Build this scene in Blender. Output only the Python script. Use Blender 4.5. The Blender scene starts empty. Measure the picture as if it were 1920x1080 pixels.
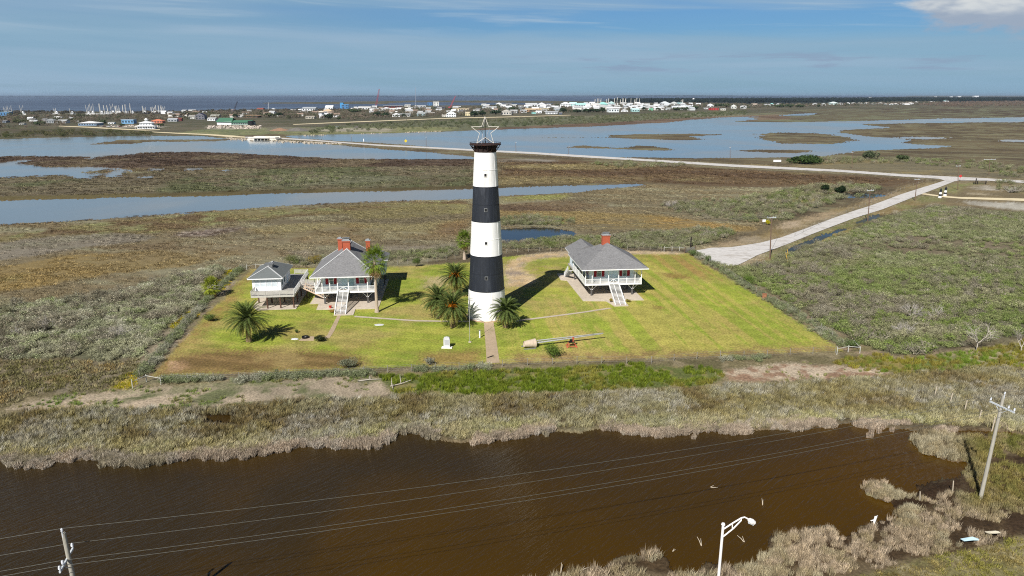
import bpy, math, random
import numpy as np
from mathutils import Vector, Matrix

# ------------------------------------------------------------------ camera, sky, sun, exposure
SC = bpy.context.scene
COL = SC.collection
F = 1331.0                      # focal length in photo pixels (photo 1920 x 1080)
CAM_H = 44.0                    # drone height above the lawn
PITCH = math.atan((540 - 178.0) / F)
CP, SP = math.cos(PITCH), math.sin(PITCH)

cam_data = bpy.data.cameras.new("drone_camera")
cam = bpy.data.objects.new("drone_camera", cam_data)
COL.objects.link(cam)
cam.location = (0, 0, CAM_H)
cam.rotation_euler = (math.radians(90) - PITCH, 0, 0)
cam_data.sensor_width = 36.0
cam_data.lens = F / 1920 * 36.0
cam_data.clip_start = 0.5
cam_data.clip_end = 120000
SC.camera = cam

SUN_EL = math.radians(40.8)
SUN_AZ = math.radians(204.2)    # clockwise from +Y
SC.view_settings.view_transform = 'Standard'
SC.view_settings.look = 'None'
SC.view_settings.gamma = 1.0
SC.view_settings.exposure = 0.3
SC.cycles.max_bounces = 6
SC.cycles.transparent_max_bounces = 6
SC.cycles.volume_bounces = 0
SC.cycles.filter_width = 1.1
SC.cycles.use_denoising = False

sun_data = bpy.data.lights.new("sun", 'SUN')
sun_data.energy = 4.8
sun_data.angle = math.radians(0.5)
sun_data.color = (1.0, 0.955, 0.89)
sun = bpy.data.objects.new("sun", sun_data)
COL.objects.link(sun)
S_DIR = Vector((math.sin(SUN_AZ) * math.cos(SUN_EL), math.cos(SUN_AZ) * math.cos(SUN_EL), math.sin(SUN_EL)))
sun.rotation_euler = S_DIR.to_track_quat('Z', 'Y').to_euler()
sun.location = S_DIR * 300


class NT:
    """small helper to write node trees"""
    def __init__(s, tree):
        s.t = tree
    def n(s, kind, **kw):
        nd = s.t.nodes.new(kind)
        for k, v in kw.items():
            if k.startswith('i_'):
                nd.inputs[k[2:].replace('_', ' ')].default_value = v
            else:
                setattr(nd, k, v)
        return nd
    def l(s, a, b):
        s.t.links.new(a, b)
    def math(s, op, a, b=None, c=None, clamp=False):
        nd = s.n('ShaderNodeMath', operation=op, use_clamp=clamp)
        for i, v in enumerate((a, b, c)):
            if v is None:
                continue
            if isinstance(v, (int, float)):
                nd.inputs[i].default_value = v
            else:
                s.l(v, nd.inputs[i])
        return nd.outputs[0]
    def mix(s, fac, a, b, blend='MIX'):
        nd = s.n('ShaderNodeMix', data_type='RGBA', blend_type=blend)
        for i, v in ((0, fac), (6, a), (7, b)):
            if isinstance(v, (int, float)):
                nd.inputs[i].default_value = v
            elif isinstance(v, tuple):
                nd.inputs[i].default_value = v if len(v) == 4 else v + (1,)
            else:
                s.l(v, nd.inputs[i])
        return nd.outputs[2]
    def smooth(s, v, lo, hi, a=0.0, b=1.0):
        nd = s.n('ShaderNodeMapRange', interpolation_type='SMOOTHSTEP')
        s.l(v, nd.inputs[0])
        for i, x in enumerate((lo, hi, a, b)):
            nd.inputs[i + 1].default_value = x
        return nd.outputs[0]
    def noise(s, vec, scale, detail=3.0, rough=0.5, dist=0.0):
        nd = s.n('ShaderNodeTexNoise')
        nd.inputs['Scale'].default_value = scale
        nd.inputs['Detail'].default_value = detail
        nd.inputs['Roughness'].default_value = rough
        nd.inputs['Distortion'].default_value = dist
        if vec is not None:
            s.l(vec, nd.inputs['Vector'])
        return nd.outputs[0]


def lin(c):
    return tuple(((v / 255) / 12.92 if v / 255 <= 0.04045 else ((v / 255 + 0.055) / 1.055) ** 2.4) for v in c[:3])


world = bpy.data.worlds.new("World")
SC.world = world
world.use_nodes = True
wt = world.node_tree
wt.nodes.clear()
W = NT(wt)
sky = W.n('ShaderNodeTexSky', sky_type='NISHITA', sun_disc=False, sun_elevation=SUN_EL, sun_rotation=SUN_AZ,
          altitude=20.0, air_density=1.0, dust_density=0.6, ozone_density=2.2)
tc = W.n('ShaderNodeTexCoord')
sep = W.n('ShaderNodeSeparateXYZ')
W.l(tc.outputs['Generated'], sep.inputs[0])
az = W.math('ARCTAN2', sep.outputs[0], sep.outputs[1])
el = W.math('ARCSINE', sep.outputs[2])
cmb = W.n('ShaderNodeCombineXYZ')
W.l(W.math('MULTIPLY', W.math('ADD', az, W.math('MULTIPLY', el, 2.0)), 3.6), cmb.inputs[0])
W.l(W.math('ADD', W.math('MULTIPLY', el, 60.0), W.math('MULTIPLY', az, 1.6)), cmb.inputs[1])
streak = W.noise(cmb.outputs[0], 1.0, 6.0, 0.55, 0.6)
cmb2 = W.n('ShaderNodeCombineXYZ')
W.l(W.math('MULTIPLY', az, 1.3), cmb2.inputs[0])
W.l(W.math('MULTIPLY', el, 26.0), cmb2.inputs[1])
broad = W.noise(cmb2.outputs[0], 1.0, 3.0, 0.5, 0.3)
SKY_GAIN = 1.0
skyc = W.mix(1.0, sky.outputs[0], W.mix(W.smooth(el, 0.13, 0.40), (0.50, 0.86, 1.30), (0.24, 0.33, 0.46)), 'MULTIPLY')
# high thin veil of cloud, open in a slanting blue band
band_pos = W.math('ADD', el, W.math('MULTIPLY', az, 0.012))
band_pos = W.math('ADD', band_pos, W.math('MULTIPLY', W.math('SUBTRACT', streak, 0.5), 0.045))
b1 = W.smooth(band_pos, 0.066, 0.086)
b2 = W.smooth(band_pos, 0.118, 0.098, 0.35, 1.0)
gap = W.math('MULTIPLY', b1, b2)
rightish = W.smooth(az, -0.50, 0.02, 0.20, 1.0)
gap = W.math('MULTIPLY', gap, rightish)
veil = W.math('SUBTRACT', 0.92, W.math('MULTIPLY', gap, 0.80), clamp=True)
veil = W.math('MULTIPLY', veil, W.smooth(streak, 0.20, 0.62, 0.72, 1.05), clamp=True)
highcut = W.smooth(el, 0.13, 0.30, 1.0, 0.0)
veil = W.math('MULTIPLY', veil, highcut)
VEIL_COL = (4.3, 6.9, 9.2)
VEIL_COL2 = (5.1, 7.4, 9.7)
veilcol = W.mix(W.smooth(broad, 0.40, 0.62), VEIL_COL, VEIL_COL2)
wisp = W.math('MULTIPLY', W.smooth(streak, 0.50, 0.72), W.smooth(el, 0.060, 0.090))
wisp = W.math('MULTIPLY', wisp, W.smooth(el, 0.30, 0.16))
c1 = W.mix(veil, skyc, veilcol)
c1 = W.mix(W.math('MULTIPLY', wisp, 0.55), c1, (7.4, 9.2, 10.8))
# small grey-lilac streak clouds low on the right
cmb3 = W.n('ShaderNodeCombineXYZ')
W.l(W.math('MULTIPLY', az, 9.0), cmb3.inputs[0])
W.l(W.math('MULTIPLY', el, 95.0), cmb3.inputs[1])
sm = W.noise(cmb3.outputs[0], 1.0, 5.0, 0.6, 0.4)
smask = W.smooth(sm, 0.48, 0.66)
smask = W.math('MULTIPLY', smask, W.math('MULTIPLY', W.smooth(el, 0.022, 0.034), W.smooth(el, 0.058, 0.046)))
smask = W.math('MULTIPLY', smask, W.smooth(az, -0.05, 0.08))
c2 = W.mix(W.math('MULTIPLY', smask, 0.55), c1, (4.2, 5.3, 7.6))
# cumulus in the upper right
cmb4 = W.n('ShaderNodeCombineXYZ')
W.l(W.math('MULTIPLY', az, 11.0), cmb4.inputs[0])
W.l(W.math('MULTIPLY', el, 24.0), cmb4.inputs[1])
cu = W.noise(cmb4.outputs[0], 1.0, 6.0, 0.58, 0.2)
edge = W.math('MULTIPLY', W.smooth(az, 0.40, 0.58), W.smooth(W.math('ADD', el, W.math('MULTIPLY', az, 0.12)), 0.106, 0.166))
dens = W.math('ADD', cu, W.math('MULTIPLY', edge, 0.50))
cmask = W.smooth(dens, 0.66, 0.84)
cmask = W.math('MULTIPLY', cmask, W.smooth(el, 0.5, 0.25))
cmask = W.math('MULTIPLY', cmask, W.smooth(az, 1.4, 0.9))
cmb5 = W.n('ShaderNodeCombineXYZ')
W.l(W.math('MULTIPLY', az, 13.0), cmb5.inputs[0])
W.l(W.math('MULTIPLY', el, 40.0), cmb5.inputs[1])
cl = W.noise(cmb5.outputs[0], 1.0, 4.0, 0.5, 0.1)
bright = W.math('MULTIPLY', W.smooth(cl, 0.34, 0.56), W.smooth(el, 0.074, 0.098))
ccol = W.mix(bright, (5.6, 6.6, 8.2), (11.6, 11.9, 11.8))
c3 = W.mix(W.math('MULTIPLY', cmask, 0.9), c2, ccol)
bg = W.n('ShaderNodeBackground')
bg.inputs['Strength'].default_value = 0.05
W.l(c3, bg.inputs['Color'])
wo = W.n('ShaderNodeOutputWorld')
W.l(bg.outputs[0], wo.inputs[0])


# ------------------------------------------------------------------ photo pixel <-> ground point
def G(px, py, z=0.0):
    u = (px - 960) / F; v = (py - 540) / F
    dy = CP - v * SP; dz = -SP - v * CP
    t = (z - CAM_H) / dz
    return (u * t, dy * t)

def V3(px, py, z=0.0):
    x, y = G(px, py, z)
    return Vector((x, y, z))

def at(px, py, D):
    """the point seen at (px, py) that lies D metres ahead"""
    v = (py - 540) / F
    dy = CP - v * SP; dz = -SP - v * CP
    t = D / dy
    return Vector(((px - 960) / F * t, D, CAM_H + dz * t))

def proj(x, y, z=0.0):
    x = np.asarray(x, float); y = np.asarray(y, float)
    d = y * CP + (CAM_H - z) * SP
    v = ((CAM_H - z) * CP - y * SP)
    ok = d > 2
    d = np.where(ok, d, 1)
    return np.where(ok, 960 + F * x / d, -1e6), np.where(ok, 540 + F * v / d, -1e6)

def inside(px, py, poly):
    r = np.zeros(px.shape, bool)
    n = len(poly)
    for i in range(n):
        x0, y0 = poly[i]; x1, y1 = poly[(i + 1) % n]
        if y0 == y1:
            continue
        c = ((y0 > py) != (y1 > py)) & (px < (x1 - x0) * (py - y0) / (y1 - y0) + x0)
        r ^= c
    return r

def _hash(ix, iy, seed):
    h = (ix * 374761393 + iy * 668265263 + seed * 974634777) & 0xFFFFFFFF
    h = ((h ^ (h >> 13)) * 1274126177) & 0xFFFFFFFF
    h = (h ^ (h >> 16)) & 0xFFFFFFFF
    return h / 4294967295.0

def vnoise(x, y, seed=0):
    x = np.asarray(x, float); y = np.asarray(y, float)
    ix = np.floor(x).astype(np.int64); iy = np.floor(y).astype(np.int64)
    fx = x - ix; fy = y - iy
    fx = fx * fx * (3 - 2 * fx); fy = fy * fy * (3 - 2 * fy)
    a = _hash(ix, iy, seed); b = _hash(ix + 1, iy, seed)
    c = _hash(ix, iy + 1, seed); d = _hash(ix + 1, iy + 1, seed)
    return (a + (b - a) * fx) * (1 - fy) + (c + (d - c) * fx) * fy

def fbm(x, y, scale, seed=0, oct=4, gain=0.55):
    s = 0; a = 1; t = 0
    x = np.asarray(x, float) / scale; y = np.asarray(y, float) / scale
    for k in range(oct):
        s = s + a * vnoise(x + 17.3 * k, y - 9.1 * k, seed + k * 31)
        t += a; a *= gain
        x = x * 2.03; y = y * 2.03
    return s / t

def sstep(v, lo, hi):
    t = np.clip((v - lo) / (hi - lo), 0, 1)
    return t * t * (3 - 2 * t)

# ------------------------------------------------------------------ object helpers
def tag(o, label=None, cat=None, group=None, kind=None):
    if label: o['label'] = label
    if cat: o['category'] = cat
    if group: o['group'] = group
    if kind: o['kind'] = kind
    return o

def empty(name, loc, rz=0.0, label=None, cat=None, group=None):
    o = bpy.data.objects.new(name, None)
    o.empty_display_size = 0.3
    o.location = loc
    o.rotation_euler = (0, 0, rz)
    COL.objects.link(o)
    return tag(o, label, cat, group)

def copy_tree(o, parent=None):
    c = o.copy()
    COL.objects.link(c)
    if parent is not None:
        c.parent = parent
    for ch in list(o.children):
        copy_tree(ch, c)
    return c

class MB:
    """collects faces; build() links them as ONE mesh object"""
    def __init__(s):
        s.v = []; s.f = []; s.m = []
    def face(s, pts, m=0):
        i = len(s.v)
        s.v.extend([tuple(p) for p in pts])
        s.f.append(tuple(range(i, i + len(pts)))); s.m.append(m)
    def box(s, x0, x1, y0, y1, z0, z1, m=0):
        i = len(s.v)
        s.v += [(x0, y0, z0), (x1, y0, z0), (x1, y1, z0), (x0, y1, z0), (x0, y0, z1), (x1, y0, z1), (x1, y1, z1), (x0, y1, z1)]
        for q in ((0, 3, 2, 1), (4, 5, 6, 7), (0, 1, 5, 4), (1, 2, 6, 5), (2, 3, 7, 6), (3, 0, 4, 7)):
            s.f.append(tuple(i + k for k in q)); s.m.append(m)
    def beam(s, a, b, w, h, m=0):
        a = Vector(a); b = Vector(b); d = (b - a).normalized()
        up = Vector((0, 0, 1)) if abs(d.z) < 0.95 else Vector((0, 1, 0))
        r = d.cross(up).normalized(); u = r.cross(d)
        i = len(s.v)
        for p in (a, b):
            for sx, sy in ((-1, -1), (1, -1), (1, 1), (-1, 1)):
                s.v.append(tuple(p + r * (sx * w / 2) + u * (sy * h / 2)))
        for q in ((3, 2, 1, 0), (4, 5, 6, 7), (0, 1, 5, 4), (1, 2, 6, 5), (2, 3, 7, 6), (3, 0, 4, 7)):
            s.f.append(tuple(i + k for k in q)); s.m.append(m)
    def tube(s, pts, rad, n=8, m=0, cap=True):
        pts = [Vector(p) for p in pts]
        if isinstance(rad, (int, float)):
            rad = [rad] * len(pts)
        i0 = len(s.v)
        for k, p in enumerate(pts):
            d = (pts[min(k + 1, len(pts) - 1)] - pts[max(k - 1, 0)]).normalized()
            up = Vector((0, 0, 1)) if abs(d.z) < 0.9 else Vector((1, 0, 0))
            r = d.cross(up).normalized(); u = r.cross(d)
            for j in range(n):
                a = 2 * math.pi * j / n
                s.v.append(tuple(p + (r * math.cos(a) + u * math.sin(a)) * rad[k]))
        for k in range(len(pts) - 1):
            for j in range(n):
                a = i0 + k * n + j; b = i0 + k * n + (j + 1) % n
                s.f.append((a, b, b + n, a + n)); s.m.append(m)
        if cap:
            s.f.append(tuple(i0 + j for j in range(n))[::-1]); s.m.append(m)
            s.f.append(tuple(i0 + (len(pts) - 1) * n + j for j in range(n))); s.m.append(m)
    def lathe(s, prof, n=24, c=(0, 0), m=0, cap=True):
        i0 = len(s.v)
        for r, z in prof:
            for j in range(n):
                a = 2 * math.pi * j / n
                s.v.append((c[0] + r * math.cos(a), c[1] + r * math.sin(a), z))
        for k in range(len(prof) - 1):
            mm = m[k] if isinstance(m, (list, tuple)) else m
            for j in range(n):
                a = i0 + k * n + j; b = i0 + k * n + (j + 1) % n
                s.f.append((a, b, b + n, a + n)); s.m.append(mm)
        if cap:
            mm = m[-1] if isinstance(m, (list, tuple)) else m
            s.f.append(tuple(i0 + (len(prof) - 1) * n + j for j in range(n))); s.m.append(mm)
    def prism(s, poly, z0, z1, m=0):
        n = len(poly); i = len(s.v)
        s.v += [(p[0], p[1], z0) for p in poly] + [(p[0], p[1], z1) for p in poly]
        s.f.append(tuple(i + k for k in range(n))[::-1]); s.m.append(m)
        s.f.append(tuple(i + n + k for k in range(n))); s.m.append(m)
        for k in range(n):
            s.f.append((i + k, i + (k + 1) % n, i + n + (k + 1) % n, i + n + k)); s.m.append(m)
    def mesh(s, name, mats, smooth=False):
        me = bpy.data.meshes.new(name)
        me.from_pydata(s.v, [], s.f)
        for mt in (mats if isinstance(mats, (list, tuple)) else [mats]):
            me.materials.append(mt)
        me.polygons.foreach_set('material_index', np.array(s.m, np.int32))
        if smooth:
            me.polygons.foreach_set('use_smooth', np.ones(len(s.f), bool))
        me.update()
        return me
    def build(s, name, mats, parent=None, smooth=False, loc=None, rz=None):
        o = bpy.data.objects.new(name, s.mesh(name, mats, smooth))
        COL.objects.link(o)
        if parent is not None:
            o.parent = parent
        if loc is not None:
            o.location = loc
        if rz is not None:
            o.rotation_euler = (0, 0, rz)
        return o

MATS = {}
def mat(name, rgb, rough=0.8, var=0.12, scale=3.0, bump=0.0, bscale=20.0, metal=0.0, stretch=None, dirt=None, dscale=0.7, spec=0.4, darkrgb=None):
    """painted / wooden / metal surface: base colour with small noise, optional stains"""
    if name in MATS:
        return MATS[name]
    m = bpy.data.materials.new(name); m.use_nodes = True
    t = m.node_tree; t.nodes.clear(); N = NT(t)
    tcn = N.n('ShaderNodeTexCoord'); vec = tcn.outputs['Object']
    if stretch:
        mp = N.n('ShaderNodeMapping'); mp.inputs['Scale'].default_value = stretch
        N.l(vec, mp.inputs[0]); vec = mp.outputs[0]
    c = lin(rgb)
    n1 = N.noise(vec, scale, 4, 0.6)
    col = N.mix(N.smooth(n1, 0.3, 0.7), tuple(v * (1 - var) for v in c), tuple(min(v * (1 + var), 0.95) for v in c))
    if dirt:
        n2 = N.noise(vec, dscale, 6, 0.65, 0.5)
        col = N.mix(N.smooth(n2, 0.50, 0.72, 0, 0.75), col, lin(dirt))
    p = N.n('ShaderNodeBsdfPrincipled')
    N.l(col, p.inputs['Base Color'])
    p.inputs['Roughness'].default_value = rough
    p.inputs['Metallic'].default_value = metal
    p.inputs['Specular IOR Level'].default_value = spec
    if bump:
        bp = N.n('ShaderNodeBump'); bp.inputs['Strength'].default_value = bump; bp.inputs['Distance'].default_value = 0.05
        N.l(N.noise(vec, bscale, 3), bp.inputs['Height']); N.l(bp.outputs[0], p.inputs['Normal'])
    o = N.n('ShaderNodeOutputMaterial'); N.l(p.outputs[0], o.inputs[0])
    MATS[name] = m
    return m

def leaf_mat(name, rgb=None, var=0.35, trans=0.25, hue=None):
    """foliage: colour per plant (rgb None: read from the scattered plant) with leaf to leaf variation"""
    if name in MATS:
        return MATS[name]
    m = bpy.data.materials.new(name); m.use_nodes = True
    t = m.node_tree; t.nodes.clear(); N = NT(t)
    if rgb is None:
        a = N.n('ShaderNodeAttribute', attribute_type='INSTANCER', attribute_name='tint'); base = a.outputs['Color']
    else:
        r = N.n('ShaderNodeRGB'); r.outputs[0].default_value = lin(rgb) + (1,); base = r.outputs[0]
    g = N.n('ShaderNodeNewGeometry')
    rp = g.outputs['Random Per Island']
    k = N.smooth(rp, 0.0, 1.0, 1 - var, 1 + var)
    col = N.mix(1.0, base, (1, 1, 1), 'MULTIPLY')
    vm = N.n('ShaderNodeVectorMath', operation='SCALE'); N.l(col, vm.inputs[0]); N.l(k, vm.inputs[3])
    d = N.n('ShaderNodeBsdfDiffuse'); N.l(vm.outputs[0], d.inputs[0])
    tr = N.n('ShaderNodeBsdfTranslucent'); N.l(vm.outputs[0], tr.inputs[0])
    ms = N.n('ShaderNodeMixShader'); ms.inputs[0].default_value = trans
    N.l(d.outputs[0], ms.inputs[1]); N.l(tr.outputs[0], ms.inputs[2])
    o = N.n('ShaderNodeOutputMaterial'); N.l(ms.outputs[0], o.inputs[0])
    MATS[name] = m
    return m

# ------------------------------------------------------------------ outlines traced on the photo, used as ground plan
W_CREEK = [(-600, 383), (0, 376), (213, 370), (400, 366.7), (567, 361.7), (640, 360), (885, 355), (1000, 350), (1110, 347), (1210, 344.5),
           (1208, 346.5), (1150, 351), (1080, 360), (940, 367), (880, 372.5), (640, 378), (567, 382), (433, 392), (300, 401.5), (100, 416), (0, 420), (-600, 452)]
W_BAYL = [(-600, 268), (0, 260.5), (100, 257.5), (275, 254.5), (375, 255), (425, 260), (475, 262.5), (555, 266), (635, 272.5), (710, 279), (810, 286), (885, 294.5),
          (885, 297.5), (800, 298), (640, 297), (500, 290), (367, 284.5), (267, 284.5), (233, 290), (187, 293), (175, 297), (165, 300), (160, 298), (172, 294), (67, 292.5), (0, 291.7), (-600, 300)]
W_BAYR = [(542, 254.5), (635, 251.5), (735, 249.5), (835, 246.5), (882, 244.5), (935, 243), (1000, 241), (1137, 236), (1250, 229.5), (1312, 223.5), (1340, 220.5), (1412, 218.6), (1417, 223.4),
          (1364, 228), (1460, 229.2), (1623, 226.8), (1767, 222.5), (1920, 219.8), (2600, 214), (2600, 224), (1920, 228), (1719, 230), (1618, 232), (1630, 235), (1661, 239), (1575, 243.5), (1565, 248),
          (1623, 256), (1704, 260), (1685, 267), (1720, 270), (1790, 273), (1747, 277), (1618, 282), (1560, 288), (1541, 292.2), (1398, 296), (1240, 295.5), (1144, 293.5), (1000, 286.5),
          (935, 282.5), (880, 279.5), (760, 271), (640, 263.5), (545, 258.5)]
ISLANDS = [[(1140, 257.5), (1144, 253.5), (1192, 251), (1290, 250), (1369, 250.5), (1300, 255), (1335, 261.5), (1268, 262.5), (1163, 258.5)],
           [(1043, 275.5), (1086, 272), (1158, 276), (1206, 272), (1247, 275.5), (1263, 280.5), (1192, 281.5), (1134, 278)],
           [(1402, 251), (1460, 247), (1527, 249), (1580, 254), (1608, 262), (1565, 269.5), (1460, 269.5), (1448, 263)],
           [(1374, 281), (1430, 279.5), (1560, 282.5), (1508, 288.5), (1440, 287)],
           [(430, 260), (200, 262), (152, 271), (260, 268), (300, 264.5), (390, 265)],
           [(1000, 258), (1144, 256.5), (1144, 257.5), (1000, 259)]]
W_MARSH = [[(-200, 312), (0, 305), (43, 299), (60, 300), (30, 306), (83, 313), (197, 313), (240, 318), (217, 332.5), (193, 332.5), (200, 327), (160, 335.5), (133, 335), (139, 331), (117, 328), (0, 331.5), (-200, 335)],
           [(278, 316), (300, 315), (303, 319), (284, 320)], [(350, 316), (378, 314), (381, 318), (348, 320)], [(418, 317), (431, 317), (430, 320), (419, 320)],
           [(250, 331), (276, 330), (274, 334), (252, 333)]]
M_ISL = [[(160, 321), (190, 318), (222, 318.5), (200, 324), (170, 326.5)], [(166, 330), (190, 329), (194, 333), (170, 334)]]
W_POND = [(941, 428.5), (961, 426.5), (1013, 425.5), (1052, 428.5), (1080, 432), (1088, 437), (1076, 441), (1055, 444), (1030, 444), (990, 449), (954, 452), (925, 452), (915, 440), (925, 431)]
W_DITCH = [[(1471, 472), (1480, 464), (1506, 454), (1538, 440), (1557, 435.5), (1560, 440), (1521, 455), (1484, 470)], [(1563, 434), (1584, 426), (1588, 428), (1566, 437)],
           [(1601, 419), (1625, 409), (1656, 399), (1652, 404), (1622, 415)]]
W_MARSH += [[(1878, 265), (1890, 261.5), (1960, 262), (1960, 266)], [(1690, 258.5), (1720, 256.5), (1790, 258), (1740, 261)], [(1470, 216.6), (1490, 213.5), (1535, 212), (1522, 216)]]
W_DARK = [(1530, 365), (1570, 362), (1640, 363), (1658, 366.5), (1600, 370), (1540, 369)]
W_FRONT = [(-700, 862), (-200, 862), (0, 859), (20, 857), (42, 864), (75, 869), (107, 860), (130, 864), (175, 855), (197, 862), (225, 866), (272, 870), (287, 860), (325, 862), (362, 855), (400, 856), (462, 852),
           (492, 845), (525, 840), (560, 835), (580, 825), (592, 830), (650, 837), (697, 835), (725, 827), (732, 815), (765, 809), (810, 817), (865, 830), (895, 825), (940, 820), (977, 820), (990, 810), (1020, 810),
           (1050, 805), (1060, 807), (1090, 811), (1105, 805), (1145, 802), (1195, 810), (1265, 811), (1307, 807), (1337, 804), (1370, 809), (1400, 806), (1440, 802), (1490, 802), (1527, 796), (1565, 796), (1600, 791),
           (1630, 795), (1665, 799), (1705, 801), (1730, 805), (1762, 805), (1802, 806), (1845, 805), (1890, 805), (1915, 814), (1865, 812), (1810, 811), (1765, 810), (1732, 811), (1705, 817), (1715, 832), (1727, 847),
           (1752, 851), (1790, 864), (1810, 862), (1822, 875), (1807, 885), (1797, 897), (1772, 892), (1750, 900), (1735, 907), (1717, 907), (1722, 912), (1727, 920), (1705, 932), (1687, 925), (1652, 905), (1630, 901),
           (1621, 915), (1625, 926), (1655, 935), (1682, 942), (1690, 960), (1692, 972), (1660, 972), (1637, 980), (1610, 982), (1617, 992), (1590, 1000), (1572, 1007), (1572, 982), (1560, 980), (1512, 982), (1502, 995),
           (1455, 995), (1440, 1000), (1440, 1027), (1410, 1055), (1360, 1060), (1322, 1050), (1310, 1072), (1260, 1072), (1255, 1042), (1235, 1035), (1210, 1037), (1160, 1042), (1135, 1060), (1085, 1072), (1010, 1078),
           (960, 1084), (850, 1100), (500, 1118), (0, 1128), (-700, 1140)]
W_INLET = [(340, 775), (392, 773), (440, 773), (450, 777), (432, 790), (405, 787), (385, 780)]
W_SEA = [(-2000, 205), (0, 208), (130, 208), (250, 209), (420, 206), (500, 204), (640, 203.5), (700, 199), (760, 197.5), (900, 197), (1000, 196), (1040, 193), (1120, 190), (1160, 187), (1400, 186), (1560, 184.5), (1700, 181.2), (1700, 175), (-2000, 175)]
SEA_ISL = [[(474, 193.6), (500, 192), (620, 190.4), (760, 188.6), (900, 188), (1040, 189), (1120, 190), (1040, 193), (900, 192), (760, 191.5), (720, 194.5), (640, 194.8), (560, 194)]]

LAWN = [(466, 504), (560, 503), (640, 502), (720, 500), (800, 497), (870, 492), (960, 480), (1130, 471), (1217, 472), (1288, 474), (1340, 505), (1420, 553), (1500, 604), (1578, 658), (1440, 663), (1300, 668), (1100, 676), (915, 683),
        (700, 690), (500, 698), (282, 707), (340, 643), (395, 583), (470, 506)]
ROAD_MAIN = [(460, 256.5), (500, 257), (545, 259.5), (590, 262.3), (635, 266), (710, 271.2), (810, 276), (885, 280), (1000, 285.5), (1080, 290.6), (1200, 298), (1380, 309), (1577, 318.7), (1689, 326.6), (1760, 330.3), (1840, 334), (1920, 339), (2100, 349), (2600, 376),
             (2600, 382), (2100, 354), (1920, 343.3), (1850, 339), (1800, 338.5), (1791, 340), (1772, 339), (1760, 335.4), (1689, 331.2), (1577, 322.8), (1380, 313.4), (1200, 301.5), (1080, 294.4), (1000, 289), (885, 283), (810, 278.8), (710, 273.7), (635, 268), (590, 264.5), (545, 261.7), (500, 259.5), (460, 258.5)]
ROAD_BRANCH = [(1772, 338.6), (1791, 339.6), (1755, 354), (1723, 366), (1654, 393), (1600, 410), (1560, 425), (1521, 440), (1474, 459), (1420, 479), (1399, 490), (1382, 498), (1362, 499), (1345, 495), (1315, 483), (1306, 474), (1306, 470), (1334, 465), (1371, 464), (1424, 456), (1465, 445.6), (1521, 425), (1560, 410), (1600, 396), (1635, 385), (1691, 364), (1729, 352)]
ROAD_SAND = [(1723, 364), (1730, 362), (1766, 367.5), (1800, 369.7), (1920, 372.5), (2300, 380), (2300, 389), (1920, 377.2), (1804, 373), (1772, 370.5)]
TOWN_ROADS = [[(110, 236), (170, 238), (230, 241.5), (275, 243.5), (300, 242.5), (300, 243.8), (272, 245), (225, 243), (165, 239.5), (110, 237)],
              [(285, 247), (340, 249.5), (390, 251.5), (440, 254.5), (460, 256.5), (460, 258.5), (430, 257), (380, 253), (335, 251), (283, 248)],
              [(550, 233), (620, 229.8), (720, 226), (800, 222.8), (880, 220.2), (940, 219), (1000, 217.6), (1070, 215.5), (1070, 216.3), (1000, 218.6), (940, 220.2), (880, 221.4), (800, 224), (720, 227.3), (620, 231.2), (550, 234)]]
SCRUB_L = [(-500, 600), (0, 575), (60, 568), (150, 560), (230, 545), (300, 525), (370, 507), (425, 500), (432, 507), (380, 552), (345, 590), (318, 612), (290, 648), (268, 668), (200, 680), (100, 672), (0, 672), (-500, 690)]
SCRUB_R = [(1316, 489), (1345, 500), (1385, 503), (1440, 492), (1500, 468), (1580, 440), (1640, 418), (1700, 398), (1760, 388), (1860, 398), (1920, 402), (2400, 430), (2400, 640), (1920, 628), (1860, 636), (1790, 652), (1700, 664), (1650, 660), (1600, 640), (1560, 615), (1500, 575), (1430, 540), (1380, 515)]
SCRUB_MID = [[(1240, 385), (1300, 380), (1400, 372), (1480, 356), (1540, 350), (1600, 347), (1650, 352), (1640, 362), (1580, 378), (1520, 395), (1480, 412), (1430, 418), (1330, 412), (1270, 398)],
             [(1090, 446), (1180, 440), (1290, 432), (1370, 432), (1372, 445), (1330, 458), (1290, 466), (1180, 467), (1080, 466), (940, 468), (930, 455), (960, 456), (1035, 447)],
             [(940, 408), (1000, 406), (1060, 412), (1090, 422), (1040, 424), (1000, 421), (940, 424)],
             [(720, 478), (800, 470), (870, 462), (870, 480), (800, 488), (720, 492), (640, 494), (560, 497), (540, 488), (620, 484)],
             [(1480, 300), (1560, 297), (1700, 298), (1850, 303), (1920, 315), (1920, 335), (1880, 330), (1830, 318), (1700, 306), (1600, 308), (1500, 308)],
             [(420, 345), (520, 333), (640, 328), (640, 338), (560, 346), (470, 350)],
             [(1105, 307), (1190, 304), (1280, 309), (1270, 314), (1150, 315)],
             [(1858, 350), (1870, 342), (1920, 340), (2000, 344), (2000, 360), (1900, 362)]]
GREEN_STRIP = [(705, 708), (770, 702), (880, 697), (960, 694), (1100, 686), (1240, 684), (1330, 690), (1370, 705), (1330, 722), (1260, 726), (1130, 733), (960, 738), (860, 742), (790, 745), (730, 735)]
REED_BAND = [(-400, 792), (0, 778), (100, 768), (200, 768), (330, 766), (420, 762), (520, 752), (640, 748), (760, 742), (900, 741), (1060, 740), (1180, 738), (1300, 728), (1420, 722), (1560, 712), (1680, 706), (1760, 694), (1850, 690), (2300, 690),
             (2300, 800), (1915, 806), (1845, 800), (1705, 795), (1600, 787), (1440, 797), (1265, 806), (1145, 797), (1020, 804), (940, 815), (865, 824), (765, 803), (725, 820), (650, 832), (560, 830), (462, 846), (300, 856), (175, 850), (75, 862), (0, 854), (-400, 860)]
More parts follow.
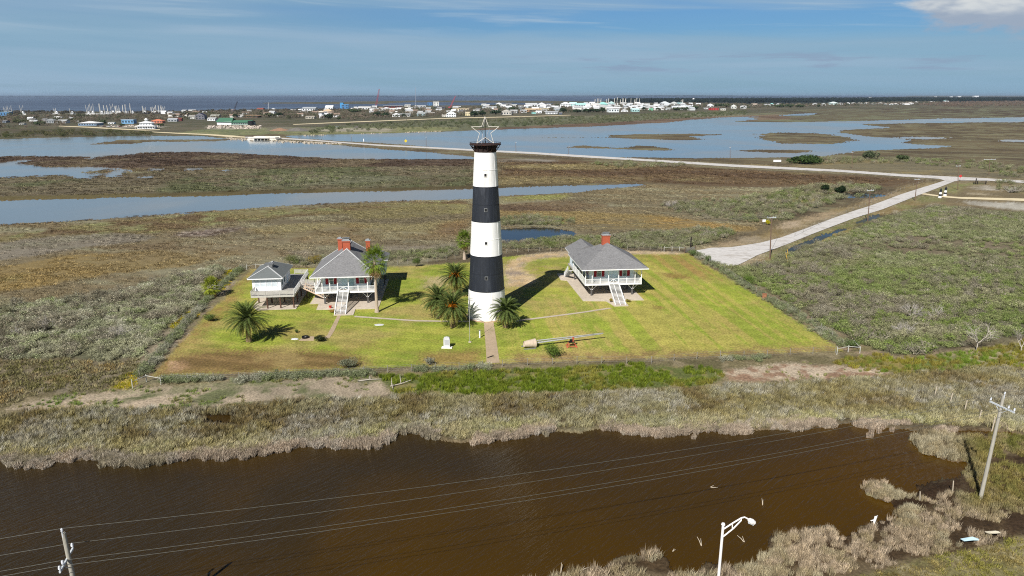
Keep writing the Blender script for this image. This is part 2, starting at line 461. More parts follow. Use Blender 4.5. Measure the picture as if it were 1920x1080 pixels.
BANK_R = [(1767, 812), (1830, 814), (1920, 818), (2300, 800), (2300, 1000), (1920, 992), (1800, 1030), (1680, 1056), (1560, 1075), (1400, 1096), (1180, 1120), (960, 1140), (900, 1120), (960, 1090), (1135, 1068), (1160, 1048), (1235, 1040), (1260, 1076), (1322, 1056), (1360, 1064), (1410, 1060), (1445, 1030), (1445, 1003), (1502, 1000),
          (1515, 986), (1565, 986), (1572, 1012), (1617, 996), (1640, 984), (1692, 976), (1690, 950), (1660, 938), (1690, 928), (1730, 922), (1750, 905), (1800, 897), (1825, 875), (1812, 866), (1755, 853), (1730, 849), (1716, 832), (1708, 818), (1730, 813)]

# ------------------------------------------------------------------ ground: one sheet to the horizon
def ground_axes():
    ys = np.concatenate([np.arange(1150, 700, -1.9), np.arange(700, 330, -1.7), np.arange(330, 210, -0.95), np.arange(210, 186, -0.55), np.arange(186, 179.4, -0.35)])
    ang = PITCH + np.arctan((ys - 540) / F)
    r = CAM_H / np.tan(ang)
    r = np.concatenate([[1.0, 8, 15, 22, 29, 36, 42, 47, 50], r[r > 51.5], [60000]])
    a = np.concatenate([np.linspace(-180, -75, 16)[:-1], np.linspace(-75, -39, 60)[:-1], np.linspace(-39, 39, 920), np.linspace(39, 75, 60)[1:], np.linspace(75, 180, 16)[1:]])
    return r, np.radians(a)

GR, GA = ground_axes()
RR, AA = np.meshgrid(GR, GA, indexing='ij')
GX = (RR * np.sin(AA)).ravel(); GY = (RR * np.cos(AA)).ravel(); GD = RR.ravel()
WX1 = fbm(GX, GY, 9, 1, 3) - 0.5; WY1 = fbm(GX, GY, 9, 2, 3) - 0.5
WX2 = fbm(GX, GY, 55, 3, 3) - 0.5; WY2 = fbm(GX, GY, 55, 4, 3) - 0.5
WX3 = fbm(GX, GY, 2.2, 5, 2) - 0.5; WY3 = fbm(GX, GY, 2.2, 6, 2) - 0.5
NGV = GX.size
P0X, P0Y = proj(GX, GY)
RNG = np.random.default_rng(7)
JIT = RNG.normal(size=(5, 2, NGV)).astype(np.float32)

def mask(poly, warp=1.0, soft=0.5):
    """coverage 0..1 of a traced outline at every ground vertex; its edge is made ragged in metres on the ground"""
    xs = [p[0] for p in poly]; ys = [p[1] for p in poly]
    mg = 60
    idx = np.nonzero((P0X > min(xs) - mg) & (P0X < max(xs) + mg) & (P0Y > min(ys) - mg) & (P0Y < max(ys) + mg))[0]
    out = np.zeros(NGV, np.float32)
    if idx.size == 0:
        return out
    d = GD[idx]
    k1 = warp * np.clip(d / 140, 0.5, 2.5) * 2.6
    k2 = warp * np.clip((d - 150) / 300, 0, 6) * 10
    k3 = warp * np.clip(d / 140, 0.4, 1.2) * 1.0
    bx = GX[idx] + k1 * WX1[idx] + k2 * WX2[idx] + k3 * WX3[idx]
    by = GY[idx] + k1 * WY1[idx] + k2 * WY2[idx] + k3 * WY3[idx]
    sf = soft * np.clip(d / 120, 0.5, 30)
    acc = np.zeros(idx.size, np.float32)
    for j in range(5):
        px, py = proj(bx + JIT[j, 0, idx] * sf, by + JIT[j, 1, idx] * sf)
        acc += inside(px, py, poly)
    out[idx] = acc / 5
    return out

N2 = fbm(GX, GY, 2.0, 11, 3, 0.6)
N8 = fbm(GX, GY, 8.0, 12, 4, 0.6)
N35 = fbm(GX, GY, 35, 13, 4, 0.55)
N150 = fbm(GX, GY, 150, 14, 4, 0.55)
N600 = fbm(GX, GY, 600, 15, 4, 0.55)
ROT = math.radians(-14)
SX = GX * math.cos(ROT) + GY * math.sin(ROT); SY = -GX * math.sin(ROT) + GY * math.cos(ROT)
NST = fbm(SX / 5.0, SY, 9, 16, 4, 0.6)          # drawn out along the shore
GC = np.zeros((NGV, 3))

def blend(c, nA, nB=None):
    """colours c[0..2] mixed by noise"""
    c = [np.array(lin(x)) for x in (c if len(c) > 1 else [c[0], c[0]])]
    t = sstep(nA, 0.36, 0.64)[:, None]
    r = c[0] * (1 - t) + c[1] * t
    if len(c) > 2:
        u = sstep(nB if nB is not None else N8, 0.48, 0.68)[:, None]
        r = r * (1 - u) + c[2] * u
    return r

def layer(poly, cols, nA=None, nB=None, warp=1.0, soft=0.6, op=1.0, mod=None):
    m = (mask(poly, warp, soft) if poly is not None else np.ones(NGV)) * op
    if mod is not None:
        m = m * mod
    nA = N8 if nA is None else nA
    GC[:] = GC * (1 - m[:, None]) + blend(cols, nA, nB) * m[:, None]
    return m

# far land and salt marsh
layer(None, [(112, 97, 66), (92, 78, 56), (124, 118, 82)], N35, NST)
layer([(-3000, 252), (480, 250), (640, 236), (1000, 226), (1400, 212), (3000, 205), (3000, 176), (-3000, 176)], [(92, 88, 70), (106, 98, 76), (84, 86, 58)], N150, N35)
layer([(1300, 223), (1500, 205), (1920, 200), (3000, 190), (3000, 212), (1920, 220), (1620, 227), (1380, 230)], [(106, 98, 72), (88, 74, 58), (116, 120, 86)], N150, N35, warp=1)
layer([(1140, 186), (1400, 185), (1700, 184), (1920, 184), (3000, 183), (3000, 190), (1920, 191), (1700, 194), (1400, 196), (1140, 192)], [(40, 50, 50), (52, 60, 52), (62, 66, 56)], N600, N150, soft=2)
layer([(1700, 181.5), (3000, 178), (3000, 185), (1700, 186)], [(62, 66, 62), (86, 84, 76), (46, 56, 56)], N600, N150, soft=2)
layer([(540, 256), (620, 236), (760, 229), (1000, 221), (1150, 216), (1400, 207), (1400, 222), (1250, 229), (1137, 236), (1000, 241), (880, 245), (640, 252)], [(108, 112, 82), (94, 98, 68), (122, 122, 94)], N35, N150, soft=0.6)
layer([(850, 246), (940, 239), (1137, 229), (1250, 223), (1330, 218), (1480, 214), (1480, 224), (1250, 231), (1137, 238), (1000, 243), (880, 247)], [(122, 98, 78), (104, 80, 64), (132, 112, 84)], N35, N150, soft=0.6)
layer([(-2000, 243), (0, 237), (150, 240), (320, 249), (420, 257), (380, 257), (200, 258), (0, 262), (-2000, 270)], [(92, 82, 62), (106, 98, 70), (78, 84, 52)], N150, NST)
layer([(545, 253), (600, 243), (740, 239), (830, 238), (870, 240), (830, 246), (700, 250)], [(128, 134, 76), (140, 138, 84), (112, 116, 70)], N35)
layer([(330, 249), (420, 240), (560, 239), (740, 237), (740, 241), (560, 250), (440, 254)], [(118, 128, 76), (134, 136, 84), (100, 106, 72)], N35)
layer([(575, 243), (680, 240), (742, 241), (735, 247), (660, 247), (580, 246)], [(176, 166, 148), (160, 150, 132), (140, 132, 112)], N35, op=0.85)
layer([(505, 240), (520, 238), (560, 240), (590, 240), (580, 246), (510, 246)], [(132, 122, 106), (120, 110, 98)], N35, op=0.8)
layer([(395, 236), (480, 237), (490, 242), (400, 243)], [(168, 158, 146), (132, 124, 108), (106, 108, 78)], N8, N35, op=0.8)
layer([(190, 234), (300, 237), (300, 240), (215, 240)], [(170, 164, 152), (120, 116, 98)], N8, op=0.7)
# left marsh tongue
layer([(-1500, 300), (0, 291), (233, 289), (300, 283), (400, 283), (640, 296), (885, 297), (885, 312), (600, 314), (400, 312), (200, 316), (0, 335), (-1500, 345)], [(98, 78, 62), (80, 62, 50), (112, 96, 70)], NST, N35)
layer([(-1500, 340), (0, 332), (260, 325), (600, 314), (885, 310), (885, 352), (600, 358), (300, 364), (0, 370), (-1500, 380)], [(116, 106, 78), (104, 92, 68), (96, 100, 62)], NST, N35)
layer([(-1500, 372), (0, 367), (300, 361), (640, 354), (885, 349), (1100, 342), (1100, 346), (885, 354), (640, 360), (300, 369), (0, 375), (-1500, 382)], [(104, 92, 46), (88, 76, 42)], N35)
layer([(420, 350), (520, 336), (640, 330), (760, 330), (760, 338), (600, 346), (460, 352)], [(128, 132, 98), (112, 112, 84)], N35, op=0.8)
layer([(935, 296), (1050, 300), (1200, 306), (1400, 318), (1570, 327), (1690, 335), (1740, 340), (1690, 350), (1600, 352), (1400, 352), (1210, 342), (1000, 346), (935, 348)], [(112, 88, 56), (98, 74, 50), (128, 112, 68)], NST, N35)
layer([(935, 299), (980, 297), (1040, 300), (1030, 304), (940, 304)], [(150, 146, 140), (120, 108, 90)], NST, op=0.7)
layer([(960, 311), (1010, 310), (1015, 314), (965, 314)], [(166, 148, 84)], op=0.5)
layer([(1033, 309), (1075, 308), (1078, 312), (1035, 313)], [(166, 148, 84)], op=0.6)
layer([(1380, 316), (1560, 308), (1760, 318), (1920, 325), (2200, 335), (2200, 350), (1920, 337), (1760, 328), (1577, 317), (1400, 308)], [(124, 110, 76), (108, 96, 74), (146, 126, 66)], NST, N35)
layer([(1450, 300), (1700, 300), (1920, 312), (2200, 320), (2200, 335), (1920, 336), (1700, 322), (1500, 312)], [(128, 118, 84), (110, 102, 78), (142, 124, 68)], NST, N35, op=0.8)
# big brown and golden field behind the houses
layer([(-1500, 455), (0, 421), (300, 402), (640, 379), (885, 373), (1080, 361), (1210, 346), (1400, 352), (1600, 352), (1560, 372), (1440, 420), (1330, 465), (1000, 470), (720, 496), (460, 505), (370, 512), (0, 585), (-1500, 640)],
      [(126, 110, 76), (114, 102, 74), (136, 130, 98)], N35, NST)
layer([(-300, 470), (0, 445), (150, 420), (420, 396), (640, 384), (880, 376), (880, 385), (640, 400), (450, 414), (250, 440), (0, 470)], [(128, 116, 66), (108, 82, 52), (132, 134, 76)], NST, N8, op=0.85)
layer([(-300, 480), (0, 455), (120, 440), (240, 436), (300, 445), (180, 462), (0, 488), (-300, 500)], [(130, 122, 112), (118, 112, 98)], NST, op=0.75)
layer([(0, 500), (110, 480), (260, 470), (400, 470), (460, 476), (350, 500), (200, 515), (60, 540), (0, 548), (-200, 560), (-200, 520)], [(150, 122, 46), (136, 112, 54), (122, 120, 56)], NST, N35, op=0.8)
layer([(200, 462), (330, 452), (420, 470), (300, 490), (220, 485)], [(112, 88, 60), (126, 106, 68)], NST, op=0.4)
layer([(440, 430), (620, 415), (760, 420), (880, 410), (880, 440), (700, 452), (560, 452)], [(138, 110, 58), (118, 86, 50), (140, 128, 78)], NST, N35, op=0.75)
layer([(640, 396), (760, 386), (880, 380), (880, 400), (760, 408), (660, 410)], [(138, 134, 66), (122, 92, 54), (128, 118, 66)], NST, N35, op=0.7)
layer([(940, 384), (1060, 376), (1140, 384), (1080, 396), (990, 400), (940, 400)], [(96, 72, 56), (116, 92, 62)], NST, op=0.8)
layer([(940, 372), (1060, 364), (1070, 372), (960, 380)], [(140, 146, 56), (132, 124, 62)], NST, op=0.8)
layer([(940, 395), (1100, 398), (1240, 404), (1340, 418), (1260, 430), (1100, 430), (940, 408)], [(142, 120, 58), (116, 98, 60), (134, 128, 80)], NST, N35, op=0.75)
layer([(1210, 405), (1330, 414), (1430, 426), (1400, 432), (1290, 430), (1200, 420)], [(160, 126, 44), (142, 116, 50)], N8, op=0.75)
layer([(1474, 370), (1540, 370), (1536, 378), (1478, 378)], [(140, 132, 40)], op=0.8)
layer([(320, 436), (400, 428), (450, 426), (452, 433), (360, 445), (325, 446)], [(128, 110, 104), (96, 78, 66), (150, 136, 126)], N8, N2, op=0.9)
layer([(330, 455), (640, 425), (870, 440), (870, 470), (640, 478), (460, 495), (380, 500)], [(130, 112, 78), (116, 100, 72), (140, 134, 104)], N35, N8, op=0.5)
layer([(540, 470), (720, 462), (860, 456), (870, 470), (700, 486), (560, 492)], [(142, 132, 116), (118, 108, 84)], N8, op=0.6)
layer([(-600, 600), (0, 575), (60, 568), (150, 560), (230, 545), (300, 525), (370, 507), (425, 500), (432, 507), (380, 552), (345, 590), (318, 612), (290, 648), (268, 668), (200, 680), (100, 672), (0, 672), (-600, 690)], [(104, 104, 76), (88, 90, 62), (122, 116, 92)], N35)
layer([(-600, 690), (0, 672), (100, 672), (200, 680), (262, 672), (262, 690), (205, 726), (150, 735), (60, 742), (0, 748), (-600, 770)], [(116, 100, 68), (104, 92, 62), (128, 116, 92)], N35, N8)
layer([(90, 706), (120, 698), (150, 702), (140, 715), (100, 716)], [(170, 134, 44), (150, 116, 60)], N2, op=0.8)
# land beside the branch road, scrub on the right
layer(SCRUB_R, [(112, 108, 78), (96, 98, 66), (124, 112, 88)], N35)
layer([(1560, 452), (1700, 440), (1920, 455), (2300, 470), (2300, 510), (1920, 492), (1740, 480), (1600, 470)], [(116, 96, 74), (128, 112, 88)], N35, op=0.7)
layer([(1306, 470), (1371, 463), (1465, 444), (1560, 408), (1640, 382), (1700, 360), (1772, 338), (1740, 341), (1690, 352), (1600, 384), (1540, 400), (1480, 420), (1400, 445), (1330, 462)], [(146, 122, 66), (124, 104, 60), (164, 138, 100)], N8, N35)
layer([(1462, 428), (1486, 416), (1522, 412), (1512, 424), (1470, 430)], [(176, 152, 122), (160, 138, 106)], N8)
layer([(1388, 445), (1430, 440), (1428, 452), (1390, 456)], [(150, 134, 108)], op=0.8)
layer([(1390, 498), (1430, 478), (1480, 458), (1560, 427), (1656, 393), (1723, 366), (1770, 372), (1700, 392), (1640, 412), (1560, 442), (1490, 476), (1430, 492)], [(128, 128, 54), (140, 116, 58), (112, 120, 50)], N8, N35)
layer([(1384, 499), (1420, 480), (1432, 472), (1440, 476), (1420, 490)], [(206, 188, 150), (170, 150, 120)], N2)
layer([(1500, 458), (1560, 440), (1600, 424), (1608, 430), (1560, 450), (1510, 468)], [(176, 150, 50), (146, 130, 56)], N2, op=0.85)
layer([(1755, 355), (1795, 341), (1920, 345), (2300, 360), (2300, 400), (1920, 396), (1830, 388), (1760, 386), (1720, 382), (1740, 372)], [(136, 116, 76), (120, 104, 72), (128, 128, 66)], N8, N35)
layer([(1750, 357), (1785, 344), (1840, 343), (1800, 352), (1790, 366)], [(120, 134, 62), (136, 130, 64)], N8)
layer([(1804, 376), (1840, 378), (1920, 381), (2300, 392), (2300, 405), (1920, 395), (1860, 389), (1822, 385)], [(176, 172, 162), (160, 154, 142)], N8, op=0.95)
layer([(1826, 351), (1845, 348), (1866, 350), (1860, 358), (1830, 357)], [(178, 170, 158), (150, 140, 120)], N8, op=0.9)
layer([(1818, 362), (1858, 363), (1850, 366), (1820, 365)], [(190, 176, 146)], op=0.6)
for p in (ROAD_MAIN, ROAD_BRANCH):
    layer(p, [(170, 154, 118), (146, 130, 88)], N2, warp=0.6, soft=1.8, op=0.9)
# strip along the fence, mown lawn
layer([(250, 722), (300, 706), (345, 640), (398, 583), (440, 535), (466, 502), (440, 503), (376, 560), (318, 612), (285, 655), (262, 680)], [(132, 120, 92), (116, 108, 72), (160, 142, 118)], N2, N8)
layer([(318, 614), (345, 588), (378, 574), (372, 592), (335, 615)], [(176, 164, 44), (140, 140, 52)], N2)
layer([(408, 530), (425, 506), (452, 504), (440, 520), (415, 545)], [(176, 162, 44), (132, 140, 58)], N2)
ml = layer(LAWN, [(138, 150, 58), (160, 162, 70), (168, 148, 96)], N8, fbm(GX, GY, 16, 41, 4, 0.6), warp=0.5, soft=0.3)
def wpt(p): return np.array(G(*p))
dv = wpt((1578, 658)) - wpt((1288, 474)); dv /= np.linalg.norm(dv)
cross = GX * dv[1] - GY * dv[0]
along_ = GX * dv[0] + GY * dv[1]
stripe = 0.5 * vnoise(cross * 0.55, along_ / 60, 77) + 0.5 * vnoise(cross * 1.25, along_ / 25, 78)
stripe = sstep(stripe, 0.25, 0.75)
layer(LAWN, [(150, 128, 82), (134, 116, 72)], N2, warp=0.5, soft=0.3, op=0.72, mod=sstep(fbm(GX, GY, 11, 47, 4, 0.6), 0.56, 0.70))
layer(LAWN, [(104, 122, 50), (118, 132, 54)], N2, warp=0.5, soft=0.3, op=0.5, mod=sstep(fbm(GX, GY, 13, 48, 4, 0.6), 0.55, 0.68))
rl = mask([(1000, 590), (1215, 472), (1288, 474), (1420, 553), (1578, 658), (1300, 668), (960, 682), (960, 610)], 0.5, 4.0) * ml
GC[:] = GC * (1 - (rl * 0.7)[:, None]) + blend([(172, 160, 88), (142, 156, 60)], np.clip(stripe * 0.62 - 0.08 + N2 * 0.5 + 0.35 * (fbm(GX, GY, 18, 45, 3) - 0.5), 0, 1)) * (rl * 0.7)[:, None]
stripe2 = sstep(0.55 * vnoise(SX / 40, SY * 0.6, 79) + 0.45 * vnoise(SX / 18, SY * 1.3, 80), 0.25, 0.75)
ll = ml * (1 - rl)
GC[:] = GC * (1 - (ll * 0.4)[:, None]) + blend([(160, 156, 80), (126, 142, 54)], np.clip(stripe2 * 0.7 + N2 * 0.6 - 0.15, 0, 1)) * (ll * 0.4)[:, None]
layer([(1200, 474), (1290, 475), (1345, 508), (1350, 530), (1240, 500)], [(152, 124, 74), (140, 136, 66)], np.clip(stripe * 0.8 + N2 * 0.4 - 0.1, 0, 1), warp=0.6, soft=1.2, op=0.8, mod=ml)
layer([(1240, 512), (1290, 514), (1300, 523), (1262, 522)], [(124, 92, 60), (140, 120, 66)], N2, warp=0.6, op=0.8)
layer([(1225, 572), (1245, 573), (1250, 580), (1232, 578)], [(126, 100, 62)], warp=0.6, op=0.8)
layer([(282, 706), (320, 668), (420, 655), (560, 656), (640, 660), (690, 672), (700, 690), (500, 698)], [(128, 104, 70), (112, 90, 60), (146, 126, 84)], stripe2 * 0.6 + N8 * 0.4, N8, warp=0.6, soft=1.2, op=0.92)
layer([(318, 676), (345, 676), (350, 688), (312, 698)], [(186, 156, 126), (160, 130, 100)], N2, warp=0.6, op=0.8)
layer([(640, 645), (720, 642), (730, 652), (650, 655)], [(146, 126, 76)], warp=0.6, soft=1.5, op=0.7)
layer([(790, 660), (905, 656), (900, 684), (780, 688)], [(146, 120, 76), (128, 104, 68)], N8, warp=0.6, soft=1.2, op=0.8)
layer([(960, 664), (1120, 660), (1300, 656), (1560, 648), (1575, 660), (1300, 672), (1100, 680), (960, 685)], [(156, 130, 88), (136, 112, 78), (162, 148, 88)], N8, N2, warp=0.6, soft=1.0, op=0.85)
layer([(395, 583), (470, 505), (480, 508), (440, 560), (420, 590), (340, 655), (300, 700), (282, 707)], [(138, 104, 70), (150, 128, 78)], N2, warp=0.6, soft=0.8, op=0.75)
# sandy drive behind the tower
layer([(946, 497), (975, 480), (1030, 473), (1100, 469), (1276, 472), (1276, 476), (1178, 477), (1060, 481), (1010, 486), (982, 494), (985, 503), (1005, 513), (1008, 528), (985, 536), (946, 537)], [(200, 178, 142), (184, 160, 122), (168, 152, 128)], N8, N2, warp=0.5, soft=0.5)
layer([(948, 508), (975, 508), (985, 514), (965, 517), (946, 514)], [(134, 122, 112)], warp=0.6, op=0.8)
layer([(800, 520), (830, 516), (850, 520), (850, 534), (815, 540), (790, 542)], [(176, 158, 124), (160, 146, 106)], N2, warp=0.6, op=0.8)
layer([(985, 505), (1020, 497), (1050, 498), (1060, 505), (1030, 520), (1000, 520)], [(150, 152, 62), (158, 142, 92)], N2, warp=0.6, op=0.8)
# bank between the fence and the reeds
layer([(-800, 790), (0, 748), (60, 742), (200, 727), (300, 716), (500, 702), (700, 693), (915, 686), (1300, 671), (1580, 660), (1660, 668), (1800, 660), (2300, 640), (2300, 700), (1850, 690), (1680, 706), (1420, 722), (1180, 738), (900, 741), (640, 748), (420, 762), (200, 768), (0, 780), (-800, 820)],
      [(122, 110, 70), (104, 96, 58), (140, 124, 88)], N8, N2)
layer([(20, 765), (120, 740), (250, 728), (400, 718), (560, 708), (700, 705), (740, 735), (700, 748), (520, 755), (300, 766), (120, 772)], [(178, 156, 130), (158, 140, 116), (106, 112, 66)], N8, fbm(GX, GY, 5, 43, 4, 0.6), warp=1.0)
layer([(200, 735), (340, 720), (480, 712), (600, 712), (560, 722), (420, 728), (300, 740)], [(112, 122, 66), (150, 136, 106)], N2, warp=1.2, op=0.6)
layer(GREEN_STRIP, [(106, 116, 40), (94, 108, 36), (134, 124, 60)], N8, N2, warp=1.0)
layer([(1340, 700), (1400, 690), (1480, 682), (1560, 684), (1640, 690), (1665, 700), (1600, 712), (1480, 716), (1380, 716)], [(190, 168, 142), (172, 148, 120), (156, 116, 88)], N8, N2, warp=1.0)
layer([(1560, 678), (1640, 664), (1720, 672), (1800, 660), (1920, 640), (2300, 630), (2300, 668), (1920, 680), (1830, 690), (1740, 700), (1680, 700), (1620, 684)], [(112, 128, 40), (140, 124, 44), (160, 144, 104)], N8, N35, warp=1.0)
layer([(1652, 662), (1700, 668), (1790, 655), (1800, 660), (1730, 676), (1660, 676)], [(156, 132, 104), (130, 108, 84)], N2, warp=1.0, op=0.9)
layer([(1600, 640), (1640, 650), (1655, 664), (1600, 668), (1570, 648), (1480, 588), (1440, 560), (1390, 524), (1410, 528), (1500, 580)], [(160, 132, 104), (126, 116, 66), (140, 118, 90)], N2, N8, warp=0.8, op=0.8)
layer([(207, 727), (230, 705), (252, 696), (252, 728)], [(186, 160, 28), (168, 148, 30)], N2, warp=0.6)
layer(REED_BAND, [(98, 84, 54), (84, 72, 46), (108, 98, 70)], N8, N2)
# near bank, lower right
layer([(960, 1085), (1135, 1062), (1440, 1000), (1620, 990), (1700, 930), (1800, 900), (1720, 830), (1740, 806), (2400, 780), (2400, 1200), (960, 1200)], [(82, 62, 36), (66, 48, 28), (112, 94, 64)], N2, N8)
layer([(1640, 935), (1720, 905), (1800, 893), (1815, 905), (1760, 935), (1720, 960), (1690, 965)], [(50, 32, 16), (64, 42, 24)], N2, op=0.95)
layer([(1440, 1000), (1500, 985), (1600, 1000), (1560, 1040), (1440, 1070)], [(58, 38, 20), (78, 54, 32)], N2, op=0.8)
layer([(1560, 1092), (1700, 1056), (1800, 1034), (1920, 1000), (2400, 930), (2400, 1300), (1200, 1300), (1200, 1120)], [(138, 126, 74), (122, 116, 58), (150, 138, 92)], N8, N2)
layer([(1640, 1082), (1740, 1058), (1800, 1052), (1870, 1036), (1920, 1018), (1920, 1026), (1870, 1044), (1800, 1060), (1740, 1068), (1700, 1084)], [(92, 72, 40), (112, 96, 50)], N2, op=0.85)
layer([(1740, 1090), (1920, 1050), (2400, 960), (2400, 1300), (1740, 1200)], [(120, 118, 48), (136, 124, 70)], N8, op=0.5)
layer([(1880, 985), (1920, 960), (2000, 950), (2000, 1000), (1900, 1005)], [(66, 46, 30)], op=0.8)

WILD = (1 - ml)[:, None] * 0.38      # dry marsh cover is duller than its single patches
GC[:] = GC * (1 - WILD) + (GC.mean(1, keepdims=True) * np.array([1.06, 1.02, 0.84])) * WILD

# water bodies sink the ground below their surface
SEA_M = mask(W_SEA, 0.5, 1.0)
for p in SEA_ISL:
    SEA_M = SEA_M * (1 - mask(p, 0.5, 1.0))
SEA_M = np.where((GD > 900) & (P0Y < 205) & (P0X < 960) & (P0X > -1e5) & (P0X < -1900), 1, SEA_M)
WM = np.zeros(NGV)
for p in [W_CREEK, W_BAYL, W_BAYR] + W_MARSH + W_DITCH + [W_POND, W_DARK, W_INLET]:
    WM = np.maximum(WM, mask(p, 0.25 if p in W_DITCH or p is W_INLET else 0.8, 0.3 if p in W_DITCH else 0.5))
for p in ISLANDS + M_ISL:
    WM = WM * (1 - mask(p, 1.5, 0.6))
WF = mask(W_FRONT, 0.9, 0.35)
WM = np.maximum(WM, WF)
GZ = 0.10 * (N8 - 0.5) + 0.06 * (N2 - 0.5)
flat = np.maximum(ml, np.zeros(NGV))
for p in (ROAD_MAIN, ROAD_BRANCH, ROAD_SAND):
    flat = np.maximum(flat, mask(p, 0, 2.0))
GZ = GZ * (1 - flat) - 0.02
GZ = GZ - 0.95 * WM - 3.0 * SEA_M
mud = np.clip(WM * 1.6, 0, 1)
GC[:] = GC * (1 - 0.75 * mud[:, None]) + np.array(lin((84, 64, 42))) * 0.75 * mud[:, None]

gme = bpy.data.meshes.new("ground")
nr, na = len(GR), len(GA)
ii = np.arange(nr * na).reshape(nr, na)
q = np.stack([ii[:-1, :-1], ii[1:, :-1], ii[1:, 1:], ii[:-1, 1:]], -1).reshape(-1, 4)
gme.vertices.add(NGV)
gme.vertices.foreach_set('co', np.stack([GX, GY, GZ], 1).astype(np.float32).ravel())
gme.loops.add(q.size)
gme.loops.foreach_set('vertex_index', q.astype(np.int32).ravel())
gme.polygons.add(len(q))
gme.polygons.foreach_set('loop_start', np.arange(0, q.size, 4, dtype=np.int32))
gme.polygons.foreach_set('use_smooth', np.ones(len(q), bool))
ca = gme.attributes.new('cover', 'FLOAT_COLOR', 'POINT')
ca.data.foreach_set('color', np.concatenate([GC, np.ones((NGV, 1))], 1).astype(np.float32).ravel())
gme.update(calc_edges=True)
ground = bpy.data.objects.new("ground", gme)
COL.objects.link(ground)
tag(ground, 'mown lawn, brown salt marsh and scrubby flat land reaching the horizon', None, kind='structure')

gm = bpy.data.materials.new("ground_cover"); gm.use_nodes = True
gm.node_tree.nodes.clear(); N = NT(gm.node_tree)
at_ = N.n('ShaderNodeAttribute', attribute_name='cover')
gtc = N.n('ShaderNodeTexCoord')
na1 = N.noise(gtc.outputs['Object'], 2.6, 4, 0.65)
na2 = N.noise(gtc.outputs['Object'], 0.35, 4, 0.6)
k = N.math('MULTIPLY', N.smooth(na1, 0.25, 0.75, 0.60, 1.40), N.smooth(na2, 0.3, 0.7, 0.86, 1.14))
vm = N.n('ShaderNodeVectorMath', operation='SCALE'); N.l(at_.outputs['Color'], vm.inputs[0]); N.l(k, vm.inputs[3])
pb = N.n('ShaderNodeBsdfPrincipled'); N.l(vm.outputs[0], pb.inputs['Base Color'])
pb.inputs['Roughness'].default_value = 0.95; pb.inputs['Specular IOR Level'].default_value = 0.1
bp = N.n('ShaderNodeBump'); bp.inputs['Strength'].default_value = 0.55; bp.inputs['Distance'].default_value = 0.15
N.l(N.noise(gtc.outputs['Object'], 3.5, 4, 0.7), bp.inputs['Height']); N.l(bp.outputs[0], pb.inputs['Normal'])
go = N.n('ShaderNodeOutputMaterial'); N.l(pb.outputs[0], go.inputs[0])
gme.materials.append(gm)

# ------------------------------------------------------------------ water sheets
def water_mat(name, c1, c2, rough, nscale, wave, wscale, wstretch=(1, 1, 1), wrot=0.0, wdist=0.2, shoal=None):
    m = bpy.data.materials.new(name); m.use_nodes = True
    m.node_tree.nodes.clear(); N = NT(m.node_tree)
    t = N.n('ShaderNodeTexCoord')
    n = N.noise(t.outputs['Object'], nscale, 4, 0.55, 0.6)
    f_ = N.smooth(n, 0.38, 0.64)
    if shoal:                      # silt shows through where the bed shelves up towards the near bank
        s_ = N.n('ShaderNodeSeparateXYZ'); N.l(t.outputs['Object'], s_.inputs[0])
        g_ = N.math('SUBTRACT', N.math('MULTIPLY', s_.outputs[0], shoal[0]), N.math('MULTIPLY', s_.outputs[1], shoal[1]))
        f_ = N.math('ADD', N.math('MULTIPLY', f_, 0.45), N.smooth(g_, shoal[2], shoal[3], -0.1, 0.65), clamp=True)
    col = N.mix(f_, lin(c1), lin(c2))
    p = N.n('ShaderNodeBsdfPrincipled'); N.l(col, p.inputs['Base Color'])
    r2 = N.smooth(n, 0.35, 0.65, rough * 0.7, rough * 1.5); N.l(r2, p.inputs['Roughness'])
    p.inputs['IOR'].default_value = 1.33
    mr = N.n('ShaderNodeMapping'); mr.inputs['Rotation'].default_value = (0, 0, -wrot); N.l(t.outputs['Object'], mr.inputs[0])
    mp = N.n('ShaderNodeMapping'); mp.inputs['Scale'].default_value = wstretch
    N.l(mr.outputs[0], mp.inputs[0])
    b = N.n('ShaderNodeBump'); b.inputs['Strength'].default_value = wave; b.inputs['Distance'].default_value = wdist
    N.l(N.noise(mp.outputs[0], wscale, 4, 0.6, 0.4), b.inputs['Height']); N.l(b.outputs[0], p.inputs['Normal'])
    o = N.n('ShaderNodeOutputMaterial'); N.l(p.outputs[0], o.inputs[0])
    return m

def sheet(name, poly, z, m, label, world=False):
    b = MB()
    b.face([(p[0], p[1], z) if world else (*G(*p), z) for p in poly][::-1])
    o = b.build(name, m)
    me = o.data
    import bmesh
    bm = bmesh.new(); bm.from_mesh(me); bmesh.ops.triangulate(bm, faces=bm.faces[:])
    for f in bm.faces:
        if f.normal.z < 0: f.normal_flip()
    bm.to_mesh(me); bm.free()
    return tag(o, label, None, kind='structure')

WZ = -0.28
sheet('pond_water', [(-760, 780), (100, 765), (500, 760), (1300, 770), (1960, 785), (1960, 830), (1850, 905), (1740, 985), (1500, 1068), (1400, 1110), (900, 1150), (-760, 1180)], WZ,
      water_mat('brown_pond_water', (52, 41, 21), (74, 52, 6), 0.06, 0.03, 0.65, 1.7, (0.28, 1.6, 1), math.radians(48), 0.16, (1.0, 1.6, -150, -70)), 'brown shallow pond water in front of the reed bank')
bay_m = water_mat('bay_water', (108, 118, 124), (142, 140, 132), 0.14, 0.006, 0.10, 0.35, (0.6, 1.3, 1), 0.3, 0.35)
sheet('bay_water', [(-700, 252), (300, 247), (560, 248), (900, 238), (1300, 216), (1440, 210), (1900, 210), (2700, 206), (2700, 232), (1850, 290), (1560, 297), (1240, 298), (900, 300), (560, 305), (400, 345), (-700, 345)], WZ, bay_m, 'pale blue shallow bay water around the marsh islands')
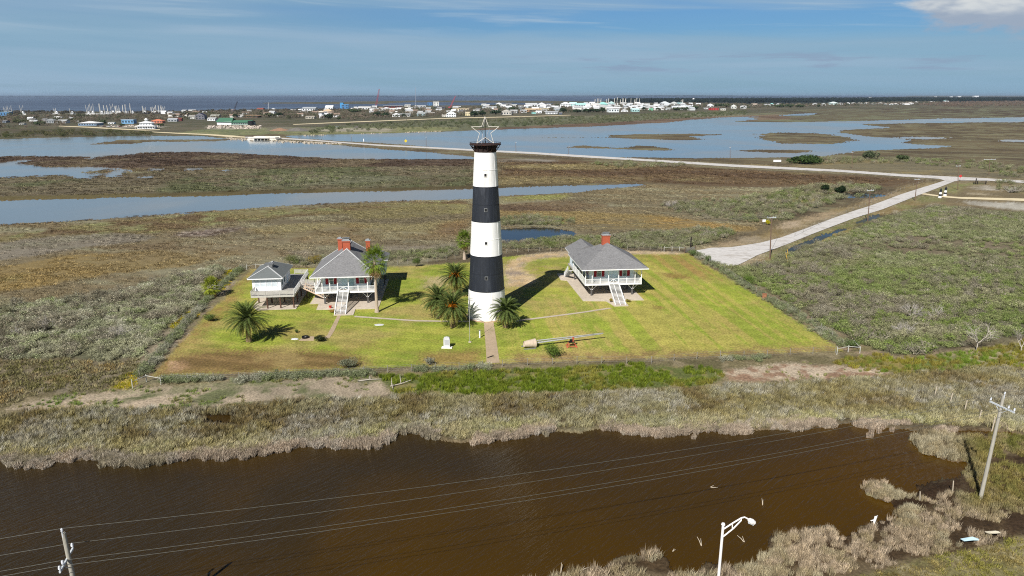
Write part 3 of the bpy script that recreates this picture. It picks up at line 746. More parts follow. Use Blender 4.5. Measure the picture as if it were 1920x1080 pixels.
sheet('creek_water', [(-700, 372), (640, 352), (1000, 345), (1230, 340), (1230, 350), (1000, 372), (640, 384), (-700, 462)], WZ - 0.004, bay_m, 'pale blue creek water crossing the brown marsh')
pool_m = water_mat('dark_pool_water', (18, 22, 30), (26, 28, 30), 0.05, 0.02, 0.12, 0.8, (1, 1, 1), 0, 0.1)
sheet('pool_water', [(905, 422), (1100, 422), (1100, 446), (1040, 452), (905, 456)], WZ, pool_m, 'dark blue pool behind the lighthouse')
sheet('ditch_water', [(1462, 478), (1500, 450), (1600, 412), (1665, 392), (1665, 404), (1610, 424), (1560, 444), (1490, 478)], WZ, water_mat('ditch_water', (44, 50, 52), (70, 72, 60), 0.3, 0.05, 0.3, 0.9), 'narrow blue ditch beside the branch road')
sheet('marsh_pool_water', [(1520, 358), (1670, 358), (1670, 374), (1520, 374)], WZ, pool_m, 'dark pool in the scrub by the road')
sea_m = water_mat('sea_water', (84, 92, 108), (76, 90, 110), 0.4, 0.0008, 0.9, 0.25, (0.7, 1.2, 1), 0.0, 0.9)
sheet('sea_water', [(-60000, 600), (-3500, 1500), (-1200, 1700), (-200, 2000), (600, 2500), (3000, 5000), (18000, 24500), (30000, 60000), (-60000, 60000)], -1.2, sea_m, 'grey blue sea reaching the horizon behind the town', world=True)

# ------------------------------------------------------------------ roads and paths
def strip_mesh(name, poly, z, m, label):
    return sheet(name, poly, z, m, label)
road_m = mat('pale_road', (204, 201, 197), 0.9, 0.10, 0.8, 0.2, 8, dirt=(158, 150, 138), dscale=0.22)
shell_m = mat('sandy_track', (222, 208, 172), 0.95, 0.08, 0.8, 0.2, 8, dirt=(190, 172, 140), dscale=0.12)
conc_m = mat('concrete', (190, 178, 160), 0.9, 0.08, 0.9, 0.15, 14, dirt=(160, 148, 128), dscale=0.35)
brickpath_m = mat('tan_path', (178, 158, 132), 0.95, 0.10, 1.2, 0.2, 14, dirt=(150, 138, 104), dscale=0.6)
strip_mesh('causeway_road', ROAD_MAIN, 0.12, road_m, 'pale straight road crossing the bay on a causeway')
strip_mesh('branch_road', ROAD_BRANCH, 0.10, road_m, 'wide pale road ending at the lawn gate')
strip_mesh('sand_road', ROAD_SAND, 0.08, shell_m, 'cream sandy track turning off between the striped gate posts')
for pl in TOWN_ROADS:
    strip_mesh('town_road', pl, 0.15, shell_m, 'pale road at the edge of the town')
strip_mesh('front_path', [(907, 602), (925, 602), (931, 640), (937, 680), (912.5, 681), (910, 640)], 0.015, brickpath_m, 'straight tan path from the lighthouse door to the front fence')
strip_mesh('lawn_path', [(665, 592), (720, 596), (780, 600.2), (822, 601), (880, 601.5), (880, 603.8), (822, 603.2), (780, 602.6), (720, 598.5), (664, 594.5)], 0.012, conc_m, 'thin concrete path from the left house steps to the lighthouse')
strip_mesh('lawn_path', [(966, 600.5), (1030, 592.5), (1085, 585.5), (1141, 577), (1147, 578.5), (1085, 587.8), (1030, 595), (968, 603)], 0.012, conc_m, 'thin concrete path from the lighthouse to the right house steps')
strip_mesh('side_path', [(633, 591), (639.5, 591), (627, 620), (618, 634), (608, 634.5), (607, 632), (613.5, 629), (622, 612)], 0.012, brickpath_m, 'narrow tan path bending from the left house steps to the fire pit')

# ------------------------------------------------------------------ lighthouse
white_m = mat('white_plaster', (246, 246, 244), 0.55, 0.04, 1.2, 0.05, 8, stretch=(1.2, 1.2, 0.16), dirt=(212, 206, 194), dscale=0.9)
black_m = mat('black_plaster', (38, 42, 50), 0.5, 0.12, 1.5, 0.05, 8, stretch=(1.2, 1.2, 0.16), dirt=(64, 68, 76), dscale=0.9)
rust_m = mat('rusty_iron', (46, 33, 30), 0.85, 0.3, 2.5, 0.3, 12, dirt=(86, 44, 30), dscale=1.6)
wpaint = mat('white_paint', (238, 239, 240), 0.6, 0.04, 3, 0.0, dirt=(206, 206, 200), dscale=0.8)
dark_m = mat('dark_opening', (20, 20, 22), 0.5, 0.1, 3)
grey_m = mat('grey_metal', (120, 122, 122), 0.6, 0.12, 4)

LX, LY = G(913, 592.5)
LZT = 33.35
light_tower = empty('lighthouse', (LX, LY, 0), 0, 'tall black and white banded lighthouse standing on the lawn', 'lighthouse')
def rad_at(z):
    # measured half widths: a slow taper, flaring slightly to the foot
    zs = [0, 0.6, 5.9, 13.1, 19.9, 26.6, 33.4]
    rs = [3.92, 3.86, 3.62, 3.20, 2.83, 2.48, 2.08]
    return float(np.interp(z, zs, rs))
BANDS = [(0.0, 6.05, 0), (6.05, 13.1, 1), (13.1, 20.0, 0), (20.0, 26.75, 1), (26.75, LZT, 0)]
for z0, z1, mi in BANDS:
    prof = []; n = 5
    seams = [z0 + (z1 - z0) * k / 2 for k in range(1, 2)]
    for k in range(n + 1):
        z = z0 + (z1 - z0) * k / n
        prof.append((rad_at(z), z))
    for s in seams:
        prof += [(rad_at(s) + 0.0, s - 0.06), (rad_at(s) + 0.035, s - 0.05), (rad_at(s) + 0.035, s + 0.05), (rad_at(s), s + 0.06)]
    prof.sort(key=lambda p: p[1])
    b = MB(); b.lathe(prof, 64, m=0, cap=True)
    # vertical plate seams
    for k in range(10):
        a = 2 * math.pi * k / 10 + (0.3 if mi else 0.0)
        r0, r1 = rad_at(z0), rad_at(z1)
        b.beam((r0 * math.cos(a), r0 * math.sin(a), z0 + 0.02), (r1 * math.cos(a), r1 * math.sin(a), z1 - 0.02), 0.07, 0.03)
    o = b.build('tower_band', [(white_m, black_m)[mi]], light_tower, smooth=False)
    o['label'] = ('white', 'black')[mi] + ' painted band of the tower'
for z in (6.05, 13.1, 20.0, 26.75):
    b = MB(); r = rad_at(z)
    b.lathe([(r + 0.0, z - 0.07), (r + 0.07, z - 0.05), (r + 0.07, z + 0.05), (r, z + 0.07)], 64, cap=False)
    b.build('seam_ring', black_m, light_tower)
def tower_piece(name, ang, z0, z1, w, m, out=0.04, thick=0.1, parent=None):
    b = MB(); n = 6
    rows = []
    for z in (z0, z1):
        r = rad_at(z) + out
        hw = w / 2 / r
        rows.append([(r * math.cos(ang + hw * (2 * k / n - 1)), r * math.sin(ang + hw * (2 * k / n - 1)), z) for k in range(n + 1)])
        r -= thick
        rows.append([(r * math.cos(ang + hw * (2 * k / n - 1)), r * math.sin(ang + hw * (2 * k / n - 1)), z) for k in range(n + 1)])
    for k in range(n):
        b.face([rows[0][k], rows[0][k + 1], rows[2][k + 1], rows[2][k]])
        b.face([rows[2][k], rows[2][k + 1], rows[3][k + 1], rows[3][k]])
        b.face([rows[1][k + 1], rows[1][k], rows[0][k], rows[0][k + 1]][::1])
    b.face([rows[0][0], rows[2][0], rows[3][0], rows[1][0]]); b.face([rows[0][n], rows[1][n], rows[3][n], rows[2][n]])
    return b.build(name, m, parent or light_tower)
AF = math.radians(-90 + 2)
dr = tower_piece('door_frame', AF, 0.0, 2.75, 1.75, white_m, 0.09, 0.3)
tower_piece('door', AF, 0.05, 2.6, 1.45, white_m, 0.115, 0.25, dr)
for z, mm in ((8.9, 1), (15.9, 0), (22.4, 1), (29.1, 0)):
    fr = tower_piece('window', AF - 0.01, z - 0.36, z + 0.36, 0.62, (white_m, black_m)[mm] if mm == 0 else grey_m, 0.08, 0.2)
    tower_piece('pane', AF - 0.01, z - 0.26, z + 0.26, 0.44, dark_m, 0.10, 0.15, fr)
b = MB(); b.lathe([(4.35, -0.1), (4.35, 0.12), (3.6, 0.14)], 48); b.build('footing', mat('tan_footing', (186, 160, 130), 0.9, 0.1, 1.5, 0.1, 10), light_tower)
b = MB(); b.lathe([(2.10, LZT - 0.02), (2.14, LZT + 0.35), (2.22, LZT + 0.9), (2.22, LZT + 1.35)], 48); b.build('black_drum', rust_m, light_tower)
b = MB(); b.lathe([(2.2, LZT + 1.30), (3.02, LZT + 1.34), (3.06, LZT + 1.38), (3.06, LZT + 1.52), (3.0, LZT + 1.56), (0.2, LZT + 1.58)], 16); b.build('gallery_deck', rust_m, light_tower)
for k in range(16):
    a = 2 * math.pi * (k + 0.5) / 16; c, s = math.cos(a), math.sin(a)
    b = MB(); b.beam((2.16 * c, 2.16 * s, LZT + 0.2), (2.92 * c, 2.92 * s, LZT + 1.32), 0.08, 0.10)
    b.beam((2.2 * c, 2.2 * s, LZT + 0.85), (2.62 * c, 2.62 * s, LZT + 0.87), 0.05, 0.06)
    b.build('bracket', rust_m, light_tower)
b = MB()
for k in range(32):
    a = 2 * math.pi * k / 32; c, s = math.cos(a), math.sin(a)
    b.beam((2.98 * c, 2.98 * s, LZT + 1.53), (2.98 * c, 2.98 * s, LZT + 1.83), 0.05, 0.05)
    a2 = 2 * math.pi * (k + 1) / 32
    b.beam((2.98 * c, 2.98 * s, LZT + 1.80), (2.98 * math.cos(a2), 2.98 * math.sin(a2), LZT + 1.80), 0.04, 0.04)
b.build('gallery_rim', rust_m, light_tower)

# star ornament on the gallery
ST = LZT + 1.58
star = empty('star_ornament', (LX, LY - 0.1, ST), 0, 'large white outlined star ornament standing on the lighthouse top', 'star ornament')
steel_white = mat('white_steel', (222, 216, 204), 0.5, 0.05, 3)
def star_pts(R, r):
    p = []
    for k in range(10):
        a = math.pi / 2 + k * math.pi / 5
        q = R if k % 2 == 0 else r
        p.append((q * math.cos(a), q * math.sin(a)))
    return p
for ang, mm, nm in ((math.radians(4), steel_white, 'white star frame facing the front'), (math.radians(64), mat('dull_steel', (190, 186, 186), 0.6, 0.2, 2, dirt=(70, 66, 90), dscale=0.7), 'dull star frame set across the front one')):
    b = MB(); P = star_pts(2.78, 1.13); zc = 2.78 * 0.809 + 0.06
    sc = 1.0 if ang < 0.2 else 0.92
    for k in range(10):
        a, c = P[k], P[(k + 1) % 10]
        b.tube([(a[0] * math.cos(ang) * sc, a[0] * math.sin(ang) * sc, a[1] + zc), (c[0] * math.cos(ang) * sc, c[0] * math.sin(ang) * sc, c[1] + zc)], 0.052 if sc == 1 else 0.035, 6)
    o = b.build('star_frame', mm, star); o['label'] = nm
b = MB(); b.tube([(0, 0.12, -0.02), (0, 0.12, 4.6)], 0.07, 8); b.build('mast', dark_m, star)
b = MB(); b.tube([(0.1, 0.2, 1.2), (1.0, 1.2, 0.0)], 0.05, 6); b.tube([(-0.1, 0.2, 1.2), (-0.4, 1.4, 0.0)], 0.05, 6); b.build('brace', grey_m, star)

# ------------------------------------------------------------------ keepers' houses
shingle_m = mat('grey_shingle', (126, 126, 127), 0.9, 0.26, 2.6, 0.4, 9, stretch=(1, 1, 6), dirt=(106, 106, 108), dscale=0.35)
shingle2_m = mat('green_grey_shingle', (108, 113, 113), 0.9, 0.14, 5.0, 0.3, 9, stretch=(1, 1, 3), dirt=(98, 102, 100), dscale=0.25)
cap_m = mat('pale_cap', (196, 198, 198), 0.7, 0.05, 3)
wall_m = mat('pale_blue_siding', (220, 234, 244), 0.7, 0.05, 2.5, 0.15, 6, stretch=(0.2, 0.2, 9))
wwall_m = mat('white_siding', (236, 240, 242), 0.7, 0.04, 2.5, 0.15, 6, stretch=(0.2, 0.2, 9))
brick_m = mat('orange_brick', (172, 88, 62), 0.85, 0.14, 6, 0.2, 14, stretch=(1, 1, 3), dirt=(160, 66, 46), dscale=0.9)
red_m = mat('red_shutter', (150, 18, 34), 0.6, 0.1, 6)
glass_m = mat('window_glass', (98, 122, 124), 0.08, 0.15, 1.0, spec=0.6)
door_m = mat('pale_blue_door', (208, 230, 242), 0.6, 0.05, 4)
wood_m = mat('weathered_wood', (188, 184, 178), 0.85, 0.16, 4, 0.2, 12, stretch=(6, 1, 1), dirt=(142, 136, 130), dscale=1.1)
deckw_m = mat('grey_decking', (164, 160, 154), 0.9, 0.10, 4, 0.2, 10, stretch=(9, 0.4, 1), dirt=(138, 132, 124), dscale=0.8)
brown_m = mat('brown_post', (92, 66, 54), 0.85, 0.2, 4, 0.2, 12, stretch=(3, 3, 0.4))
pier_m = mat('dark_pier', (86, 84, 82), 0.85, 0.15, 3)
slab_m = mat('house_slab', (196, 184, 168), 0.9, 0.07, 0.9, 0.1, 10, dirt=(168, 156, 140), dscale=0.4)

def railing(b, p0, p1, z, h=1.0, bal=0.22, m=0, horizontal=False, w=0.06):
    p0 = Vector((p0[0], p0[1], z)); p1 = Vector((p1[0], p1[1], z)); L = (p1 - p0).length; d = (p1 - p0) / L
    up = Vector((0, 0, 1))
    b.beam(p0 + up * h, p1 + up * h, 0.12, 0.07, m)
    if horizontal:
        for k in (0.25, 0.5, 0.75):
            b.beam(p0 + up * (h * k), p1 + up * (h * k), 0.04, 0.15, m)
        n = max(1, int(L / 1.45))
        for k in range(n + 1):
            q = p0 + d * (L * k / n); b.beam(q, q + up * (h + 0.02), 0.1, 0.1, m)
    else:
        b.beam(p0 + up * 0.15, p1 + up * 0.15, 0.07, 0.07, m)
        n = max(2, int(L / bal))
        for k in range(n):
            q = p0 + d * (L * (k + 0.5) / n); b.beam(q + up * 0.16, q + up * (h - 0.03), w, w, m)

def hip_roof(name, parent, x0, x1, y0, y1, z, zr, ra, rb, m, mcap, th=0.22, gable_back=False):
    """roof over a rectangle with its ridge from ra to rb (plan points)"""
    b = MB()
    A, B, C, D = (x0, y0, z), (x1, y0, z), (x1, y1, z), (x0, y1, z)
    R0, R1 = (*ra, zr), (*rb, zr)
    b.face([A, B, R0]); b.face([B, C, R1, R0]); b.face([D, A, R0, R1])
    if (Vector(C) - Vector(D)).length > 0: b.face([C, D, R1])
    o = b.build(name, m, parent)
    lo = z - th
    f = MB()
    for p, q_ in ((A, B), (B, C), (C, D), (D, A)):
        f.face([(p[0], p[1], lo), (q_[0], q_[1], lo), q_, p])
    f.face([(A[0], A[1], lo), (D[0], D[1], lo), (C[0], C[1], lo), (B[0], B[1], lo)])
    f.build('fascia', wpaint, o)
    if mcap:
        c = MB()
        for p, q_ in ((A, R0), (B, R0), (C, R1), (D, R1)):
            p2 = Vector(p) + Vector((0, 0, 0.03)); q2 = Vector(q_) + Vector((0, 0, 0.03)); c.beam(p2, q2, 0.26, 0.05)
        if (Vector(R0) - Vector(R1)).length > 0.1:
            c.beam(Vector(R0) + Vector((0, 0, 0.03)), Vector(R1) + Vector((0, 0, 0.03)), 0.26, 0.06)
        c.build('ridge_cap', mcap, o)
    return o

def chimney(parent, x, y, z0, z1, w, d, cap=True):
    b = MB(); b.box(x - w / 2, x + w / 2, y - d / 2, y + d / 2, z0, z1 - 0.28)
    b.box(x - w / 2 - 0.09, x + w / 2 + 0.09, y - d / 2 - 0.09, y + d / 2 + 0.09, z1 - 0.55, z1 - 0.3)
    o = b.build('chimney', brick_m, parent)
    c = MB(); c.box(x - w / 2 - 0.14, x + w / 2 + 0.14, y - d / 2 - 0.14, y + d / 2 + 0.14, z1 - 0.28, z1 - 0.12)
    c.box(x - w / 2 + 0.2, x + w / 2 - 0.2, y - d / 2 + 0.2, y + d / 2 - 0.2, z1 - 0.12, z1 + 0.12)
    c.build('chimney_cap', mat('chimney_cap', (150, 154, 156), 0.7, 0.15, 4), o)
    if cap:
        c = MB(); c.box(x - w / 2 + 0.1, x + w / 2 - 0.1, y - d / 2 + 0.1, y + d / 2 - 0.1, z1 + 0.28, z1 + 0.36)
        for sx in (-1, 1):
            c.beam((x + sx * (w / 2 - 0.25), y, z1 + 0.1), (x + sx * (w / 2 - 0.25), y, z1 + 0.29), 0.06, 0.06)
        c.tube([(x, y, z1 + 0.36), (x, y, z1 + 0.75)], 0.04, 6)
        c.build('flue_hood', grey_m, o)
    return o

def window(parent, x, y, z, w, h, shutters=True, n=1, glass=None):
    """window in a wall facing -y"""
    f = MB(); t = 0.09
    f.box(x - w / 2 - t, x + w / 2 + t, y - 0.07, y + 0.01, z - t, z); f.box(x - w / 2 - t, x + w / 2 + t, y - 0.07, y + 0.01, z + h, z + h + t)
    f.box(x - w / 2 - t, x - w / 2, y - 0.07, y + 0.01, z, z + h); f.box(x + w / 2, x + w / 2 + t, y - 0.07, y + 0.01, z, z + h)
    f.box(x - w / 2, x + w / 2, y - 0.055, y + 0.01, z + h * 0.48, z + h * 0.52)
    for k in range(1, n):
        xx = x - w / 2 + w * k / n; f.box(xx - 0.03, xx + 0.03, y - 0.05, y + 0.01, z, z + h * 0.479)
    o = f.build('window', wpaint, parent)
    g = MB(); g.box(x - w / 2 + 0.002, x + w / 2 - 0.002, y - 0.03, y - 0.01, z + 0.002, z + h - 0.002); g.build('pane', glass or glass_m, o)
    if shutters:
        for s in (-1, 1):
            xc = x + s * (w / 2 + t + 0.33)
            q = MB(); q.box(xc - 0.31, xc + 0.31, y - 0.08, y + 0.01, z - 0.05, z + h + 0.05)
            for k in range(9):
                zz = z + 0.08 + k * h / 9; q.box(xc - 0.24, xc + 0.24, y - 0.10, y - 0.078, zz, zz + 0.07)
            q.build('shutter', red_m, o)
    return o

def porch_house(loc, rz, W, EW, roofm, capm, label, wall, left=False):
    H = empty('keeper_house', (loc[0], loc[1], 0), rz, label, 'house')
    DZ, EZ = 3.2, 6.75
    x0, x1 = (EW - W) / 2, (EW + W) / 2       # deck inside the eaves
    y0, y1 = 1.45, 16.2
    RZ = 11.05
    ra = (EW / 2, 8.2)
    # deck, walls
    b = MB(); b.box(x0, x1, y0, y1, DZ - 0.16, DZ); b.build('deck', deckw_m, H)
    b = MB()
    b.box(x0 - 0.03, x1 + 0.03, y0 - 0.06, y0 - 0.003, DZ - 0.42, DZ + 0.01)
    b.box(x0 - 0.06, x0 - 0.003, y0, y1, DZ - 0.42, DZ + 0.01); b.box(x1 + 0.003, x1 + 0.06, y0, y1, DZ - 0.42, DZ + 0.01)
    for k in range(8):
        xx = x0 + 0.4 + (W - 0.8) * k / 7; b.box(xx - 0.08, xx + 0.08, y0 + 0.01, y1, DZ - 0.4, DZ - 0.163)
    b.build('deck_beam', wpaint, H)
    wx0, wx1, wy0, wy1 = x0 + 1.35, x1 - 1.35, y0 + 1.9, y1 - 0.4
    b = MB(); b.box(wx0, wx1, wy0, wy1, DZ + 0.003, EZ - 0.25); wl = b.build('wall', wall, H)
    for xx in (wx0, wx1):
        b = MB(); b.box(xx - 0.07, xx + 0.07, wy0 - 0.03, wy0 + 0.1, DZ + 0.004, EZ - 0.26)
        b.build('corner_board', wpaint, H)
    roof = hip_roof('roof', H, 0, EW, 0, 17.0, EZ, RZ, ra, (EW / 2, 9.0) if not left else (EW / 2, 17.6), roofm, capm)
    # fronts
    cx = EW / 2
    for xx in ((cx - 2.9), (cx + 2.95)) if not left else (cx - 3.1, cx + 3.4):
        window(wl, xx, wy0, DZ + 1.15, 0.95, 1.75)
    for k, xx in enumerate((cx - 0.75, cx + 0.75) if not left else (cx - 0.3, cx + 1.25)):
        d = MB(); d.box(xx - 0.5, xx + 0.5, wy0 - 0.05, wy0 + 0.01, DZ + 0.03, DZ + 2.2)
        d.box(xx - 0.36, xx + 0.36, wy0 - 0.065, wy0 - 0.04, DZ + 1.2, DZ + 2.05)
        do = d.build('door', door_m if k == 0 or not left else mat('grey_blue_door', (160, 190, 200), 0.6, 0.05, 4), wl)
        h = MB(); h.tube([(xx + 0.4, wy0 - 0.1, DZ + 1.05), (xx + 0.4, wy0 - 0.03, DZ + 1.05)], 0.045, 8); h.build('handle', grey_m, do)
    for s in (-1, 1):   # side windows with shutters seen from an angle
        for yy in (wy0 + 2.5, wy0 + 6.5, wy0 + 10):
            xx = wx0 if s < 0 else wx1
            f = MB(); f.box(xx - 0.06, xx + 0.06, yy - 0.55, yy + 0.55, DZ + 1.1, DZ + 3.0); fo = f.build('window', wpaint, wl)
            g = MB(); g.box(xx - 0.07, xx + 0.07, yy - 0.45, yy + 0.45, DZ + 1.2, DZ + 2.9); g.build('pane', glass_m, fo)
            for t in (-1, 1):
                q = MB(); q.box(xx - 0.08, xx + 0.08, yy + t * 0.88 - 0.3, yy + t * 0.88 + 0.3, DZ + 1.05, DZ + 3.05); q.build('shutter', red_m, fo)
    # posts and railings
    sx0, sx1 = cx - 1.15, cx + 1.15
    if left:
        sx0, sx1 = cx - 1.55, cx + 0.75
    posts = [x0 + 0.06, x0 + 1.55, (x0 + 1.55 + sx0) / 2, sx0, sx1, (x1 - 1.55 + sx1) / 2, x1 - 1.55, x1 - 0.06]
    for k, xx in enumerate(posts):
        h = 2.5 if k not in ((2, 5) if not left else (5,)) else 1.2
        b = MB(); b.box(xx - 0.08, xx + 0.08, y0 - 0.02, y0 + 0.14, DZ - 0.35, DZ + h); b.build('porch_post', wpaint, H)
    for k in (1, 6):
        xx = posts[k]
        b = MB(); b.beam((xx, y0 + 0.06, DZ + 2.42), (xx + (-0.9 if k == 6 else 0.9), y0 + 0.9, EZ - 0.3), 0.09, 0.09); b.build('brace', wpaint, H)
    for k in (0, 1, 6, 7):
        xx = posts[k]; b = MB(); b.box(xx - 0.06, xx + 0.06, y0 + 0.16, y0 + 0.28, DZ + 2.0, EZ - 0.24); b.build('porch_post', wpaint, H)
    for k in range(7):
        if k == 3:
            continue
        b = MB(); railing(b, (posts[k] + 0.08, y0 + 0.05), (posts[k + 1] - 0.08, y0 + 0.05), DZ, 1.02); b.build('railing', wpaint, H)
    b = MB()
    for s, (a, c) in enumerate(((sx0 + 0.1, (sx0 + sx1) / 2 - 0.02), ((sx0 + sx1) / 2 + 0.02, sx1 - 0.1))):
        for zz in (DZ + 0.12, DZ + 0.98): b.beam((a, y0 + 0.05, zz), (c, y0 + 0.05, zz), 0.06, 0.1)
        b.beam((a, y0 + 0.05, DZ + 0.1), (a, y0 + 0.05, DZ + 1.0), 0.09, 0.06); b.beam((c, y0 + 0.05, DZ + 0.1), (c, y0 + 0.05, DZ + 1.0), 0.09, 0.06)
        if s == 0: b.beam((a, y0 + 0.05, DZ + 0.15), (c, y0 + 0.05, DZ + 0.95), 0.05, 0.09)
        else: b.beam((a, y0 + 0.05, DZ + 0.95), (c, y0 + 0.05, DZ + 0.15), 0.05, 0.09)
    b.build('porch_gate', wpaint, H)
    for xx in (x0 + 0.05, x1 - 0.05):
        b = MB(); railing(b, (xx, y0 + 0.16), (xx, y1 - 0.1), DZ, 1.02)
        if not left and xx < cx:
            b.box(xx - 0.03, xx + 0.03, y0 + 0.16, y1 - 0.1, DZ + 0.1, DZ + 0.95)
        b.build('railing', wpaint, H)
        for yy in (5.2, 9.0, 12.7, 16.0):
            b = MB(); b.box(xx - 0.07, xx + 0.07, yy - 0.07, yy + 0.07, DZ, EZ - 0.23); b.build('porch_post', wpaint, H)
    # piers and braces
    for i, xx in enumerate((x0 + 1.75, cx + 0.4, x1 - 1.75)):
        for j, yy in enumerate((y0 + 1.3, 7.2, 11.2, 15.4)):
            if i == 1 and j == 0: continue
            b = MB(); b.box(xx - 0.17, xx + 0.17, yy - 0.17, yy + 0.17, 0.0, DZ - 0.42); b.build('pier', pier_m, H)
            if j == 0:
                b = MB()
                b.beam((xx, yy - 0.1, 1.55), (xx, y0 + 0.1, DZ - 0.43), 0.1, 0.1)
                for s in (-1, 1):
                    b.beam((xx + s * 0.12, yy - 0.15, 1.5), (xx + s * 1.35, yy - 0.5, DZ - 0.43), 0.1, 0.1)
                b.build('brace', wpaint, H)
    # front stairs
    st = MB(); n = 19; run = 6.9
    for k in range(n):
        t = (k + 0.5) / n
        zz = DZ - 0.05 - (DZ - 0.05) * t; yy = y0 - run * t
        st.box(sx0 + 0.1, sx1 - 0.1, yy - 0.13, yy + 0.11, zz - 0.05, zz)
    so = st.build('front_stairs', mat('pale_tread', (212, 212, 210), 0.8, 0.06, 4), H)
    for xx, w in ((sx0 + 0.02, 0.14), ((sx0 + sx1) / 2, 0.08), (sx1 - 0.02, 0.14)):
        q = MB()
        if w > 0.1:
            q.beam((xx, y0, DZ + 0.12), (xx, y0 - run, 0.1), w, 0.42)
        else:
            q.beam((xx, y0, DZ - 0.1), (xx, y0 - run, 0.03), w, 0.2)
        q.build('stringer', wpaint, so)
    return H, roof, dict(x0=x0, x1=x1, y0=y0, y1=y1, DZ=DZ, EZ=EZ, RZ=RZ, cx=cx, sx0=sx0, sx1=sx1, run=run)

RZH = math.radians(6)
HR, roofR, pr = porch_house((15.39, 151.92), RZH, 12.9, 15.2, shingle_m, None, 'raised white cottage with grey hip roof and one orange chimney', wall_m)
chimney(roofR, pr['cx'] - 0.25, 9.2, 9.9, 13.0, 1.75, 1.2)
wing = hip_roof('wing_roof', HR, 0.4, 8.4, 15.2, 23.6, 6.9, 9.15, (4.4, 15.0), (4.4, 23.4), shingle_m, None)
b = MB(); b.box(1.6, 7.2, 16.3, 22.8, 2.95, 6.7); b.build('wing_wall', wall_m, HR)
b = MB(); b.box(1.2, 7.6, 16.25, 23.2, 2.6, 2.9); b.build('wing_deck', deckw_m, HR)
for xx in (1.9, 6.9):
    for yy in (17.5, 22.6):
        b = MB(); b.box(xx - 0.15, xx + 0.15, yy - 0.15, yy + 0.15, 0, 2.6); b.build('pier', pier_m, HR)
# side stair running down on the left
st = MB()
for k in range(14):
    t = (k + 0.5) / 14; st.box(-0.05, 1.05, 15.9 - 4.8 * t - 0.15 + 4.8, 15.9 - 4.8 * t + 0.15 + 4.8, 0.05 + 2.8 * t - 0.05, 0.05 + 2.8 * t)
so = st.build('side_stairs', mat('pale_tread', (212, 212, 210)), HR)
q = MB(); q.beam((-0.1, 20.8, 0.6), (-0.1, 15.9, 3.5), 0.06, 0.95); q.build('stair_panel', wpaint, so)
q = MB(); q.beam((-0.1, 20.8, 0.0), (-0.1, 20.8, 1.25), 0.14, 0.14); q.build('newel_post', wpaint, so)

HL, roofL, pl = porch_house((-42.82, 145.3), RZH, 12.7, 14.1, shingle_m, cap_m, 'raised pale blue house with three orange chimneys beside tall palm', wall_m, left=True)
chimney(roofL, pl['cx'] - 0.1, 9.4, 10.2, 13.0, 1.6, 1.3)
chimney(roofL, 4.9, 14.2, 9.0, 12.5, 0.95, 0.95, cap=False)
chimney(roofL, 11.0, 16.0, 8.2, 11.6, 0.95, 0.95, cap=False)
# rear wing of the left house (throws the stepped shadow on the lawn)
wing = hip_roof('wing_roof', HL, 8.6, 15.4, 16.0, 23.5, 6.5, 8.6, (12.0, 15.0), (12.0, 20.5), shingle_m, cap_m)
b = MB(); b.box(9.5, 14.6, 16.4, 22.6, 2.95, 6.4); b.build('wing_wall', wall_m, HL)
for xx in (9.9, 14.2):
    for yy in (18.0, 22.2):
        b = MB(); b.box(xx - 0.15, xx + 0.15, yy - 0.15, yy + 0.15, 0, 2.95); b.build('pier', pier_m, HL)

def slab(poly, label):
    b = MB(); b.prism([G(*p) for p in poly], -0.2, 0.10)
    return tag(b.build('pavement', slab_m), label, None, kind='structure')
def lp(H, pts):
    M = Matrix.Translation(H.location) @ Matrix.Rotation(H.rotation_euler.z, 4, 'Z')
    return [tuple((M @ Vector((x, y, 0)))[:2]) for x, y in pts]
b = MB(); b.prism(lp(HR, [(0.2, -1.2), (5.2, -1.9), (6.1, -6.0), (9.2, -6.0), (9.4, -1.7), (13.8, -2.0), (13.8, 16.8), (8.6, 24), (-1.4, 24), (-1.6, 17.5), (-0.2, 16.8)]), -0.2, 0.09)
tag(b.build('pavement', slab_m), 'concrete slab beneath the raised house with one chimney', None, kind='structure')
b = MB(); b.prism(lp(HL, [(1.2, -1.4), (5.2, -1.5), (5.4, -5.9), (9.4, -5.9), (9.4, -1.8), (14.2, -1.9), (14.9, 23), (8, 23), (-0.6, 16), (-0.9, 3.2), (1.0, 3.2)]), -0.2, 0.09)
tag(b.build('pavement', slab_m), 'concrete slab beneath the raised house with three chimneys', None, kind='structure')

# annex cottage on posts with wrap-around deck and bridge to the left house
AX = empty('annex_cottage', (-56.7, 147.0, 0), math.radians(6.5), 'small white cottage on brown posts with a wraparound weathered deck', 'cottage')
aroof = hip_roof('roof', AX, 0, 7.4, 0, 12.2, 6.0, 7.75, (3.7, 3.9), (3.7, 9.0), shingle2_m, cap_m)
b = MB(); b.box(2.9, 4.5, 4.4, 6.0, 7.3, 8.05); b.box(2.75, 4.65, 4.25, 6.15, 8.05, 8.13); b.build('roof_vent', grey_m, aroof)
b = MB(); b.box(0.75, 6.75, 0.9, 11.6, 3.0, 5.79); aw = b.build('wall', wwall_m, AX)
for k in range(4):
    xx = 1.75 + k * 1.2 + 0.1
    window(aw, xx, 0.9, 4.0, 1.05, 1.45, shutters=False, n=1, glass=mat('pale_blind', (200, 210, 214), 0.3, 0.06, 2))
for yy in (2.2, 4.6):
    f = MB(); f.box(6.7, 6.81, yy - 0.7, yy + 0.7, 3.9, 5.5); fo = f.build('window', wpaint, aw)
    g = MB(); g.box(6.72, 6.83, yy - 0.6, yy + 0.6, 4.0, 5.4); g.build('pane', glass_m, fo)
b = MB(); b.box(6.68, 6.84, 7.4, 8.4, 3.02, 5.2); b.build('door', door_m, aw)
dx0, dx1, dy0, dy1 = 1.25, 10.1, -2.9, 16.0
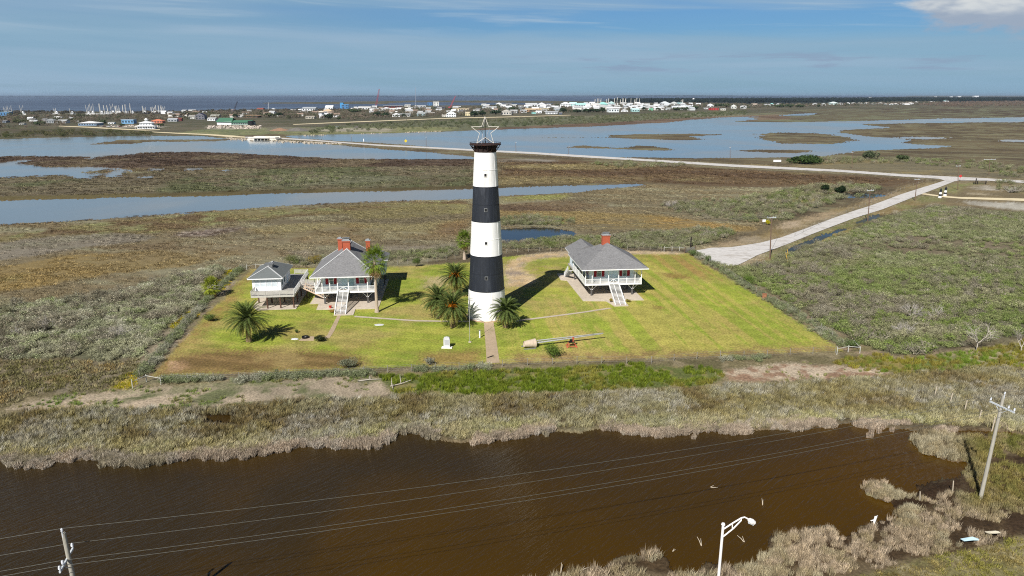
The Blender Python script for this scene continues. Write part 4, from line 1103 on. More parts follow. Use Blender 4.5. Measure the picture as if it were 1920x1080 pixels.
b = MB(); b.box(dx0, dx1, dy0, 0.897, 2.84, 2.98); b.box(6.753, dx1, 0.897, dy1, 2.84, 2.98); b.box(dx0, 6.753, 11.603, dy1, 2.84, 2.98)
b.build('deck', deckw_m, AX)
b = MB(); b.box(dx0 - 0.03, dx1 + 0.03, dy0 - 0.06, dy0 - 0.003, 2.6, 2.99); b.box(dx1 + 0.003, dx1 + 0.06, dy0, dy1, 2.6, 2.99); b.box(dx0 - 0.06, dx0 - 0.003, dy0, dy1, 2.6, 2.99)
b.build('deck_beam', wood_m, AX)
b = MB(); railing(b, (dx0, dy0 + 0.05), (dx1, dy0 + 0.05), 2.98, 1.05, horizontal=True); b.build('railing', wood_m, AX)
b = MB(); railing(b, (dx1 - 0.05, dy0 + 0.1), (dx1 - 0.05, 4.2), 2.98, 1.05, horizontal=True); railing(b, (dx1 - 0.05, 6.3), (dx1 - 0.05, dy1), 2.98, 1.05, horizontal=True); b.build('railing', wpaint, AX)
b = MB(); railing(b, (6.9, dy1 - 0.05), (dx1 - 0.1, dy1 - 0.05), 2.98, 1.05, horizontal=True); b.build('railing', wood_m, AX)
b = MB(); railing(b, (dx0 + 0.05, dy0 + 0.1), (dx0 + 0.05, 0.5), 2.98, 1.05, horizontal=True); b.build('railing', wood_m, AX)
for xx in (4.4, 7.1, dx1 - 0.25, dx0 + 0.4):
    for yy in (dy0 + 0.25, 1.6, 6.5, 11.5, 15.6):
        if xx == dx0 + 0.4 and yy < 0: continue
        b = MB(); b.tube([(xx, yy, 0), (xx, yy, 2.84)], 0.16, 10); b.build('post', brown_m, AX)
b = MB(); b.prism(lp(AX, [(2.4, -3.6), (10.4, -3.5), (10.6, 15.5), (0.5, 15.5), (0.9, -1.0)]), -0.2, 0.09)
tag(b.build('pavement', slab_m), 'concrete slab beneath the small white annex cottage', None, kind='structure')
# bridge and its stair
b = MB(); b.box(dx1 + 0.065, dx1 + 5.1, 4.3, 6.2, 2.80, 2.95); bo = b.build('bridge', deckw_m, AX)
for yy in (4.3, 6.2):
    q = MB(); railing(q, (dx1 + 0.1, yy), (dx1 + 5.0, yy), 2.95, 1.05, horizontal=True); q.box(dx1 + 0.065, dx1 + 5.1, yy - 0.05, yy + 0.05, 2.45, 2.79); q.build('railing', wood_m, bo)
for xx in (dx1 + 1.2, dx1 + 3.9):
    q = MB(); q.beam((xx, 5.2, 0), (xx, 5.2, 2.8), 0.2, 0.2); q.build('post', brown_m, bo)
st = MB()
for k in range(13):
    t = (k + 0.5) / 13; xx = dx1 + 1.2 + 5.2 * t; zz = 2.9 * (1 - t)
    st.box(xx - 0.16, xx + 0.16, 2.6, 4.0, zz - 0.05, zz)
so = st.build('bridge_stairs', wood_m, AX)
for yy in (2.55, 4.05):
    q = MB(); q.beam((dx1 + 1.0, yy, 2.95), (dx1 + 6.4, yy, 0.05), 0.08, 0.3); q.beam((dx1 + 1.0, yy, 3.8), (dx1 + 6.4, yy, 0.95), 0.07, 0.09)
    for t in (0.05, 0.5, 0.95): q.beam((dx1 + 1.0 + 5.4 * t, yy, 2.95 * (1 - t)), (dx1 + 1.0 + 5.4 * t, yy, 2.95 * (1 - t) + 0.88), 0.08, 0.08)
    q.build('stair_rail', mat('tan_rail', (206, 182, 160), 0.8, 0.1, 4), so)

# ------------------------------------------------------------------ small things on the lawn
p = V3(838, 652)
mon = empty('stone_monument', p, math.radians(-4), 'pale grey upright stone marker on a white base on the lawn', 'monument')
stone_m = mat('pale_stone', (206, 208, 210), 0.8, 0.06, 3, 0.1, 20, dirt=(180, 180, 176), dscale=1.2)
b = MB(); b.box(-0.95, 0.95, -0.45, 0.45, -0.1, 0.14); b.build('base', mat('white_stone', (232, 230, 224), 0.8, 0.05, 3), mon)
b = MB(); b.prism([(-0.56, 0), (0.56, 0), (0.56, 1.62), (0.46, 1.84), (0, 1.94), (-0.46, 1.84), (-0.56, 1.62)], -0.24, 0.24)
b.v = [(x, z, y + 0.14) for x, y, z in b.v]; b.build('slab', stone_m, mon)
b = MB(); b.box(-0.38, 0.38, -0.265, -0.235, 0.65, 1.6); b.build('plaque', mat('grey_plaque', (178, 180, 184), 0.6, 0.1, 8), mon)

p = V3(881, 641.5)
fp = empty('flagpole', p, 0, 'thin pale flagpole standing left of the lighthouse path', 'flagpole')
b = MB(); b.tube([(0, 0, 0), (0, 0, 9.0)], [0.05, 0.03], 8); b.build('pole', mat('pale_pole', (170, 170, 168), 0.5, 0.06, 4), fp)
b = MB(); b.lathe([(0.02, 8.98), (0.1, 9.06), (0.1, 9.14), (0.02, 9.22)], 10); b.build('finial', wpaint, fp)
b = MB(); b.box(-0.25, 0.25, -0.25, 0.25, -0.05, 0.1); b.build('base', conc_m, fp)

p = V3(899.5, 633.5)
sp = empty('marker_post', p, 0, 'short white post with a flat top beside the lighthouse path', 'post')
b = MB(); b.box(-0.11, 0.11, -0.09, 0.09, 0, 1.45); b.build('post', wpaint, sp)
b = MB(); b.box(-0.17, 0.17, -0.2, 0.14, 1.45, 1.55); b.build('cap', grey_m, sp)
p = V3(914, 671)
b = MB(); b.tube([(0, 0, 0.02), (0.5, 0.35, 0.1), (1.0, 0.75, 0.12)], 0.09, 6); b.build('dark_branch', dark_m, None, loc=p)
tag(bpy.context.scene.objects['dark_branch'], 'short dark stick lying on the tan path near the front fence', 'stick')

# old range light lying on its side: concrete drum and long tapered pole
p0 = V3(986, 652); p1 = V3(1135, 636)
fl = empty('fallen_light_pole', p0, math.atan2(p1.y - p0.y, p1.x - p0.x), 'long grey pole with a beige drum base lying across the lawn', 'fallen pole')
L = (p1 - p0).length
b = MB()
b.v = []; n = 24
prof = [(0.62, 0.0), (0.64, 0.0), (0.92, 2.0), (0.98, 2.0), (0.98, 2.2), (0.3, 2.2)]
b.lathe(prof, n); b.v = [(z - 0.4, x * 0.85, y * 0.85 + 0.72) for x, y, z in b.v]
b.build('drum', mat('beige_concrete', (196, 180, 160), 0.9, 0.08, 2, 0.2, 10, dirt=(150, 136, 120), dscale=1.5), fl)
pm_ = mat('grey_pole_metal', (168, 170, 168), 0.6, 0.1, 3, stretch=(0.3, 2, 2), dirt=(110, 104, 96), dscale=0.8)
b = MB()
for dy_, dz_ in ((-0.2, 0.75), (0.2, 0.75), (0, 1.15)):
    b.tube([(1.8, dy_, dz_), (L - 0.5, dy_ * 0.25, 1.2 + (dz_ - 0.9) * 0.3)], [0.11, 0.06], 8)
for k in range(22):
    t0 = 1.8 + (L - 2.4) * k / 22; t1 = t0 + (L - 2.4) / 22; s = 1 - k / 30
    b.beam((t0, -0.2 * s, 0.8 + 0.018 * k), (t1, 0.2 * s, 0.8 + 0.018 * k), 0.05, 0.05)
b.build('lattice_pole', pm_, fl)
b = MB(); b.box(-0.6, 1.6, -0.95, -0.75, -0.02, 0.14); b.box(-0.6, 1.6, 0.7, 0.9, -0.02, 0.14); b.build('skid', grey_m, fl)

p = V3(1071.5, 649.5)
dl = empty('orange_jack_stand', p, math.radians(5), 'orange four footed jack stand under the lying grey pole', 'jack stand')
org = mat('orange_paint', (184, 92, 66), 0.6, 0.12, 4)
for sx in (-1, 1):
    for sy in (-1, 1):
        b = MB(); b.tube([(sx * 0.85, sy * 0.55, 0.0), (sx * 0.45, sy * 0.3, 0.85)], 0.07, 8); b.tube([(sx * 0.85 - 0.12, sy * 0.55, 0.02), (sx * 0.85 + 0.12, sy * 0.55, 0.02)], 0.16, 10); b.build('leg', org, dl)
b = MB(); b.box(-0.55, 0.55, -0.38, 0.38, 0.82, 0.92); b.box(-0.3, 0.45, 0.1, 0.4, 0.92, 1.25); b.build('top_plate', dark_m, dl)
b = MB()
for a, c in (((-0.85, -0.55, 0.15), (0.85, -0.55, 0.15)), ((-0.85, 0.55, 0.15), (0.85, 0.55, 0.15)), ((-0.85, -0.55, 0.15), (-0.85, 0.55, 0.15)), ((0.85, -0.55, 0.15), (0.85, 0.55, 0.15))):
    b.beam(a, c, 0.1, 0.1)
b.build('frame', org, dl)
b = MB(); b.tube([(0.3, 0.0, 0.9), (0.3, 0.0, 1.5)], 0.12, 10); b.tube([(0.3, 0, 1.5), (0.3, 0, 1.75)], 0.2, 10); b.build('jack', org, dl)

p = V3(574, 636)
b = MB(); b.prism([tuple(Vector(G(*q)) - Vector(p[:2])) for q in ((560, 638.8), (580, 638.8), (588.5, 638.6), (589, 631), (569, 631))], -0.1, 0.05)
tag(b.build('pavement', brickpath_m, loc=p), 'small tan pad on the lawn holding the fire ring', None, kind='structure')
fr = empty('fire_ring', V3(572.5, 633.5, 0.05), 0, 'black metal fire ring on a small tan pad in the lawn', 'fire ring')
b = MB(); b.lathe([(0.48, 0.0), (0.62, 0.0), (0.66, 0.32), (0.52, 0.34), (0.48, 0.03)], 24, cap=False); b.build('rim', dark_m, fr)
b = MB(); b.lathe([(0.0, 0.06), (0.2, 0.16), (0.47, 0.06)], 16, cap=False); b.build('ash', mat('pale_ash', (190, 188, 186), 0.9, 0.2, 5), fr)
b = MB(); b.lathe([(0.55, -0.02), (0.5, 0.12), (0.3, 0.18), (0, 0.2)], 9, cap=False); b.v = [(x * 1.3, y * 0.7, z) for x, y, z in b.v]
tag(b.build('flat_stone', stone_m, loc=V3(553, 636)), 'flat white stone on the grass left of the fire ring', 'stone')
b = MB(); b.lathe([(0.9, -0.03), (0.85, 0.05), (0.5, 0.07), (0, 0.08)], 10, cap=False); b.v = [(x * 1.1, y * 0.6, z) for x, y, z in b.v]
tag(b.build('stepping_stone', stone_m, loc=V3(711, 609)), 'flat pale stone in the grass below the thin concrete path', 'stone')
pot = empty('flower_pot', V3(619.5, 577.5, 0.1), 0, 'red flower pot on the slab left of the front stairs', 'flower pot')
b = MB(); b.lathe([(0.2, 0), (0.3, 0.4), (0.36, 0.42), (0.36, 0.5), (0.3, 0.5), (0.26, 0.42)], 14); b.build('pot', mat('red_pot', (196, 56, 44), 0.6, 0.1, 5), pot)
b = MB(); b.lathe([(0.26, 0.46), (0, 0.5)], 12, cap=False); b.build('soil', dark_m, pot)
bx = empty('rusty_cabinet', V3(1433, 561), math.radians(-20), 'rusty brown upright cabinet beside the right lawn fence', 'cabinet')
b = MB(); b.box(-0.45, 0.45, -0.3, 0.3, 0, 1.25); b.build('body', mat('rusty_brown', (150, 102, 74), 0.8, 0.15, 4, dirt=(116, 72, 50), dscale=2), bx)
b = MB(); b.box(-0.4, 0.4, -0.33, -0.303, 0.08, 1.18); b.build('door', mat('rusty_brown', (150, 102, 74)), bx)
b = MB(); b.box(-0.5, 0.5, -0.36, 0.35, 1.25, 1.31); b.build('lid', mat('rusty_brown', (150, 102, 74)), bx)

# ------------------------------------------------------------------ fences and gates
fpost_m = mat('grey_fence_post', (142, 138, 128), 0.8, 0.15, 4)
pipe_m = mat('white_pipe', (186, 186, 178), 0.6, 0.05, 4)
wire_m = mat('thin_wire', (128, 128, 124), 0.5, 0.1, 4)
def wire_fence(pts, n, label, h=1.25, lean=0.06):
    P = [V3(*q) for q in pts]
    cum = [0]
    for a, c in zip(P, P[1:]): cum.append(cum[-1] + (c - a).length)
    root = empty('wire_fence', P[0], 0, label, 'fence', 'wire fences around the lawn')
    def pos(t):
        s = t * cum[-1]
        for k in range(len(P) - 1):
            if s <= cum[k + 1] + 1e-6:
                return P[k].lerp(P[k + 1], (s - cum[k]) / max(cum[k + 1] - cum[k], 1e-6)) - P[0]
        return P[-1] - P[0]
    r = random.Random(len(label))
    tops = []
    for k in range(n + 1):
        q = pos(k / n); hh = h * r.uniform(0.95, 1.12)
        b = MB(); dx, dy = r.uniform(-lean, lean), r.uniform(-lean, lean)
        b.tube([q + Vector((0, 0, -0.1)), q + Vector((dx, dy, hh))], 0.055, 6); b.build('fence_post', fpost_m, root)
        tops.append((q, Vector((dx, dy, hh))))
    b = MB()
    for k in range(n):
        for f in (0.25, 0.5, 0.75, 0.95):
            b.tube([tops[k][0] + tops[k][1] * f, tops[k + 1][0] + tops[k + 1][1] * f], 0.012, 4, cap=False)
    b.build('fence_wire', wire_m, root)
    return root
def brace_frame(px, n, label, h=1.25, group='white pipe fence braces'):
    P = [V3(*q) for q in px]
    root = empty('pipe_brace', P[0], 0, label, 'fence brace', group)
    for q in P:
        b = MB(); b.tube([q - P[0] + Vector((0, 0, -0.1)), q - P[0] + Vector((0, 0, h * (1.2 if q == P[0] else 1)))], 0.075, 8); b.build('brace_post', pipe_m, root)
    for a, c in zip(P, P[1:]):
        b = MB(); b.tube([a - P[0] + Vector((0, 0, h * 0.85)), c - P[0] + Vector((0, 0, h * 0.85))], 0.05, 8); b.build('brace_rail', pipe_m, root)
    return root
wire_fence([(305, 717), (424, 713), (545, 707), (660, 702), (782, 696), (836, 692), (905, 689)], 13, 'wire fence along the lawn front from the left corner to the path')
wire_fence([(942, 687), (1100, 681), (1215, 682), (1290, 674), (1440, 668), (1566, 662)], 14, 'wire fence along the lawn front right of the path')
wire_fence([(263, 708), (317, 645), (340, 617), (373, 580), (395, 555), (420, 530), (455, 503)], 16, 'wire fence along the left side of the lawn')
wire_fence([(1296, 472), (1320, 488), (1337, 494), (1357, 505), (1375, 520), (1419, 550), (1517, 602), (1563, 635), (1580, 648)], 18, 'wire fence along the right side of the lawn by the scrub')
wire_fence([(1240, 470), (1184, 469), (1140, 469), (1063, 471), (1020, 471), (1000, 472), (950, 474)], 14, 'wire fence at the lawn back beyond the right house')
wire_fence([(870, 484), (800, 493), (760, 496), (726, 498)], 8, 'wire fence at the lawn back between the left house and tower')
wire_fence([(1490, 444), (1560, 410), (1640, 378), (1700, 352), (1730, 342)], 22, 'wire fence along the far side of the pale branch road')
for lb, px in (('white pipe brace at the front left lawn corner', [(249, 728), (275, 716), (302, 721)]),
               ('white pipe brace at the front right lawn corner', [(1569, 665), (1590, 660), (1612, 662), (1600, 650)]),
               ('white pipe rail along the back left lawn corner', [(463, 506), (480, 503), (516, 503), (541, 502)]),
               ('white pipe brace beside the drive at the back right corner', [(1245, 471), (1260, 470), (1274, 470), (1284, 472)])):
    brace_frame(px, 0, lb)
gt = empty('farm_gate', V3(1284, 474), 0, 'open metal farm gate where the drive meets the pale road', 'gate')
b = MB(); a = V3(1284, 474); c = V3(1303, 471)
for f in (0.3, 0.55, 0.8, 1.05, 1.3):
    b.tube([Vector((0, 0, f)), c - a + Vector((0, 0, f))], 0.04, 6)
b.tube([Vector((0, 0, 0.3)), c - a + Vector((0, 0, 1.3))], 0.035, 6); b.build('gate_rails', grey_m, gt)
for v in (Vector(), c - a):
    b = MB(); b.tube([v, v + Vector((0, 0, 1.6))], 0.12, 8); b.build('gate_post', brown_m, gt)
b = MB(); b.beam((-0.05, 0, 0), (0.0, 0, 3.2), 0.3, 0.3); o = b.build('timber_post', mat('black_timber', (44, 38, 34), 0.9, 0.2, 4), loc=V3(1295, 464))
tag(o, 'thick black timber post behind the open farm gate', 'post')
yl = mat('yellow_marker', (196, 160, 70), 0.7, 0.1, 4)
for px, top, lab, le in (((1477, 491), 1.0, 'leaning yellow guy marker by the near utility pole', 1.0), ((1477.5, 482), 0.9, 'shorter yellow guy marker behind the leaning one', 0.4)):
    b = MB(); b.tube([(0, 0, 0), (-0.7 * le, 0.2, 2.4 * top)], 0.09, 8)
    tag(b.build('guy_marker', yl, loc=V3(*px)), lab, 'marker', 'yellow guy markers')

# ------------------------------------------------------------------ utility poles, lines, street lamp
pole_m = mat('brown_pole', (112, 92, 78), 0.9, 0.15, 3, 0.15, 10, stretch=(3, 3, 0.3))
gpole_m = mat('pale_wood_pole', (166, 162, 150), 0.9, 0.14, 3, 0.25, 10, stretch=(4, 4, 0.25), dirt=(132, 128, 112), dscale=0.6)
galv_m = mat('galvanised_arm', (206, 212, 216), 0.5, 0.06, 4)
insul_m = mat('pale_insulator', (196, 200, 206), 0.35, 0.08, 6)
LDIR = math.atan2(25, 96)
def big_pole(px, top_z, label, arm_z, lean=0.0):
    root = empty('utility_pole', V3(*px), 0, label, 'utility pole', 'large poles carrying the wires over the pond')
    b = MB(); b.tube([(0, 0, -0.3), (lean * 0.5, 0, top_z / 2), (lean, 0, top_z)], [0.21, 0.185, 0.15], 14); b.build('pole', gpole_m, root)
    pd = Vector((math.sin(LDIR), -math.cos(LDIR), 0))
    c = Vector((lean * arm_z / top_z, 0, arm_z)) + Vector((-0.05, -0.2, 0))
    a0, a1 = c - pd * 1.5, c + pd * 1.5
    b = MB(); b.beam(a0, a1, 0.12, 0.16); b.build('crossarm', galv_m, root)
    b = MB(); b.beam(c + pd * 0.75 + Vector((0, 0, -0.05)), Vector((lean, 0, arm_z - 0.85)), 0.05, 0.05); b.beam(c - pd * 0.75 + Vector((0, 0, -0.05)), Vector((lean, 0, arm_z - 0.85)), 0.05, 0.05); b.build('arm_brace', galv_m, root)
    att = []
    for t, zz in ((-1.42, 0), (0.75, 0), (1.42, 0)):
        q = c + pd * t
        b = MB(); b.lathe([(0.03, 0.08), (0.04, 0.2), (0.11, 0.22), (0.07, 0.29), (0.11, 0.32), (0.07, 0.38), (0.1, 0.42), (0.03, 0.5)], 10); b.v = [(x + q.x, y + q.y, z + q.z) for x, y, z in b.v]
        b.build('insulator', insul_m, root); att.append(root.location + q + Vector((0, 0, 0.48)))
    q = Vector((lean, 0, top_z))
    b = MB(); b.tube([q + Vector((0.0, -0.12, -0.3)), q + Vector((0.0, -0.12, 0.25))], 0.05, 8); b.lathe([(0.02, 0.2), (0.1, 0.25), (0.06, 0.33), (0.1, 0.38), (0.03, 0.48)], 10, c=(0, 0)); 
    b.v = [v if abs(v[2]) > 1 else (v[0] + q.x, v[1] + q.y - 0.12, v[2] + q.z) for v in b.v]
    b.build('top_insulator', insul_m, root)
    att.insert(1, root.location + q + Vector((0, -0.12, 0.45)))
    return root, att
gR = V3(1838, 935)
poleR, attR = big_pole((1838, 935), 12.6, 'tall pale wooden utility pole with one crossarm at the pond edge', 11.35, lean=0.35)
# the left pole stands below the frame; place it from its head
hd = at(119, 999, 46.6)
poleL, attL = big_pole((0, 0), hd.z, 'weathered utility pole rising from the bottom left over the pond', hd.z - 2.2, lean=-0.25)
poleL.location = (hd.x + 0.25, hd.y, 0)
off = Vector(poleL.location) - V3(0, 0)
attL = [a + off for a in attL]
PDIR = Vector((attL[1] - attR[1])).normalized()
nxt = [a + PDIR * 70 + Vector((0, 0, 1.5)) for a in attL]
nxt2 = [a - PDIR * 70 for a in attR]
names = ['outermost far wire strung over the pond between the two large poles', 'pole top wire strung over the pond between the two large poles', 'inner near wire strung over the pond between the two large poles', 'lowest nearest wire strung over the pond between the two large poles']
cable_m = mat('pale_cable', (92, 92, 84), 0.5, 0.08, 4)
def wire(a, c, sag, r=0.022, n=20):
    pts = []
    for k in range(n + 1):
        t = k / n; q = a.lerp(c, t); q.z -= sag * 4 * t * (1 - t); pts.append(q)
    return pts
for k in range(4):
    b = MB(); b.tube(wire(attL[k], attR[k], 1.2), 0.016, 6, cap=False); b.tube(wire(nxt[k], attL[k], 0.9), 0.016, 6, cap=False); b.tube(wire(attR[k], nxt2[k], 0.9), 0.016, 6, cap=False)
    tag(b.build('power_line', cable_m), names[k], 'power line', 'wires over the pond')

def road_pole(base, top, label, arm=2.2, rot=0.6, m=pole_m, two=False, group='utility poles along the roads'):
    p = V3(*base); h = at(top[0], top[1], p.y).z; dx = at(top[0], top[1], p.y).x - p.x
    root = empty('utility_pole', p, 0, label, 'utility pole', group)
    b = MB(); b.tube([(0, 0, -0.2), (dx, 0, h)], [0.19, 0.12], 8); b.build('pole', m, root)
    ca, sa = math.cos(rot), math.sin(rot)
    for z in ((h - 0.5, h - 1.6) if two else (h - 0.6,)):
        b = MB(); b.beam((dx - arm / 2 * ca, -arm / 2 * sa - 0.15, z), (dx + arm / 2 * ca, arm / 2 * sa - 0.15, z), 0.12, 0.14); b.build('crossarm', galv_m if not two else pole_m, root)
    for t in (-0.45, 0.15, 0.45):
        b = MB(); q = Vector((dx + arm * t * ca, arm * t * sa - 0.15, h - 0.53)); b.tube([q, q + Vector((0, 0, 0.35))], 0.07, 6); b.build('insulator', insul_m, root)
    return root, p + Vector((dx, 0, h))
rp = []
for base, top, lab in (((1443.5, 485), (1447, 404), 'brown utility pole at the end of the pale branch road'),
                       ((1627, 414), (1632, 354), 'utility pole between the ditch and the branch road, second along it'),
                       ((1715.6, 376), (1720, 334), 'utility pole just before the striped gate posts'),
                       ((1796, 356), (1797, 309), 'utility pole at the road junction beside the stop sign')):
    rp.append(road_pole(base, top, lab, arm=2.6, rot=0.15)[1])
road_pole((1854, 328), (1856, 297), 'utility pole with a long white crossarm beyond the junction', arm=7.0, rot=0.05)
for base, top, lab in (((1369, 303.5), (1369, 275), 'utility pole by the bay shore left of the white sign'), ((1597.6, 315.5), (1598, 284), 'utility pole in the low scrub beyond the straight road'),
                       ((1066.5, 289), (1066.5, 274), 'utility pole at the causeway right of the lighthouse, further one'), ((967.5, 285), (967, 266), 'utility pole at the causeway close right of the lighthouse'),
                       ((799, 276), (799, 256), 'thin utility pole at the causeway left of the lighthouse'), ((659.5, 266), (659.5, 254), 'short utility pole at the causeway near the bridge')):
    road_pole(base, top, lab, arm=1.4, rot=0.4)
b = MB()
far_end = at(930, 428, 215)
for k, (s, z) in enumerate(((-0.9, -0.2), (0.9, -0.2))):
    b = MB(); b.tube(wire(rp[0] + Vector((0, s, z)), far_end + Vector((0, s * 2, -z * 3)), 1.0), 0.035, 4, cap=False)
    tag(b.build('power_line', cable_m), ('upper', 'lower')[k] + ' pale wire running left behind the right house', 'power line', 'wires along the branch road')
for k in range(3):
    b = MB()
    for s in (-1.0, 1.0):
        b.tube(wire(rp[k] + Vector((s, -0.15, -0.25)), rp[k + 1] + Vector((s, -0.15, -0.25)), 0.8), 0.02, 4, cap=False)
    tag(b.build('power_line', cable_m), ['pair of wires from the road end pole to the second pole', 'pair of wires from the second pole to the third pole', 'pair of wires from the third pole to the junction pole'][k], 'power line', 'wires along the branch road')
b = MB(); b.tube([rp[0] + Vector((0, 0, -1.2)), V3(1459, 444)], 0.03, 4)
tag(b.build('guy_wire', yl), 'yellow guy wire slanting from the road end pole', 'guy wire')

# street lamp at the bottom edge
lt = at(1356, 984, 33.0)
lamp = empty('street_lamp', (lt.x, lt.y, 0), 0, 'white street lamp with a curved truss arm in the foreground', 'street lamp')
lw = mat('white_lamp_paint', (240, 236, 232), 0.4, 0.03, 3)
b = MB(); b.tube([(0, 0, 0), (0, 0, lt.z)], [0.12, 0.07], 14); b.build('pole', lw, lamp)
b = MB(); b.lathe([(0.09, lt.z - 0.02), (0.11, lt.z + 0.02), (0.08, lt.z + 0.1), (0.0, lt.z + 0.12)], 12); b.build('pole_cap', lw, lamp)
ad = Vector((1.0, 0.12, 0))
hz = lt.z
up_pts = [Vector((0.05, 0, hz - 0.25)), ad * 0.55 + Vector((0, 0, hz + 0.08)), ad * 0.98 + Vector((0, 0, hz + 0.34)), ad * 1.15 + Vector((0, 0, hz + 0.37)), ad * 1.36 + Vector((0, 0, hz + 0.24))]
b = MB(); b.tube(up_pts, 0.042, 8); b.tube([Vector((0.05, 0, hz - 0.72)), ad * 0.6 + Vector((0, 0, hz - 0.25)), ad * 0.98 + Vector((0, 0, hz + 0.2)), ad * 1.0 + Vector((0, 0, hz + 0.33))], 0.04, 8)
b.tube([ad * 0.5 + Vector((0, 0, hz + 0.05)), ad * 0.53 + Vector((0, 0, hz - 0.3))], 0.032, 8); b.build('arm', lw, lamp)
c = ad * 1.36 + Vector((0, 0, hz + 0.22)); dd = Vector((0.78, 0.08, -0.52)).normalized()
b = MB(); pts = [c + dd * t for t in (0.0, 0.08, 0.25, 0.42, 0.52)]; b.tube(pts, [0.06, 0.12, 0.15, 0.12, 0.03], 12); b.build('lamp_head', lw, lamp)
b = MB(); b.tube([c + dd * 0.12 + Vector((-0.03, 0, -0.10)), c + dd * 0.42 + Vector((-0.03, 0, -0.10))], [0.09, 0.07], 10); b.build('lamp_glass', mat('lamp_glass', (214, 222, 230), 0.1, 0.03, 3), lamp)

# signs and gate posts by the junction
def striped_post(px, label):
    p = V3(*px); root = empty('striped_gate_post', p, 0, label, 'gate post', 'black and white lighthouse shaped gate posts')
    hs = [0, 0.85, 1.7, 2.55, 3.4]; rr = [0.72, 0.64, 0.56, 0.48, 0.42]
    for k in range(4):
        b = MB(); b.lathe([(rr[k], hs[k]), (rr[k + 1], hs[k + 1])], 16); b.build('band', (white_m, black_m)[k % 2], root)
    b = MB(); b.lathe([(0.42, 3.4), (0.62, 3.42), (0.62, 3.52), (0.3, 3.55), (0.3, 4.0), (0.0, 4.3)], 14); b.build('cap', black_m, root)
striped_post((1762, 371), 'nearer black and white striped gate post at the sandy track')
striped_post((1771.5, 367.5), 'farther black and white striped gate post at the sandy track')
def board_sign(px, hpx, w, hgt, m, label, leg=1.0, dia=False):
    p = V3(*px); root = empty('road_sign', p, 0, label, 'sign')
    b = MB(); b.tube([(0, 0, 0), (0, 0, leg + hgt)], 0.06, 6); b.build('post', grey_m, root)
    b = MB()
    if dia == 8:
        pts = [(w / 2 * math.cos(math.pi / 8 + k * math.pi / 4), w / 2 * math.sin(math.pi / 8 + k * math.pi / 4)) for k in range(8)]
    elif dia:
        pts = [(0, -w / 2), (w / 2, 0), (0, w / 2), (-w / 2, 0)]
    else:
        pts = [(-w / 2, -hgt / 2), (w / 2, -hgt / 2), (w / 2, hgt / 2), (-w / 2, hgt / 2)]
    b.prism(pts, -0.03, 0.03); b.v = [(x, -0.1 + z, y + leg + hgt / 2) for x, y, z in b.v]; b.build('panel', m, root)
board_sign((1799.5, 339), 0, 1.5, 1.3, mat('red_sign', (196, 62, 60), 0.5, 0.05, 4), 'red octagonal stop sign at the road junction', 1.8, dia=8)
board_sign((761, 270), 0, 3.0, 2.4, mat('yellow_sign', (214, 190, 40), 0.5, 0.05, 4), 'yellow diamond warning sign on the causeway', 1.6, dia=True)
board_sign((1457, 305), 0, 5.2, 1.4, wpaint, 'long white notice board beyond the straight road', 0.5)
board_sign((682, 267), 0, 0.7, 2.6, wpaint, 'narrow white marker sign on the causeway near the bridge', 0.8)
board_sign((1432, 421), 0, 1.2, 0.8, wpaint, 'small white board in the scrub left of the road end pole', 1.0)
cg = empty('cattle_gate', V3(1829, 345.5), 0, 'dark timber cattle gate just below the road junction', 'gate')
bt = mat('black_timber', (44, 38, 34), 0.9, 0.2, 4)
for x, h in ((0, 3.0), (0.9, 1.6), (5.2, 1.8), (-0.9, 1.2)):
    b = MB(); b.beam((x, 0, 0), (x, 0, h), 0.35, 0.35); b.build('gate_post', bt, cg)
b = MB(); b.beam((0, 0, 1.1), (5.2, 0, 1.1), 0.12, 0.2); b.beam((0, 0, 0.5), (5.2, 0, 0.5), 0.12, 0.2); b.build('gate_rails', bt, cg)

# bridge on the causeway
p = V3(494, 262)
br = empty('causeway_bridge', p, math.radians(-4), 'low white concrete bridge where the causeway crosses the bay', 'bridge')
bw = mat('white_concrete', (224, 220, 210), 0.85, 0.06, 0.3, dirt=(190, 182, 168), dscale=0.2)
b = MB(); b.box(-13, 13, -3, 9, 1.3, 2.3); b.build('bridge_deck', bw, br)
b = MB(); b.box(-14, 14, -3.5, -3.05, 1.6, 3.0); b.build('parapet', bw, br)
b = MB(); b.box(-14, 14, 9.05, 9.5, 1.6, 3.0); b.build('parapet', bw, br)
for x0, x1 in ((-15, -8), (8, 15)):
    b = MB(); b.prism([(x0, -4), (x1, -4), (x1, 10), (x0, 10)], -1.2, 1.28); b.build('abutment', bw, br)
b = MB()
for k in range(4):
    b.box(-6 + k * 3.7, -5.4 + k * 3.7, -2, 8, -1.2, 1.28)
b.build('bridge_pier', bw, br)
b = MB(); rr = random.Random(5)
rock_m = mat('pale_rock', (172, 162, 146), 0.9, 0.15, 0.5)
for k in range(260):
    px = rr.uniform(425, 640); t = (px - 425) / 215
    if 478 < px < 512: continue
    py = 259 + t * 10.5 + rr.uniform(-1.0, 3.2 - t) * rr.random()
    q = V3(px, py); s = rr.uniform(0.5, 1.4)
    i = len(b.v); b.lathe([(s, -0.6), (s * 0.9, s * 0.35), (s * 0.3, s * 0.7)], 5, c=(q.x, q.y))
    for j in range(i, len(b.v)):
        v = b.v[j]; b.v[j] = (v[0] + rr.uniform(-.3, .3) * s, v[1] + rr.uniform(-.3, .3) * s, v[2] * rr.uniform(0.7, 1.2) - 0.2)
